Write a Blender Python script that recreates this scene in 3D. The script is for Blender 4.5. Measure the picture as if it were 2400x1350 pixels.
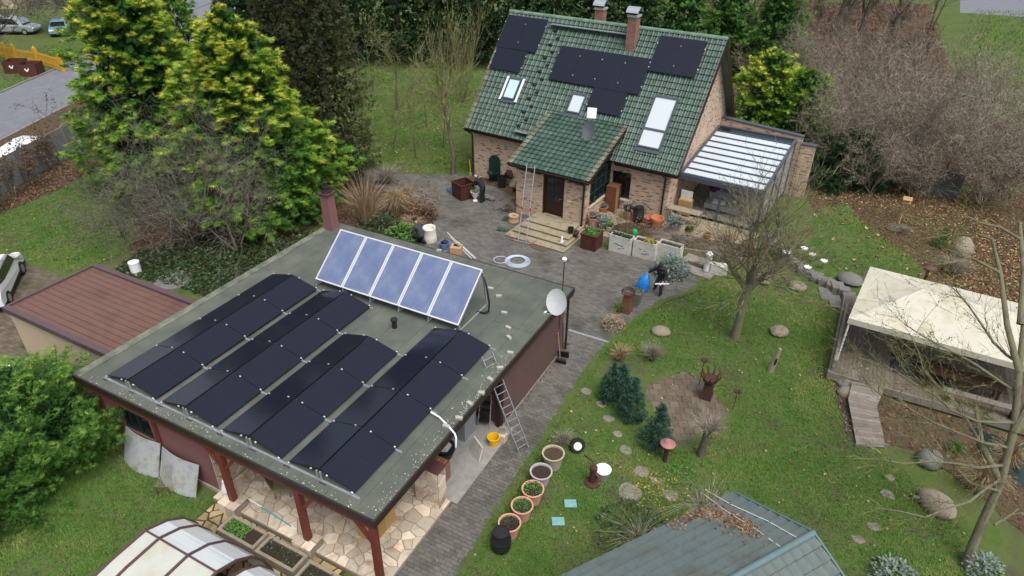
import bpy, bmesh, math, random
import numpy as np
from mathutils import Vector, Matrix, Euler, Quaternion
from math import sin, cos, pi, radians, sqrt, atan2
for o in list(bpy.data.objects): bpy.data.objects.remove(o)
S = bpy.context.scene
COL = S.collection
rnd = random.Random(7)
NR = np.random.default_rng(11)

# ------------------------------------------------------------------ camera
F_PX, PITCH, ROLL, YAW = 1594.6, 0.559893, 0.0137182, -0.4796766
CAMP = Vector((18.8829, -8.8502, 16.8352))
CF = Vector((sin(YAW)*cos(PITCH), cos(YAW)*cos(PITCH), -sin(PITCH)))
_r = Vector((cos(YAW), -sin(YAW), 0)); _u = _r.cross(CF)
CR = _r*cos(ROLL)+_u*sin(ROLL); CU = _u*cos(ROLL)-_r*sin(ROLL)
cd = bpy.data.cameras.new('camera'); cam = bpy.data.objects.new('camera', cd); COL.objects.link(cam)
cd.sensor_width = 36; cd.sensor_fit = 'HORIZONTAL'; cd.lens = F_PX/2400*36; cd.clip_start = .5; cd.clip_end = 1200
cam.matrix_world = Matrix(((CR.x, CU.x, -CF.x, CAMP.x), (CR.y, CU.y, -CF.y, CAMP.y), (CR.z, CU.z, -CF.z, CAMP.z), (0, 0, 0, 1)))
S.camera = cam
# ------------------------------------------------------------------ sky, sun (overcast day: the veiled light comes mostly from high up)
SUN_EL, SUN_AZ = radians(63), radians(125)
w = bpy.data.worlds.new('World'); S.world = w; w.use_nodes = True
nt = w.node_tree; bg = nt.nodes['Background']
sky = nt.nodes.new('ShaderNodeTexSky'); sky.sky_type = 'NISHITA'; sky.sun_disc = False
sky.sun_elevation = SUN_EL; sky.sun_rotation = SUN_AZ; sky.air_density = 1.0; sky.dust_density = 5.0; sky.ozone_density = 1.0
hs = nt.nodes.new('ShaderNodeHueSaturation'); hs.inputs['Saturation'].default_value = .5
nt.links.new(sky.outputs[0], hs.inputs['Color']); nt.links.new(hs.outputs[0], bg.inputs[0])
bg.inputs[1].default_value = .135
sd = bpy.data.lights.new('sun', 'SUN'); sun = bpy.data.objects.new('sun', sd); COL.objects.link(sun)
sd.energy = 1.3; sd.angle = radians(40); sd.color = (1, .985, .955)
sdir = Vector((sin(SUN_AZ)*cos(SUN_EL), cos(SUN_AZ)*cos(SUN_EL), sin(SUN_EL)))
sun.rotation_euler = sdir.to_track_quat('Z', 'Y').to_euler(); sun.location = (0, 0, 60)
S.view_settings.view_transform = 'Standard'; S.view_settings.look = 'None'; S.view_settings.gamma = 1
S.view_settings.use_curve_mapping = False
S.view_settings.exposure = .6

# ------------------------------------------------------------------ pixel -> place (a pixel gives a direction; the ground, roof or wall gives the distance)
def ray(x, y): return CF+CR*((x-1200)/F_PX)-CU*((y-675)/F_PX)
def G(x, y, z=0.):
    d = ray(x, y); return CAMP+d*((z-CAMP.z)/d.z)
HYAW = radians(-4.0); HO = Vector((-1.8, 25.6, 0))
HUX = Vector((cos(HYAW), sin(HYAW), 0)); HVX = Vector((-sin(HYAW), cos(HYAW), 0))
def HL(P): d = P-HO; return Vector((d.dot(HUX), d.dot(HVX), d.z))       # world -> house
def HW(u, v, z): return HO+HUX*u+HVX*v+Vector((0, 0, z))                # house -> world
def HZ(x, y, z): return HL(G(x, y, z))
EAVE = (-.38, 3.2); RIDGE = (4.75, 9.05); RSL = sqrt((RIDGE[0]-EAVE[0])**2+(RIDGE[1]-EAVE[1])**2)
RD = ((RIDGE[0]-EAVE[0])/RSL, (RIDGE[1]-EAVE[1])/RSL)                   # slope direction (v,z)
RANG = atan2(RD[1], RD[0])
def HR(x, y):
    "pixel -> (u, s) on the front slope of the house roof"
    d = ray(x, y); n = HVX*(-RD[1])+Vector((0, 0, RD[0]))
    P0 = HW(0, EAVE[0], EAVE[1]); t = (P0-CAMP).dot(n)/d.dot(n); q = HL(CAMP+d*t)
    return q.x, (q.y-EAVE[0])*RD[0]+(q.z-EAVE[1])*RD[1]

# ------------------------------------------------------------------ mesh builder
class MB:
    def __init__(s): s.v = []; s.f = []
    def add(s, vs, fs, M=None):
        n = len(s.v)
        s.v += [tuple(M @ Vector(q)) if M else tuple(q) for q in vs]; s.f += [tuple(i+n for i in f) for f in fs]; return s
    def box(s, size, c=(0, 0, 0), r=None):
        x, y, z = [k/2 for k in size]
        vs = [(a, b, d) for d in (-z, z) for b in (-y, y) for a in (-x, x)]
        M = Matrix.Translation(c) @ (Euler(r).to_matrix().to_4x4() if r else Matrix())
        return s.add(vs, [(0, 2, 3, 1), (4, 5, 7, 6), (0, 1, 5, 4), (2, 6, 7, 3), (1, 3, 7, 5), (0, 4, 6, 2)], M)
    def bx(s, x0, x1, y0, y1, z0, z1): return s.box((x1-x0, y1-y0, z1-z0), ((x0+x1)/2, (y0+y1)/2, (z0+z1)/2))
    def bar(s, p0, p1, w, h=None, up=(0, 0, 1)):
        p0 = Vector(p0); p1 = Vector(p1); d = p1-p0; L = d.length; d.normalize(); h = h or w
        u = Vector(up); x = d.cross(u)
        if x.length < 1e-4: x = d.cross(Vector((1, 0, 0)))
        x.normalize(); y = x.cross(d)
        M = Matrix(((x.x, d.x, y.x, (p0.x+p1.x)/2), (x.y, d.y, y.y, (p0.y+p1.y)/2), (x.z, d.z, y.z, (p0.z+p1.z)/2), (0, 0, 0, 1)))
        b = MB().box((w, L, h)); return s.add(b.v, b.f, M)
    def tube(s, pts, r, n=8, cap=True):
        pts = [Vector(q) for q in pts]; m = len(pts); R = r if hasattr(r, '__len__') else [r]*m; base = len(s.v)
        ref = Vector((0, 0, 1)); prev = None
        for i, q in enumerate(pts):
            d = (pts[min(i+1, m-1)]-pts[max(i-1, 0)]).normalized()
            if prev is None:
                x = d.cross(ref)
                if x.length < .1: x = d.cross(Vector((1, 0, 0)))
            else: x = prev-d*prev.dot(d)
            x.normalize(); prev = x; y = d.cross(x)
            for k in range(n): a = 2*pi*k/n; s.v.append(tuple(q+x*(cos(a)*R[i])+y*(sin(a)*R[i])))
        for i in range(m-1):
            for k in range(n): a = base+i*n+k; b = base+i*n+(k+1) % n; s.f.append((a, b, b+n, a+n))
        if cap: s.f.append(tuple(base+k for k in range(n-1, -1, -1))); s.f.append(tuple(base+(m-1)*n+k for k in range(n)))
        return s
    def lathe(s, prof, n=16, c=(0, 0, 0), M=None, close=False):
        vs = []; fs = []
        for r, z in prof:
            for k in range(n): a = 2*pi*k/n; vs.append((c[0]+r*cos(a), c[1]+r*sin(a), c[2]+z))
        for i in range(len(prof)-1):
            for k in range(n): fs.append((i*n+k, i*n+(k+1) % n, (i+1)*n+(k+1) % n, (i+1)*n+k))
        fs.append(tuple(range(n-1, -1, -1)))
        if not close: m = (len(prof)-1)*n; fs.append(tuple(m+k for k in range(n)))
        return s.add(vs, fs, M)
    def prism(s, poly, z0, z1, M=None):
        n = len(poly); a = sum(poly[i][0]*poly[(i+1) % n][1]-poly[(i+1) % n][0]*poly[i][1] for i in range(n))
        if a < 0: poly = poly[::-1]
        vs = [(x, y, z0) for x, y in poly]+[(x, y, z1) for x, y in poly]
        fs = [tuple(range(n-1, -1, -1)), tuple(range(n, 2*n))]+[(i, (i+1) % n, n+(i+1) % n, n+i) for i in range(n)]
        return s.add(vs, fs, M)
    def ball(s, c, r, n=10, m=6, sq=(1, 1, 1), jit=0, rs=None):
        vs = [(c[0], c[1], c[2]-r*sq[2])]
        for i in range(1, m):
            t = pi*i/m-pi/2
            for k in range(n):
                a = 2*pi*k/n; q = r*(1+(rs.uniform(-jit, jit) if jit else 0))
                vs.append((c[0]+q*cos(t)*cos(a)*sq[0], c[1]+q*cos(t)*sin(a)*sq[1], c[2]+q*sin(t)*sq[2]))
        vs.append((c[0], c[1], c[2]+r*sq[2])); L = len(vs)-1; fs = []
        for k in range(n): fs.append((0, 1+(k+1) % n, 1+k)); fs.append((L, L-n+k, L-n+(k+1) % n))
        for i in range(m-2):
            for k in range(n): a = 1+i*n+k; b = 1+i*n+(k+1) % n; fs.append((a, b, b+n, a+n))
        return s.add(vs, fs)
    def mesh(s, name):
        me = bpy.data.meshes.new(name); me.from_pydata(s.v, [], s.f); me.update(); return me
    def build(s, name, mat, parent=None, smooth=False, bevel=0, kind=None):
        me = s.mesh(name); return link(name, me, mat, parent, smooth, bevel, kind)
def link(name, me, mat, parent=None, smooth=False, bevel=0, kind=None):
    if mat and not me.materials: me.materials.append(MT[mat] if isinstance(mat, str) else mat)
    if smooth:
        me.shade_smooth(); me.set_sharp_from_angle(angle=radians(40))
    o = bpy.data.objects.new(name, me); COL.objects.link(o)
    if parent: o.parent = parent
    if bevel:
        b = o.modifiers.new('bevel', 'BEVEL'); b.width = bevel; b.segments = 2; b.limit_method = 'ANGLE'
    if kind: o['kind'] = kind
    return o
def thing(name, label, cat, loc=(0, 0, 0), rz=0, group=None, rot=None):
    o = bpy.data.objects.new(name, None); COL.objects.link(o); o.empty_display_size = .2
    o.location = loc; o.rotation_euler = rot if rot else (0, 0, rz); tag(o, label, cat, group); return o
def tag(o, label, cat, group=None):
    o['label'] = label; o['category'] = cat
    if group: o['group'] = group
    return o
def struct(o): o['kind'] = 'structure'; return o
def copy_tree(o, parent=None):
    c = o.copy(); COL.objects.link(c); c.parent = parent
    for ch in o.children: copy_tree(ch, c)
    return c

# ------------------------------------------------------------------ materials
MT = {}
def lin(c):
    "sRGB 0..255 -> linear"
    return tuple(((k/255)/12.92 if k/255 <= .04045 else ((k/255+.055)/1.055)**2.4) for k in c)
def mat(name, c1, c2=None, rough=.75, scale=4., bump=0., bscale=30., metal=0., spec=.35, orand=0., c3=None, detail=6, trans=0., coat=0., attr=None, vec='Object', stretch=None, bdist=.01):
    m = bpy.data.materials.new(name); m.use_nodes = True; MT[name] = m
    t = m.node_tree; N = t.nodes; L = t.links; b = N['Principled BSDF']
    b.inputs['Roughness'].default_value = rough; b.inputs['Metallic'].default_value = metal
    b.inputs['Specular IOR Level'].default_value = spec; b.inputs['Coat Weight'].default_value = coat
    if trans: b.inputs['Transmission Weight'].default_value = trans
    if vec == 'World': co = N.new('ShaderNodeNewGeometry').outputs['Position']
    else: co = N.new('ShaderNodeTexCoord').outputs[vec]
    if stretch:
        mp = N.new('ShaderNodeMapping'); mp.inputs['Scale'].default_value = stretch; L.new(co, mp.inputs[0]); co = mp.outputs[0]
    if c2 or attr:
        r = N.new('ShaderNodeValToRGB'); E = r.color_ramp.elements
        cols = [c for c in (c1, c2, c3) if c]
        E[0].color = (*cols[0], 1); E[0].position = .3 if not attr else 0; E[1].color = (*cols[-1], 1); E[1].position = .7 if not attr else 1
        if len(cols) == 3: e = E.new(.5); e.color = (*cols[1], 1)
        if attr: a = N.new('ShaderNodeAttribute'); a.attribute_name = attr; L.new(a.outputs['Fac'], r.inputs[0])
        else:
            n = N.new('ShaderNodeTexNoise'); n.inputs['Scale'].default_value = scale; n.inputs['Detail'].default_value = detail; n.inputs['Roughness'].default_value = .65
            L.new(co, n.inputs['Vector']); L.new(n.outputs[0], r.inputs[0])
        out = r.outputs[0]
    else:
        v = N.new('ShaderNodeRGB'); v.outputs[0].default_value = (*c1, 1); out = v.outputs[0]
    if orand:
        oi = N.new('ShaderNodeObjectInfo'); h = N.new('ShaderNodeHueSaturation'); ge = N.new('ShaderNodeNewGeometry')
        ad = N.new('ShaderNodeMath'); ad.operation = 'ADD'; fr = N.new('ShaderNodeMath'); fr.operation = 'FRACT'
        L.new(oi.outputs['Random'], ad.inputs[0]); L.new(ge.outputs['Random Per Island'], ad.inputs[1]); L.new(ad.outputs[0], fr.inputs[0])
        ma = N.new('ShaderNodeMapRange'); ma.inputs[3].default_value = 1-orand; ma.inputs[4].default_value = 1+orand
        L.new(fr.outputs[0], ma.inputs[0]); L.new(ma.outputs[0], h.inputs['Value']); L.new(out, h.inputs['Color']); out = h.outputs[0]
    L.new(out, b.inputs['Base Color'])
    if bump:
        n2 = N.new('ShaderNodeTexNoise'); n2.inputs['Scale'].default_value = bscale; n2.inputs['Detail'].default_value = 5; L.new(co, n2.inputs['Vector'])
        bp = N.new('ShaderNodeBump'); bp.inputs['Strength'].default_value = bump; bp.inputs['Distance'].default_value = bdist
        L.new(n2.outputs[0], bp.inputs['Height']); L.new(bp.outputs[0], b.inputs['Normal'])
    return m
def nodes(name): t = MT[name].node_tree; return t.nodes, t.links, t.nodes['Principled BSDF']

def brick_mat(name, axes, cols, mortar, bw=.24, bh=.071, bump=.5):
    m = bpy.data.materials.new(name); m.use_nodes = True; MT[name] = m
    t = m.node_tree; N = t.nodes; L = t.links; b = N['Principled BSDF']; b.inputs['Roughness'].default_value = .85; b.inputs['Specular IOR Level'].default_value = .2
    tc = N.new('ShaderNodeTexCoord'); sp = N.new('ShaderNodeSeparateXYZ'); cb = N.new('ShaderNodeCombineXYZ'); L.new(tc.outputs['Object'], sp.inputs[0])
    L.new(sp.outputs[axes[0]], cb.inputs[0]); L.new(sp.outputs[axes[1]], cb.inputs[1])
    br = N.new('ShaderNodeTexBrick'); L.new(cb.outputs[0], br.inputs['Vector']); br.inputs['Scale'].default_value = 1; br.inputs['Brick Width'].default_value = bw; br.inputs['Row Height'].default_value = bh
    br.inputs['Mortar Size'].default_value = .008; br.inputs['Mortar Smooth'].default_value = .2
    br.inputs['Color1'].default_value = (0, 0, 0, 1); br.inputs['Color2'].default_value = (1, 1, 1, 1); br.inputs['Mortar'].default_value = (0, 0, 0, 1)
    r = N.new('ShaderNodeValToRGB'); L.new(br.outputs['Color'], r.inputs[0]); E = r.color_ramp.elements
    E[0].position = 0; E[0].color = (*cols[0], 1); E[1].position = 1; E[1].color = (*cols[3], 1)
    e = E.new(.55); e.color = (*cols[1], 1); e = E.new(.83); e.color = (*cols[2], 1); e = E.new(.9); e.color = (*cols[3], 1)
    nz = N.new('ShaderNodeTexNoise'); nz.inputs['Scale'].default_value = 1.3; nz.inputs['Detail'].default_value = 7; L.new(tc.outputs['Object'], nz.inputs['Vector'])
    mx = N.new('ShaderNodeMix'); mx.data_type = 'RGBA'; mx.blend_type = 'MULTIPLY'; mx.inputs[0].default_value = .35; L.new(r.outputs[0], mx.inputs[6]); L.new(nz.outputs[0], mx.inputs[7])
    m2 = N.new('ShaderNodeMix'); m2.data_type = 'RGBA'; L.new(br.outputs['Fac'], m2.inputs[0]); L.new(mx.outputs[2], m2.inputs[6]); m2.inputs[7].default_value = (*mortar, 1)
    L.new(m2.outputs[2], b.inputs['Base Color'])
    bp = N.new('ShaderNodeBump'); bp.inputs['Strength'].default_value = bump; bp.inputs['Distance'].default_value = .01; bp.invert = True; L.new(br.outputs['Fac'], bp.inputs['Height']); L.new(bp.outputs[0], b.inputs['Normal'])

SAND = [(.64, .475, .35), (.56, .40, .285), (.46, .31, .215), (.16, .10, .075)]
brick_mat('brick_front', (0, 2), SAND, (.54, .45, .355))
brick_mat('brick_side', (1, 2), SAND, (.54, .45, .355))
RED = [(.30, .11, .06), (.25, .085, .05), (.2, .07, .04), (.14, .05, .035)]
brick_mat('chimney_brick', (0, 2), RED, (.4, .36, .32)); brick_mat('chimney_brick_side', (1, 2), RED, (.4, .36, .32))
mat('tile_green', vec='World', c1=(.034, .076, .055), c2=(.050, .093, .071), rough=.42, scale=1.2, orand=.2, spec=.5, bump=.3, bscale=60, c3=(.082, .118, .096))
mat('tile_moss', vec='World', c1=(.10, .115, .07), c2=(.17, .17, .12), rough=.8, scale=5, orand=.25, bump=.4, bscale=60)
mat('ridge_tile', vec='World', c1=(.08, .15, .11), c2=(.16, .22, .17), rough=.6, scale=4, orand=.2)
mat('gutter', (.022, .012, .010), (.032, .02, .017), rough=.4, spec=.5)
mat('dark_wood', (.022, .010, .007), (.035, .016, .011), rough=.5, scale=14, stretch=(1, 1, .1))
mat('glass_dark', (.012, .016, .018), rough=.08, spec=.6)
mat('panel_glass', (.0095, .0118, .0215), (.0110, .0134, .0245), rough=.13, scale=3, spec=.36)
mat('panel_line', (.02, .023, .036), rough=.3); mat('panel_frame', (.008, .008, .010), rough=.4, spec=.5)
mat('alu', (.32, .33, .36), (.40, .41, .44), rough=.42, metal=.6, scale=9)
mat('alu_white', (.62, .63, .65), rough=.4, metal=.3)
mat('galv', (.42, .45, .47), (.55, .58, .6), rough=.38, metal=.7, scale=12)
mat('felt', vec='World', c1=(.066, .080, .070), c2=(.092, .104, .086), rough=.9, scale=.9, bump=.35, bscale=120, c3=(.125, .132, .11), spec=.2)
mat('felt_edge', (.07, .075, .06), (.19, .2, .155), rough=.95, scale=2.5, bump=.5, bscale=60)
mat('lichen', (.42, .40, .26), (.55, .54, .42), rough=.95, scale=20)
mat('red_stucco', (.19, .085, .085), (.22, .10, .098), rough=.9, scale=1.2, bump=.5, bscale=140)
mat('brown_stucco', (.105, .062, .058), (.125, .074, .068), rough=.9, scale=1.2, bump=.6, bscale=140)
mat('post_red', (.115, .026, .019), (.16, .04, .028), rough=.55, scale=10, stretch=(1, 1, .12), bump=.2)
mat('stone_tan', vec='World', c1=(.46, .36, .25), c2=(.56, .48, .38), rough=.8, scale=2.3, orand=.3, bump=.4, bscale=40, c3=(.36, .25, .15))
mat('stone_ochre', vec='World', c1=(.28, .20, .09), c2=(.38, .29, .15), rough=.85, scale=2.3, orand=.35, bump=.4, bscale=40, c3=(.17, .13, .07))
mat('mortar', (.23, .19, .155), (.3, .26, .21), rough=.95, scale=8, bump=.4)
mat('concrete', (.28, .27, .25), (.36, .35, .32), rough=.9, scale=3, bump=.4, c3=(.2, .195, .18))
mat('concrete_dirt_riser_shade', (.17, .15, .125), (.25, .23, .195), rough=.95, scale=2.2, bump=.4, c3=(.10, .095, .07))
mat('step_stone', (.20, .165, .10), (.30, .255, .17), rough=.9, scale=2.0, bump=.4, c3=(.11, .10, .065))
mat('paver', vec='World', c1=(.080, .076, .067), c2=(.122, .114, .101), rough=.8, scale=.4, orand=.2, bump=.5, bscale=50, c3=(.048, .048, .037), spec=.4)
mat('paver_stuff', vec='World', c1=(.080, .076, .067), c2=(.122, .114, .101), rough=.8, scale=.4, orand=.2, bump=.5, bscale=50, c3=(.048, .048, .037), spec=.4)
mat('paver_brown', vec='World', c1=(.088, .070, .050), c2=(.128, .102, .074), rough=.9, scale=.8, orand=.2, bump=.5, bscale=50, c3=(.060, .058, .036))
mat('paver_joint', (.05, .05, .03), (.085, .075, .05), rough=1, scale=2)
mat('grass_ground', (.040, .088, .017), (.086, .120, .034), rough=1, scale=.55, bump=.8, bscale=25, c3=(.080, .068, .046), spec=.1, bdist=.04)
mat('earth', (.050, .036, .024), (.085, .062, .042), rough=1, scale=1.6, bump=.8, bscale=18, spec=.1, bdist=.04)
mat('leaf_litter', (.070, .048, .032), (.115, .08, .052), rough=1, scale=3, bump=.9, bscale=22, spec=.1, bdist=.05)
mat('grass', (.042, .128, .017), (.090, .185, .030), attr='tint', rough=.8, c3=(.215, .22, .065), spec=.2)
mat('leaves_fallen', (.10, .045, .02), (.27, .15, .07), attr='tint', rough=.8, c3=(.42, .30, .16), spec=.2)
mat('leaves_brown', (.060, .036, .022), (.12, .072, .042), attr='tint', rough=.8, c3=(.20, .13, .075), spec=.2)
mat('cypress_gold', (.014, .058, .011), (.105, .245, .022), attr='tint', rough=.65, c3=(.56, .56, .06), spec=.25)
mat('cypress_dark', (.012, .032, .011), (.026, .066, .018), attr='tint', rough=.7, c3=(.075, .14, .032), spec=.2)
mat('thuja', (.028, .036, .014), (.066, .074, .027), attr='tint', rough=.75, c3=(.14, .13, .055), spec=.2)
mat('juniper', (.020, .066, .013), (.070, .165, .024), attr='tint', rough=.7, c3=(.19, .32, .05), spec=.2)
mat('dwarf', (.018, .058, .038), (.038, .095, .064), attr='tint', rough=.7, c3=(.075, .15, .10), spec=.2)
mat('ivy', (.010, .026, .008), (.022, .05, .014), attr='tint', rough=.45, c3=(.06, .09, .025), spec=.4)
mat('green_leaf', (.03, .10, .012), (.06, .17, .025), attr='tint', rough=.6, c3=(.13, .26, .05), spec=.3)
mat('sage', (.10, .15, .13), (.16, .21, .18), attr='tint', rough=.8, c3=(.25, .29, .25), spec=.2)
mat('yellow_leaf', (.10, .15, .02), (.30, .24, .03), attr='tint', rough=.7, c3=(.48, .36, .06))
mat('straw', (.19, .125, .065), (.29, .21, .12), attr='tint', rough=.85, c3=(.40, .31, .2), spec=.2)
mat('twig_brown', (.125, .105, .080), (.225, .196, .155), attr='tint', rough=.9, c3=(.34, .305, .25), spec=.15)
mat('twig_grey', (.080, .072, .060), (.14, .128, .106), attr='tint', rough=.9, c3=(.22, .205, .16), spec=.15)
mat('twig_green', (.105, .105, .042), (.19, .19, .08), attr='tint', rough=.9, c3=(.30, .28, .165), spec=.15)
mat('bark', (.075, .06, .045), (.14, .12, .09), rough=.95, scale=9, bump=.8, bscale=20, stretch=(1, 1, .3), bdist=.03)
mat('bark_green', (.085, .080, .045), (.155, .145, .10), rough=.95, scale=4, bump=.8, bscale=20, stretch=(1, 1, .3), bdist=.03, c3=(.15, .15, .06))
mat('asphalt', (.125, .135, .155), (.17, .18, .2), rough=.9, scale=1.2, bump=.3, bscale=80)
mat('grey_wall', (.16, .165, .165), (.225, .23, .225), rough=.9, scale=1.5, bump=.4, bscale=20)
mat('garage_roof', (.105, .056, .044), (.140, .075, .058), rough=.5, scale=.7, spec=.4, c3=(.085, .052, .032))
mat('garage_trim', (.085, .055, .062), (.1, .066, .072), rough=.5)
mat('cream', (.47, .375, .25), (.51, .41, .28), rough=.9, scale=1, bump=.2, bscale=150)
mat('white_paint', (.74, .75, .75), (.68, .69, .69), rough=.6, scale=6)
mat('white_dirty', (.60, .59, .55), (.42, .41, .36), rough=.85, scale=4, bump=.4, bscale=30)
mat('white_blind', (.50, .55, .58), rough=.5)
mat('slate_frame', (.055, .065, .085), (.07, .08, .1), rough=.4, scale=6)
mat('milky', (.52, .58, .62), (.46, .52, .56), rough=.3, scale=.9, spec=.5)
mat('poly', (.46, .52, .54), (.56, .59, .58), rough=.3, scale=.8, spec=.5, stretch=(.25, 5, 5), c3=(.33, .40, .43))
mat('poly_top', (.48, .48, .42), (.44, .45, .40), rough=.35, scale=1.2, spec=.5, c3=(.42, .385, .26))
mat('frame_brown', (.085, .045, .045), rough=.5)
mat('tent', (.44, .41, .31), (.50, .48, .40), rough=.85, scale=.8, c3=(.37, .335, .20), bump=.3, bscale=3, bdist=.05)
mat('deck', vec='World', c1=(.108, .088, .069), c2=(.16, .136, .108), rough=.9, scale=2.5, orand=.22, bump=.4, bscale=30)
mat('deck_pale', vec='World', c1=(.16, .136, .114), c2=(.235, .205, .175), rough=.9, scale=2.5, orand=.2, bump=.4, bscale=30)
mat('shed_green', (.074, .100, .096), (.102, .132, .126), rough=.6, scale=1.1, c3=(.080, .088, .072), spec=.35)
mat('shed_cap', (.085, .14, .148), (.105, .165, .172), rough=.45, scale=2)
mat('terracotta', (.42, .15, .07), (.5, .2, .1), rough=.8, scale=6, orand=.12)
mat('terracotta_pink', (.50, .25, .17), (.57, .31, .23), rough=.8, scale=6, orand=.1)
mat('pot_tan', (.34, .28, .20), (.42, .36, .27), rough=.8, scale=6); mat('pot_grey', (.34, .31, .33), (.42, .39, .41), rough=.7, scale=6)
mat('soil', (.022, .016, .012), (.045, .033, .024), rough=1, scale=20, bump=.8, bscale=40)
mat('black_plastic', (.012, .012, .013), (.02, .02, .022), rough=.45, scale=8)
mat('white_plastic', (.8, .81, .82), rough=.4); mat('grey_plastic', (.2, .22, .24), (.26, .28, .3), rough=.5)
mat('yellow_plastic', (.72, .42, .01), rough=.4); mat('blue_plastic', (.08, .17, .36), (.1, .2, .42), rough=.45)
mat('blue_bag', (.012, .16, .55), (.02, .22, .66), rough=.25, scale=4, bump=.6, bscale=9, bdist=.05, spec=.5)
mat('rust', (.10, .035, .018), (.17, .065, .03), rough=.9, scale=8, bump=.4, c3=(.055, .022, .015))
mat('rust_dark', (.045, .020, .016), (.075, .033, .024), rough=.85, scale=8, bump=.4)
mat('wood', (.30, .18, .075), (.4, .26, .12), rough=.7, scale=9, stretch=(1, 1, .1)); mat('wood_brown', (.055, .018, .012), (.085, .03, .02), rough=.65, scale=14, stretch=(1, 1, .1), orand=.2)
mat('wood_grey', (.20, .17, .125), (.29, .25, .19), rough=.9, scale=7, bump=.3); mat('wood_yellow', (.34, .21, .07), (.42, .27, .10), rough=.7, scale=9, orand=.15)
mat('boulder', vec='World', c1=(.155, .130, .095), c2=(.235, .200, .15), rough=.95, scale=4, bump=.6, bscale=18, c3=(.11, .10, .065), orand=.15)
mat('boulder_grey', (.115, .115, .105), (.175, .172, .158), rough=.9, scale=4, bump=.6, bscale=18)
mat('flag_stone', (.17, .145, .125), (.24, .21, .18), rough=.95, scale=3, bump=.5, bscale=30, orand=.15)
mat('dish_white', (.48, .50, .50), (.56, .58, .58), rough=.5, scale=3); mat('dish_grey', (.10, .12, .135), (.14, .16, .175), rough=.5, scale=3)
mat('red_plastic', (.55, .03, .03), rough=.4); mat('teal', (.01, .36, .38), rough=.35)
mat('hose', (.40, .50, .62), (.5, .6, .72), rough=.5, scale=9); mat('pipe_white', (.72, .77, .82), rough=.4)
mat('cardboard', (.40, .25, .14), (.46, .3, .18), rough=.9, scale=4)
mat('white_fabric', (.60, .56, .48), (.72, .69, .62), rough=.9, scale=9, bump=.6, bscale=15)
mat('cloth_black', (.012, .013, .016), (.02, .021, .025), rough=.85, scale=9, bump=.5, bscale=22, bdist=.02)
mat('cloth_grey', (.035, .036, .044), (.055, .057, .066), rough=.85, scale=9, bump=.5, bscale=22, bdist=.02)
mat('skin', (.50, .30, .22), rough=.6)
mat('gravel', (.085, .078, .07), (.15, .138, .125), attr='tint', rough=.9, c3=(.24, .22, .2))
mat('pond', (.015, .03, .028), rough=.06, spec=.6); mat('pond_liner', (.02, .10, .10), (.04, .15, .14), rough=.5)
mat('yellow_fence', (.50, .27, .02), (.56, .32, .04), rough=.7, scale=6); mat('car_white', (.72, .75, .77), rough=.25, coat=.6); mat('car_silver', (.42, .46, .5), rough=.3, metal=.5, coat=.5); mat('car_blue', (.12, .25, .33), rough=.3, coat=.5)
mat('tyre', (.015, .015, .016), rough=.9); mat('lamp_pink', (.30, .13, .125), (.34, .155, .15), rough=.6); mat('lamp_brown', (.085, .032, .035), rough=.6)
mat('crete_blue', (.25, .33, .36), (.33, .42, .45), rough=.8, scale=5); mat('roof_far', (.22, .08, .05), (.3, .12, .08), rough=.8, scale=2)
mat('string_white', (.7, .68, .66), rough=.8); mat('plane_teal', (.13, .30, .30), (.2, .38, .38), rough=.7, scale=4)
mat('flower_white', (.75, .75, .72), rough=.6); mat('lime_white', (.20, .195, .18), (.30, .29, .27), rough=1, scale=4)
mat('fence_grey', (.05, .054, .056), (.085, .088, .09), rough=.85, scale=3, orand=.15)

# collector glass: blue absorber behind glass with fine vertical lines
m = mat('collector_blue', (.095, .130, .25), (.13, .168, .285), rough=.3, scale=1.3, spec=.5, coat=.3, c3=(.20, .24, .335))
N, L, b = nodes('collector_blue')
wv = N.new('ShaderNodeTexWave'); wv.inputs['Scale'].default_value = 4.2; wv.bands_direction = 'X'; tc = N.new('ShaderNodeTexCoord'); L.new(tc.outputs['Object'], wv.inputs['Vector'])
mx = N.new('ShaderNodeMix'); mx.data_type = 'RGBA'; mx.blend_type = 'MULTIPLY'; mx.inputs[0].default_value = .22
src = b.inputs['Base Color'].links[0].from_socket; L.new(src, mx.inputs[6]); L.new(wv.outputs[0], mx.inputs[7]); L.new(mx.outputs[2], b.inputs['Base Color'])
# clear greenhouse-type glass
m = mat('glass_clear', (.75, .82, .82), rough=.05, spec=.5); nodes('glass_clear')[2].inputs['Alpha'].default_value = .28

# ------------------------------------------------------------------ many-face meshes (numpy)
def raw_mesh(name, V, loops, nv, tint=None):
    "V (n,3); loops flat vertex indices; nv = verts per face"
    me = bpy.data.meshes.new(name); nf = len(loops)//nv
    me.vertices.add(len(V)); me.vertices.foreach_set('co', np.ascontiguousarray(V, dtype=np.float32).ravel())
    me.loops.add(len(loops)); me.loops.foreach_set('vertex_index', np.ascontiguousarray(loops, dtype=np.int32))
    me.polygons.add(nf); me.polygons.foreach_set('loop_start', np.arange(0, nf*nv, nv, dtype=np.int32)); me.polygons.foreach_set('loop_total', np.full(nf, nv, dtype=np.int32))
    me.update(calc_edges=True)
    if tint is not None:
        a = me.attributes.new('tint', 'FLOAT', 'POINT'); a.data.foreach_set('value', np.ascontiguousarray(tint, dtype=np.float32))
    return me
def unit(a): return a/np.maximum(np.linalg.norm(a, axis=-1, keepdims=True), 1e-9)
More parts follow.
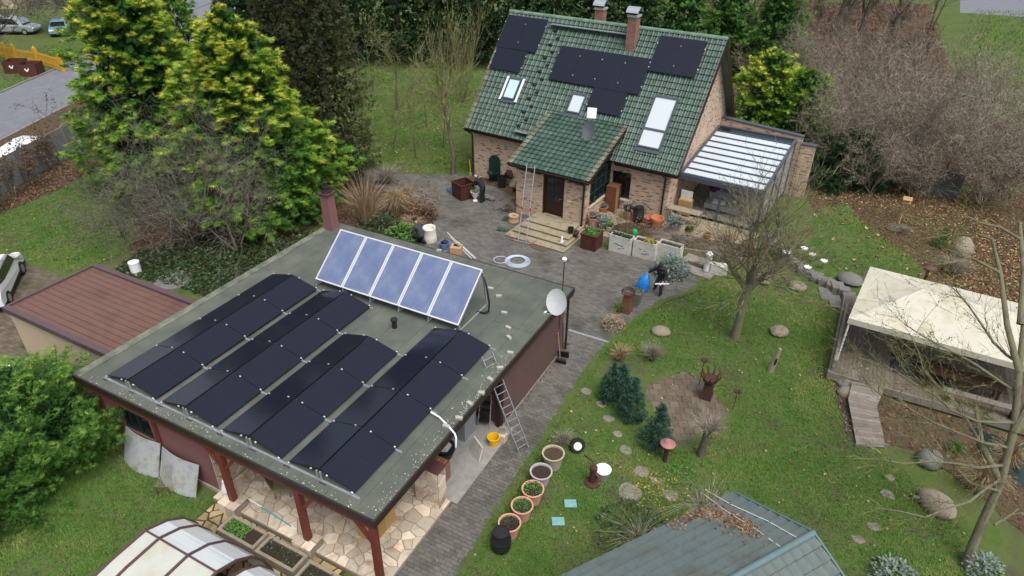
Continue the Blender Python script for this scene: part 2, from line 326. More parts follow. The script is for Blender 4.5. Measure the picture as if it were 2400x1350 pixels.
def seg_mesh(name, segs, n=3, jit=.25, tint0=.45, thin=.0135):
    "segs rows: p0(3) p1(3) r0 r1; round tubes, the finest twigs as single blades"
    A = np.array(segs, dtype=float); fine = A[:, 6] < (thin if n == 3 else 0); Vs, Ls, Ts, nb = [], [], [], 0
    for B, m in ((A[~fine], n), (A[fine], 2)):
        if not len(B): continue
        p0, p1, r0, r1 = B[:, :3], B[:, 3:6], B[:, 6], B[:, 7]
        d = unit(p1-p0); ref = unit(NR.normal(0, 1, (len(B), 3))) if m == 2 else np.where(np.abs(d[:, 2:3]) < .9, np.array([[0, 0, 1.]]), np.array([[1., 0, 0]]))
        x = unit(np.cross(d, ref)); y = np.cross(d, x); a = np.arange(m)*2*pi/m
        ring = x[:, None]*np.cos(a)[None, :, None]+y[:, None]*np.sin(a)[None, :, None]
        V = np.concatenate([p0[:, None]+ring*r0[:, None, None], p1[:, None]+ring*r1[:, None, None]], 1).reshape(-1, 3)
        k = np.arange(m); q = np.stack([k, (k+1) % m, m+(k+1) % m, m+k], -1).ravel() if m > 2 else np.array([0, 1, 3, 2])
        Ls.append((nb+np.arange(len(B))[:, None]*2*m+q[None]).ravel()); Vs.append(V); nb += len(V)
        Ts.append(np.repeat(np.clip(tint0+NR.normal(0, jit, len(B)), 0, 1), 2*m))
    return raw_mesh(name, np.concatenate(Vs), np.concatenate(Ls), 4, np.concatenate(Ts))
def leaf_mesh(name, P, D, Nrm, ln, wd, tint, bend=.15):
    "diamond leaves: base P, direction D, normal Nrm"
    D = unit(D); X = unit(np.cross(D, Nrm)); Nn = np.cross(X, D); ln = np.asarray(ln)[:, None]; wd = np.asarray(wd)[:, None]
    V = np.stack([P, P+D*ln*.45+X*wd*.5, P+D*ln-Nn*ln*bend, P+D*ln*.45-X*wd*.5], 1).reshape(-1, 3)
    Lp = np.arange(len(V)); return raw_mesh(name, V, Lp, 4, np.repeat(np.clip(tint, 0, 1), 4))
FAN = [(-.95, .55), (-.5, .85), (0, 1.), (.5, .85), (.95, .55)]
FAN3 = [(-.6, .8), (0, 1.), (.6, .8)]
def frond_mesh(name, P, D, Nrm, ln, tint, wf=.13, fan=FAN, droop=.18):
    "feathery conifer sprays: five narrow blades fanned in one plane"
    D = unit(D); X = unit(np.cross(D, Nrm)); Nn = np.cross(X, D); ln = np.asarray(ln)[:, None]; T = []
    for a, l in fan:
        d = D*cos(a)+X*sin(a); e = np.cross(d, Nn); b = P+D*ln*.25*(1-l)
        T.append(np.stack([b-e*ln*wf*.5+d*ln*l*.2, b+e*ln*wf*.5+d*ln*l*.2, b+d*ln*l-Nn*ln*droop*l], 1))
    V = np.concatenate(T, 1).reshape(-1, 3); tt = np.repeat(np.clip(tint, 0, 1), 3*len(fan)); tt[2::3] = np.clip(tt[2::3]+.12, 0, 1)
    return raw_mesh(name, V, np.arange(len(V)), 3, tt)
def inpoly(P, poly):
    x, y = P[:, 0], P[:, 1]; r = np.zeros(len(P), bool); n = len(poly)
    for i in range(n):
        x1, y1 = poly[i][0], poly[i][1]; x2, y2 = poly[(i+1) % n][0], poly[(i+1) % n][1]
        c = ((y1 > y) != (y2 > y)) & (x < (x2-x1)*(y-y1)/((y2-y1) if abs(y2-y1) > 1e-9 else 1e-9)+x1); r ^= c
    return r
def sample(poly, dens, exclude=()):
    A = np.array([(p[0], p[1]) for p in poly]); lo, hi = A.min(0), A.max(0); n = int((hi-lo).prod()*dens)
    P = NR.uniform(lo, hi, (n, 2)); k = inpoly(P, poly)
    for e in exclude: k &= ~inpoly(P, e)
    return P[k]
def vnoise(P, s, seed=0):
    "smooth 2-D value noise, 0..1"
    r = np.random.default_rng(seed).random((64, 64)); q = P*s; i = np.floor(q).astype(int); f = q-i; f = f*f*(3-2*f); g = lambda a, b: r[a % 64, b % 64]
    return (g(i[:, 0], i[:, 1])*(1-f[:, 0])+g(i[:, 0]+1, i[:, 1])*f[:, 0])*(1-f[:, 1])+(g(i[:, 0], i[:, 1]+1)*(1-f[:, 0])+g(i[:, 0]+1, i[:, 1]+1)*f[:, 0])*f[:, 1]
def sheet(name, poly, z, mt, jit=.12, step=.5, parent=None):
    pts = []; n = len(poly)
    for i in range(n):
        a = Vector((poly[i][0], poly[i][1])); c = Vector((poly[(i+1) % n][0], poly[(i+1) % n][1])); k = max(1, int((c-a).length/step))
        for j in range(k):
            q = a.lerp(c, j/k); pts.append((q.x+rnd.uniform(-jit, jit), q.y+rnd.uniform(-jit, jit), z))
    area = sum(pts[i][0]*pts[(i+1) % len(pts)][1]-pts[(i+1) % len(pts)][0]*pts[i][1] for i in range(len(pts)))
    if area < 0: pts = pts[::-1]
    me = bpy.data.meshes.new(name); me.from_pydata(pts, [], [tuple(range(len(pts)))]); o = link(name, me, mt, parent)
    if not parent: struct(o)
    return o
def PX(*a): return [tuple(G(x, y))[:2] for x, y in a]
def wpart(mb, name, mt, parent, smooth=False, bevel=0, kind=None):
    "part whose mesh is given in world coordinates"
    o = mb.build(name, mt, None, smooth, bevel, kind); o.parent = parent; o.matrix_parent_inverse = parent.matrix_basis.inverted(); return o
def adopt(o, parent): o.parent = parent; o.matrix_parent_inverse = parent.matrix_basis.inverted(); return o

# ================================================================== SETTING: ground sheets
gm = MB(); gm.add([(-260, -60, 0), (260, -60, 0), (260, 420, 0), (-260, 420, 0)], [(0, 1, 2, 3)]); struct(gm.build('ground', 'grass_ground'))
COURT = [(10.62, -1.5), (12.2, -1.5), (12.25, 1.9), (12.0, 7.5), (11.95, 12), (12.2, 14.5), (12.6, 15.9), (13.0, 17.2), (13.9, 18.6), (14.2, 19.9), (13.4, 20.6), (7.6, 20.6), (7.4, 22.2), (-1.8, 25.4), (-3.2, 25.2), (-6.6, 23.3), (-8.8, 23.3), (-8.8, 21.8), (-6.0, 21.0), (-3.0, 20.4), (-.9, 19.3), (0, 17.8), (.4, 16.6), (1.2, 14.6), (1.5, 12.2), (10.62, 12.2)]
DRIVE = [(-34, 1), (-17, 5.4), (-13, 5.75), (-7.4, 5.0), (-7.4, -1.2), (-5.6, -3.2), (-34, -8)]
LAWN = [(12.3, -3), (26.5, -3), (26.5, 7.5), (23.2, 11.2), (21.2, 12.2), (20.6, 14.4), (20.3, 15.5), (20.3, 20.6), (18.4, 21.9), (16.2, 21.6), (14.4, 19.8), (13.95, 18.5), (13.1, 17.1), (12.75, 15.9), (12.3, 14.5), (12.05, 12), (12.1, 7.5), (12.35, 1.9)]
LAWN2 = PX((1905, 505), (1935, 485), (1985, 480), (2040, 540), (2120, 590), (2165, 625), (2150, 690), (2040, 640), (1985, 655), (1925, 600), (1900, 560))
LAWNL = PX((-120, 540), (0, 500), (150, 440), (225, 400), (330, 470), (300, 590), (245, 615), (150, 640), (0, 585), (-120, 560))
LAWNB = [(-5.5, -9), (10, -9), (4.9, -2.2), (4.1, -.35), (-1, -.2), (-4, -1.6)]
ORCH = PX((845, 400), (850, 150), (1120, 130), (1112, 402), (1000, 408))
BEDR = PX((1890, 440), (2480, 450), (2480, 860), (2200, 700), (2165, 630), (2040, 545), (1985, 482), (1905, 500))
BEDL = PX((-120, 545), (-120, 470), (0, 455), (190, 345), (330, 330), (560, 400), (760, 420), (900, 425), (1010, 425), (1040, 470), (1010, 520), (1000, 570), (760, 520), (480, 690), (300, 600), (330, 475), (225, 402), (150, 442), (0, 502))
struct(sheet('garden_bed', BEDR, .004, 'leaf_litter', .2)); sheet('planting_bed', BEDL, .004, 'leaf_litter', .2)
for nm, pl in (('lawn', LAWN), ('lawn', LAWN2), ('lawn', LAWNL), ('lawn', LAWNB), ('orchard_grass', ORCH)): sheet(nm, pl, .008, 'grass_ground', .12)
ROADN = [Vector((-33.6, 14.76)), Vector((-37.9, 23.6))]; rd = (ROADN[1]-ROADN[0]).normalized(); rp = Vector((rd.y, -rd.x))*-1
def rline(off, t): q = ROADN[0]+rp*off+rd*t; return (q.x, q.y)
road = sheet('street', [rline(0, -60), rline(0, 110), rline(7.4, 110), rline(7.4, -60)], .012, 'asphalt', 0, 200)
sheet('verge', [rline(-7, -60), rline(-7, 90), rline(-.15, 90), rline(-.15, -60)], .006, 'leaf_litter', .1, 1)
for off in (-.08, 7.5):
    k = MB(); a = rline(off, -60); c = rline(off, 110); k.bar((*a, .05), (*c, .05), .14, .12); struct(k.build('kerb', 'concrete_dirt_riser_shade'))
sheet('far_street', [tuple(G(2250, 30))[:2], tuple(G(2700, 60))[:2], tuple(G(2700, 10))[:2], tuple(G(2250, -5))[:2]], .012, 'asphalt', 0, 200)
sheet('far_street', [tuple(G(430, 60))[:2], tuple(G(640, -30))[:2], tuple(G(560, -60))[:2], tuple(G(330, 30))[:2]], .014, 'asphalt', 0, 200)

sheet('wall_bed', [tuple(HW(u, v, 0))[:2] for u, v in ((-.1, 0), (5.0, 0), (5.0, -1.6), (3.4, -1.3), (2.0, -.8), (-.1, -.6))], .05, 'leaf_litter', .06)
def pave(name, poly, ang, L, Wd, mt, stuffmt, jointmt, z, near=300, hide=(), th=.05):
    base = sheet(name, poly, z-.03 if z > .05 else .012, jointmt, .03)
    c, s = cos(ang), sin(ang); A = np.array(poly); R = np.array([[c, s], [-s, c]]); Q = A @ R.T; lo, hi = Q.min(0), Q.max(0)
    pts = []
    for j in range(int((hi[1]-lo[1])/Wd)+1):
        off = L/2*(j % 2)+rnd.uniform(-.01, .01)
        for i in range(int((hi[0]-lo[0])/L)+2): pts.append((lo[0]+i*L+off, lo[1]+j*Wd))
    P = np.array(pts) @ R; k = inpoly(P, poly)
    for h in hide: k &= ~inpoly(P, h)
    P = P[k]; d = np.linalg.norm(P-np.array([CAMP.x, CAMP.y]), axis=1)
    px = np.array([(CR.dot(v := Vector((*q, 0))-CAMP)/CF.dot(v)*F_PX+1200, 675-CU.dot(v)/CF.dot(v)*F_PX) for q in P])
    vis = (px[:, 0] > -20) & (px[:, 0] < 2420) & (px[:, 1] > -20) & (px[:, 1] < 1370); P = P[vis]; d = d[vis]; P = P[np.argsort(d)]
    g = .008; e = .006
    def one(mb, x, y, dz, w):
        vs = []
        for zz, ins in ((.0, 0), (.02, 0), (.026, e)):
            for a, b in ((-1, -1), (1, -1), (1, 1), (-1, 1)):
                u = a*(L/2-g/2-ins); v = b*(Wd/2-g/2-ins); vs.append((x+c*u-s*v, y+s*u+c*v, .012+zz+dz+a*w))
        mb.add(vs, [(8, 9, 10, 11)]+[(k, (k+1) % 4, 4+(k+1) % 4, 4+k) for k in range(4)]+[(4+k, 4+(k+1) % 4, 8+(k+1) % 4, 8+k) for k in range(4)])
    pm = MB(); one(pm, 0, 0, 0, 0); me = pm.mesh('paver'); me.materials.append(MT[mt])
    for x, y in P[:near]:
        o = link('paver', me, None, base); o.location = (x, y, rnd.uniform(-.003, .004)); o.rotation_euler = (rnd.uniform(-.012, .012), rnd.uniform(-.012, .012), rnd.uniform(-.02, .02))
    sm = MB()
    for x, y in P[near:]: one(sm, x, y, rnd.uniform(-.003, .004), rnd.uniform(-.002, .002))
    sm.build('pavers', stuffmt, base, kind='stuff')
    return base
pave('courtyard_paving', COURT, radians(0), .24, .13, 'paver', 'paver_stuff', 'paver_joint', 0)
pave('driveway_paving', DRIVE, radians(4), .26, .17, 'paver_brown', 'paver_brown', 'paver_joint', 0)
PAD = PX((1502, 925), (1510, 895), (1600, 866), (1640, 880), (1728, 975), (1600, 1058), (1575, 1050))
pave('round_garden_paving', PAD, radians(25), .33, .33, 'paver_brown', 'paver_brown', 'grass_ground', 0)

def edge_strip(pts, w_, jit=.07, z=.046, closed=False, mt='grass_ground'):
    "grass and soil creeping over the paving edge"
    P = []; n = len(pts)
    for i in range(n if closed else n-1):
        a, b = Vector(pts[i]), Vector(pts[(i+1) % n]); k = max(1, int((b-a).length/.16)); nr_ = Vector((-(b-a).y, (b-a).x)).normalized()
        for j in range(k): P.append((a.lerp(b, j/k), nr_))
    V = []
    for q, nr_ in P: V += [(*(q+nr_*(w_/2+rnd.uniform(-jit, jit))), z+rnd.uniform(-.002, .002)), (*(q-nr_*(w_/2+rnd.uniform(-jit, jit))), z-.002)]
    m = len(P); F = [(2*i, 2*i+1, (2*i+3) % (2*m), (2*i+2) % (2*m)) for i in range(m if closed else m-1)]
    struct(MB().add(V, F).build('grass_edge', mt))
edge_strip([(12.2, -1.5), (12.25, 1.9), (12.0, 7.5), (11.95, 12), (12.2, 14.5), (12.6, 15.9), (13.0, 17.2), (13.9, 18.6), (14.2, 19.9), (13.4, 20.6)], .26)
edge_strip(PAD, .3, .08, closed=True); edge_strip([(-17, 5.4), (-13, 5.75), (-7.4, 5.0)], .3); edge_strip([(-1.8, 25.4), (-3.2, 25.2), (-6.6, 23.3), (-8.8, 23.3)], .3); edge_strip([(-6.0, 21.0), (-3.0, 20.4), (-.9, 19.3), (0, 17.8), (.4, 16.6), (1.2, 14.6), (1.5, 12.2)], .3, mt='leaf_litter'); edge_strip([(10.62, 3.0), (10.62, -1.5)], .2, .04, mt='earth')
# crazy paving -----------------------------------------------------
def clip(poly, n, d):
    out = []
    for i in range(len(poly)):
        a, b = poly[i], poly[(i+1) % len(poly)]; da = a[0]*n[0]+a[1]*n[1]-d; db = b[0]*n[0]+b[1]*n[1]-d
        if da <= 0: out.append(a)
        if da*db < 0: t = da/(da-db); out.append((a[0]+(b[0]-a[0])*t, a[1]+(b[1]-a[1])*t))
    return out
def crazy(rect, n, seed, gap=.022, aniso=1.):
    "irregular stones filling a rectangle, with joints"
    r = random.Random(seed); x0, x1, y0, y1 = rect
    S0 = []; k = 0
    while len(S0) < n and k < n*60:
        q = (r.uniform(x0, x1), r.uniform(y0, y1)); k += 1
        if all((q[0]-t[0])**2+((q[1]-t[1])*aniso)**2 > (.62*sqrt((x1-x0)*(y1-y0)/n))**2 for t in S0): S0.append(q)
    out = []
    for i, a in enumerate(S0):
        poly = [(x0, y0), (x1, y0), (x1, y1), (x0, y1)]
        for j, b in enumerate(S0):
            if i == j or (a[0]-b[0])**2+(a[1]-b[1])**2 > 6*(x1-x0)*(y1-y0)/n*2: continue
            nx, ny = b[0]-a[0], b[1]-a[1]; l = sqrt(nx*nx+ny*ny); nx /= l; ny /= l
            poly = clip(poly, (nx, ny), (a[0]+b[0])/2*nx+(a[1]+b[1])/2*ny-gap/2)
            if len(poly) < 3: break
        if len(poly) >= 3: out.append(poly)
    return out
def stone(poly, h, M, mt, parent, inset=.008, r=rnd):
    n = len(poly); cx = sum(p[0] for p in poly)/n; cy = sum(p[1] for p in poly)/n
    q = [(cx+(x-cx)*(1-inset/.25), cy+(y-cy)*(1-inset/.25)) for x, y in poly]; h += r.uniform(-.004, .006)
    vs = [(x, y, 0) for x, y in poly]+[(x, y, h*.6) for x, y in poly]+[(x, y, h) for x, y in q]
    fs = [tuple(range(2*n, 3*n))]+[(i, (i+1) % n, n+(i+1) % n, n+i) for i in range(n)]+[(n+i, n+(i+1) % n, 2*n+(i+1) % n, 2*n+i) for i in range(n)]
    o = MB().add(vs, fs, M).build('stone', mt); adopt(o, parent); return o
pt = MB(); pt.bx(4.2, 10.72, -.42, 3.0, 0, .13); patio = struct(pt.build('patio', 'mortar'))
for pl in crazy((4.22, 10.70, -.40, 2.95), 170, 3): stone(pl, .03, Matrix.Translation((0, 0, .125)), 'stone_tan', patio)
p2 = MB(); p2.bx(4.3, 9.4, -2.2, -.44, -.02, .02); lower = struct(p2.build('garden_path', 'earth'))
for pl in crazy((4.35, 9.3, -2.1, -.47), 70, 5, .05): stone(pl, .025, Matrix.Translation((0, 0, .016)), 'stone_ochre', lower)
cp = MB(); cp.bx(8.3, 10.9, 3.02, 6.75, -.02, .05); struct(cp.build('carport_slab', 'lime_white'))

# ================================================================== FLAT-ROOFED WORKSHOP
WS = thing('flat_roof_workshop', 'low red-brown workshop with green felt flat roof, timber porch posts and open carport', 'building', (4.8, 5.8, 0))
RX0, RX1, RY0, RY1, RZ = -1.15, 10.76, -.46, 12.05, 2.9
roof = wpart(MB().bx(RX0+.03, RX1-.03, RY0+.03, RY1-.03, RZ-.2, RZ-.012), 'roof', 'felt', WS)
ed = MB()
ed.bx(RX0, RX1, RY0, RY0+.05, RZ-.24, RZ+.004); ed.bx(RX0, RX1, RY1-.05, RY1, RZ-.2, RZ+.004); ed.bx(RX1-.05, RX1, RY0+.05, RY1-.05, RZ-.24, RZ+.004)
wpart(ed, 'roof_edge_trim', 'gutter', WS)
wpart(MB().bx(RX0, RX0+.32, RY0+.05, RY1-.05, RZ-.2, RZ+.03), 'roof_kerb', 'felt_edge', WS, bevel=.02)
xs = RX0+.34
while xs < RX1-.1:
    x1 = min(xs+.99, RX1-.055); cut = rnd.choice([3.5, 5.2, 7.4, 8.6])
    for a, b in ((RY0+.055, cut), (cut+.012, RY1-.055)):
        o = wpart(MB().bx(xs, x1-.012, a, b, RZ-.011, RZ+rnd.uniform(.001, .004)), 'felt_strip', 'felt', WS)
    xs = x1
# lichen spots along the lawn-side and front edge of the felt
sp = MB()
for i in range(330):
    if rnd.random() < .6: x = RX1-.06-abs(rnd.gauss(0, .22)); y = rnd.uniform(RY0+.1, 7.2)
    else: x = rnd.uniform(-.6, 10.6); y = RY0+.07+abs(rnd.gauss(0, .16))
    if x > RX1-.06: continue
    r = rnd.uniform(.006, .02)*(1.2 if rnd.random() < .2 else .8); n = 6; sp.prism([(x+r*cos(2*pi*k/n)*rnd.uniform(.7, 1.2), y+r*sin(2*pi*k/n)*rnd.uniform(.7, 1.2)) for k in range(n)], RZ+.002, RZ+.008)
wpart(sp, 'lichen', 'lichen', WS, kind='stuff')
wpart(MB().bx(-.85, 10.66, -.40, -.26, 2.44, 2.69), 'porch_beam', 'post_red', WS)
for i, x in enumerate((5.1, 8.03, 10.56)):
    wpart(MB().bx(x-.09, x+.09, -.42, -.24, .46 if i < 2 else .15, 2.44), 'porch_post', 'post_red', WS, bevel=.008)
    for sgn in ((-1, 1) if i == 0 else ((1,) if i == 1 else (-1,))):
        wpart(MB().bar((x+sgn*.09, -.33, 1.85), (x+sgn*.6, -.33, 2.46), .1, .09, (0, 1, 0)), 'brace', 'post_red', WS)
    if i < 2:
        pl = wpart(MB().bx(x-.34, x+.3, -.62, -.1, 0, .43), 'plinth', 'mortar', WS)
        for a, b, c, d in ((x-.36, x-.02, -.64, -.3), (x, x+.32, -.64, -.35), (x-.36, x-.06, -.28, -.08), (x-.04, x+.32, -.33, -.08)):
            adopt(MB().bx(a, b, c, d, .43, .46).build('stone', 'stone_tan', None, bevel=.01), WS)
        for a, b in ((x-.35, x-.1), (x-.08, x+.31)): adopt(MB().bx(a, b, -.64, -.62, .05, .42).build('stone', 'stone_tan', None, bevel=.008), WS)
# walls
wl = MB(); wl.bx(-.8, .08, -.1, .15, .12, 2.44); wl.bx(1.55, 4.15, -.1, .15, .12, 2.44); wl.bx(.08, 1.55, -.1, .15, .12, .92); wl.bx(.08, 1.55, -.1, .15, 1.88, 2.44)
wpart(wl, 'wall', 'red_stucco', WS)
wpart(MB().bx(-.84, 4.2, -.14, .1, 0, .14), 'base_course', 'concrete', WS)
wn = wpart(MB().bx(.08, 1.55, .02, .1, .92, 1.88), 'window', 'glass_dark', WS)
fr = MB()
for a, b in ((.08, .16), (.78, .86), (1.47, 1.55)): fr.bx(a, b, -.03, .02, .92, 1.88)
for a, b in ((.92, .99), (1.81, 1.88)): fr.bx(.16, .78, -.03, .02, a, b); fr.bx(.86, 1.47, -.03, .02, a, b)
mat('frame_green', (.012, .035, .03), rough=.4); wpart(fr, 'window_frame', 'frame_green', WS)
for x in (-.86, 1.78): wpart(MB().bx(x, x+.16, -.17, -.1, 0, 2.44), 'timber_post', 'post_red', WS)
wpart(MB().bx(-.8, -.55, .15, 11.7, 0, 2.7), 'wall', 'red_stucco', WS); wpart(MB().bx(-.55, 10.25, 11.45, 11.7, 0, 2.7), 'wall', 'brown_stucco', WS)
wpart(MB().bx(10.25, 10.5, 6.75, 11.7, .06, 2.7), 'wall', 'brown_stucco', WS); wpart(MB().bx(10.23, 10.53, 6.72, 11.73, 0, .09), 'base_course', 'concrete_dirt_riser_shade', WS)
wpart(MB().bx(8.05, 8.3, 3.0, 6.75, 0, 2.7), 'carport_wall', 'brown_stucco', WS); wpart(MB().bx(8.3, 10.25, 6.75, 6.9, 0, 2.7), 'carport_wall', 'brown_stucco', WS)
wpart(MB().bx(10.3, 10.48, 6.55, 6.74, 0, 2.7), 'carport_post', 'dark_wood', WS)
wpart(MB().bx(4.15, 9.7, 2.95, 3.15, 0, 2.7), 'patio_wall', 'mortar', WS)
wpart(MB().bx(3.9, 4.15, .15, 2.95, 0, 2.7), 'patio_wall', 'mortar', WS); wpart(MB().bx(9.75, 10.6, 2.52, 2.9, .13, 1.66), 'stone_pier', 'mortar', WS)
def cladding(rect, n, seed, M, mt='stone_tan'):
    for pl in crazy(rect, n, seed): stone(pl, .03, M, mt, WS)
cladding((-.08, 2.93, .14, 2.42), 44, 8, Matrix(((0, 0, 1, 4.148), (1, 0, 0, 0), (0, 1, 0, 0), (0, 0, 0, 1))))
cladding((4.2, 9.72, .16, 2.5), 60, 9, Matrix(((1, 0, 0, 0), (0, 0, -1, 2.952), (0, 1, 0, 0), (0, 0, 0, 1))))
cladding((9.76, 10.58, .16, 1.65), 13, 10, Matrix(((1, 0, 0, 0), (0, 0, -1, 2.522), (0, 1, 0, 0), (0, 0, 0, 1))))
cladding((2.52, 2.9, .16, 1.65), 6, 12, Matrix(((0, 0, 1, 10.598), (1, 0, 0, 0), (0, 1, 0, 0), (0, 0, 0, 1))))
wpart(MB().bx(9.72, 10.64, 2.48, 2.93, 1.66, 1.71), 'pier_cap', 'lamp_brown', WS, bevel=.01)
# chimney of the workshop
ch = wpart(MB().add([(-.97, 11.16, 2.89), (-.50, 11.16, 2.89), (-.50, 11.63, 2.89), (-.97, 11.63, 2.89), (-.94, 11.19, 4.6), (-.53, 11.19, 4.6), (-.53, 11.6, 4.6), (-.94, 11.6, 4.6)], [(0, 1, 5, 4), (1, 2, 6, 5), (2, 3, 7, 6), (3, 0, 4, 7), (4, 5, 6, 7)]), 'chimney', 'red_stucco', WS)
wpart(MB().bx(-1.03, -.44, 11.1, 11.69, 4.6, 4.68), 'chimney_cap', 'lamp_brown', WS, bevel=.02)
wpart(MB().lathe([(.24, 0), (.24, .05), (.15, .08), (.13, .2), (.16, .24), (.09, .27), (.07, .42), (.1, .44), (0.02, .5)], 14, (-.735, 11.4, 4.68)), 'chimney_pot', 'black_plastic', WS, smooth=True)
wpart(MB().lathe([(.09, 0), (.085, .28), (.11, .29), (.13, .33), (.13, .37), (.03, .4)], 12, tuple(G(925, 768, 2.9))), 'vent_pipe', 'black_plastic', WS, smooth=True)
wpart(MB().tube([(10.62, 11.8, .1), (10.62, 11.8, 2.5), (10.72, 11.9, 2.65)], .05, 8), 'downpipe', 'gutter', WS)

# ------------------------------------------------------------------ solar panels on the flat roof
PLN, PWD, PTH = 1.762, 1.134, .035
def panel_meshes():
    b = MB().box((PWD, PLN, PTH-.003), (0, 0, -.0015)); fm = b.mesh('frame'); fm.materials.append(MT['panel_frame'])
    gm = MB().box((PWD-.022, PLN-.022, .004), (0, 0, PTH/2-.0015)).mesh('glass'); gm.materials.append(MT['panel_glass'])
    lm = MB().box((PWD-.03, .004, .001), (0, 0, PTH/2+.0012)).mesh('centre_line'); lm.materials.append(MT['panel_line'])
    return fm, gm, lm
PM = panel_meshes()
def solar(label, M, group):
    t = thing('photovoltaic_module', label, 'solar panel', group=group); t.matrix_basis = M
    for nm, me in zip(('frame', 'glass', 'centre_line'), PM): link(nm, me, None, t)
    return t
ROWP, ROWY, RIDH, PZ = 2.5194, 1.7759, .282, 3.0
ordn = ['first row from the garage', 'second row from the garage', 'short third row from the garage', 'row nearest the paved path']
pos = ['at the open front rail', 'second from the front rail', 'third from the front rail', 'at the collector end']
tl = atan2(RIDH, 1.098)
for r in range(4):
    for j in range(3 if r == 2 else 4):
        y = j*ROWY+PLN/2
        for sd_ in (0, 1):
            x = r*ROWP+(.549 if sd_ == 0 else 2.24-.549); a = -tl if sd_ == 0 else tl
            M = Matrix.Translation((x, y, PZ+RIDH/2)) @ Matrix.Rotation(a, 4, 'Y')
            solar('black panel facing the %s, %s, %s' % (('garage', 'lawn')[sd_], ordn[r], pos[j]), M, 'black panels on the flat roof')
clampm = MB().box((.05, .035, .03)).mesh('clamp'); clampm.materials.append(MT['alu_white'])
for j in range(5):
    y = j*ROWY-.007 if j else -.07
    nr = [r for r in range(4) if not (r == 2 and j == 4)]
    t = thing('mounting_rail', 'galvanised mounting rail across the felt under the panel joints' if j else 'galvanised mounting rail along the open front ends of the panel rows', 'rail', (0, y, RZ+.004), group='panel mounting rails')
    if j < 4: spans = [(-.12, 9.98)]
    else: spans = [(-.1, 4.85), (7.45, 9.98)]
    if j == 3: spans = [(-.1, 9.98)]
    for a, b in spans:
        m_ = MB(); m_.bx(a, b, -.035, .035, 0, .018); m_.bx(a, b, -.035, -.027, .018, .055); m_.bx(a, b, .027, .035, .018, .055); m_.build('rail', 'galv', t)
        x = a+.1
        while x < b: MB().bx(x-.12, x+.12, -.06, .06, -.003, .004).build('pad', 'black_plastic', t); x += 1.26
    for r in nr:
        for dx, h in ((.02, .1), (1.06, .36), (1.18, .36), (2.22, .1)):
            MB().bx(r*ROWP+dx-.02, r*ROWP+dx+.02, -.02, .02, .018, h+.01).build('riser', 'galv', t)
        for dx in (.04, .86, 1.4, 2.2):
            zz = (dx if dx < 1.12 else 2.24-dx)/1.12*RIDH+.1+.022
            o = link('clamp', clampm, None, t); o.location = (r*ROWP+dx, 0, zz)
            o.rotation_euler = (0, -tl if dx < 1.12 else tl, 0)
t = thing('cable_conduit', 'pale flexible conduit running from the panels over the felt edge', 'conduit', tuple(G(1012, 968, 2.93)))
wpart(MB().tube([G(1010, 966, 3.0), G(1030, 978, 2.97), G(1052, 1000, 2.95), G(1066, 1017, 2.94), G(1069, 1026, 2.93), Vector(G(1069, 1030, 2.88)), Vector(G(1069, 1030, 2.88))+Vector((-.02, 0, -.3))], .028, 8), 'tube', 'pipe_white', t, smooth=True)
# loose concrete bricks lying on the felt
bm_ = MB().box((.21, .11, .08), (0, 0, .04)).mesh('brick'); bm_.materials.append(MT['concrete'])
for i, (x, y) in enumerate([(1029, 589), (1113, 660), (1150, 678), (1169, 696), (1182, 735), (1191, 770), (1193, 793), (1196, 829), (1172, 864), (1149, 891), (1128, 923), (1101, 948), (1076, 982), (1046, 1001)]):
    o = link('concrete_brick', bm_, None); o.location = G(x, y, 2.907); o.rotation_euler = (0, 0, rnd.uniform(-.6, .6)); tag(o, 'loose pale concrete brick lying on the green felt roof beside the panels', 'brick', 'loose bricks on the felt roof')

# ------------------------------------------------------------------ blue thermal collectors
CB = Vector((1.98, 7.40, 3.16)); CT = Vector((1.85, 9.12, 4.52)); cang = atan2(CT.z-CB.z, CT.y-CB.y); cl = (Vector((0, CT.y, CT.z))-Vector((0, CB.y, CB.z))).length; cw = 1.285
names = ['next to the brown chimney', 'second from the chimney', 'in the middle of the five', 'second from the black hose', 'beside the black hose']
for i in range(5):
    t = thing('thermal_collector', 'tilted blue thermal collector with pale metal frame, '+names[i], 'solar collector', (CB.x+i*cw, CB.y, CB.z), group='row of five blue collectors', rot=(cang, 0, 0))
    fw = .05; g_ = MB(); W_ = cw-.02
    MB().bx(0, W_, 0, cl, 0, .07).build('casing', 'alu', t)
    MB().bx(fw, W_-fw, fw, cl-fw, .07, .078).build('glass', 'collector_blue', t)
    fr = MB(); fr.bx(0, fw, 0, cl, .0705, .1); fr.bx(W_-fw, W_, 0, cl, .0705, .1); fr.bx(fw, W_-fw, 0, fw, .0705, .1); fr.bx(fw, W_-fw, cl-fw, cl, .0705, .1); fr.build('frame', 'alu_white', t)
t = thing('collector_stand', 'grey steel stand holding up the row of blue collectors', 'stand', (5.1, 8.2, RZ))
for i in range(6):
    x = CB.x+i*cw-.02*(i > 0)
    wpart(MB().bar((x, CB.y-.05, 2.95), (x, CT.y+.25, 2.95), .05), 'foot_rail', 'galv', t); wpart(MB().bar((x, CT.y+.2, 2.95), (x, CT.y-.05, CT.z-.05), .05), 'back_leg', 'galv', t)
    wpart(MB().bar((x, CB.y, 2.95), (x, CB.y+.02, CB.z), .05), 'front_leg', 'galv', t)
t = thing('black_hose', 'black insulated hose curving down from the end collector', 'hose', (8.5, 8.6, RZ))
wpart(MB().tube([(8.36, 9.0, 4.42), (8.52, 8.95, 4.3), (8.66, 8.9, 3.9), (8.76, 8.86, 3.4), (8.74, 8.84, 3.05), (8.6, 8.8, 2.96), (8.3, 8.75, 2.95)], .035, 8), 'tube', 'black_plastic', t, smooth=True)
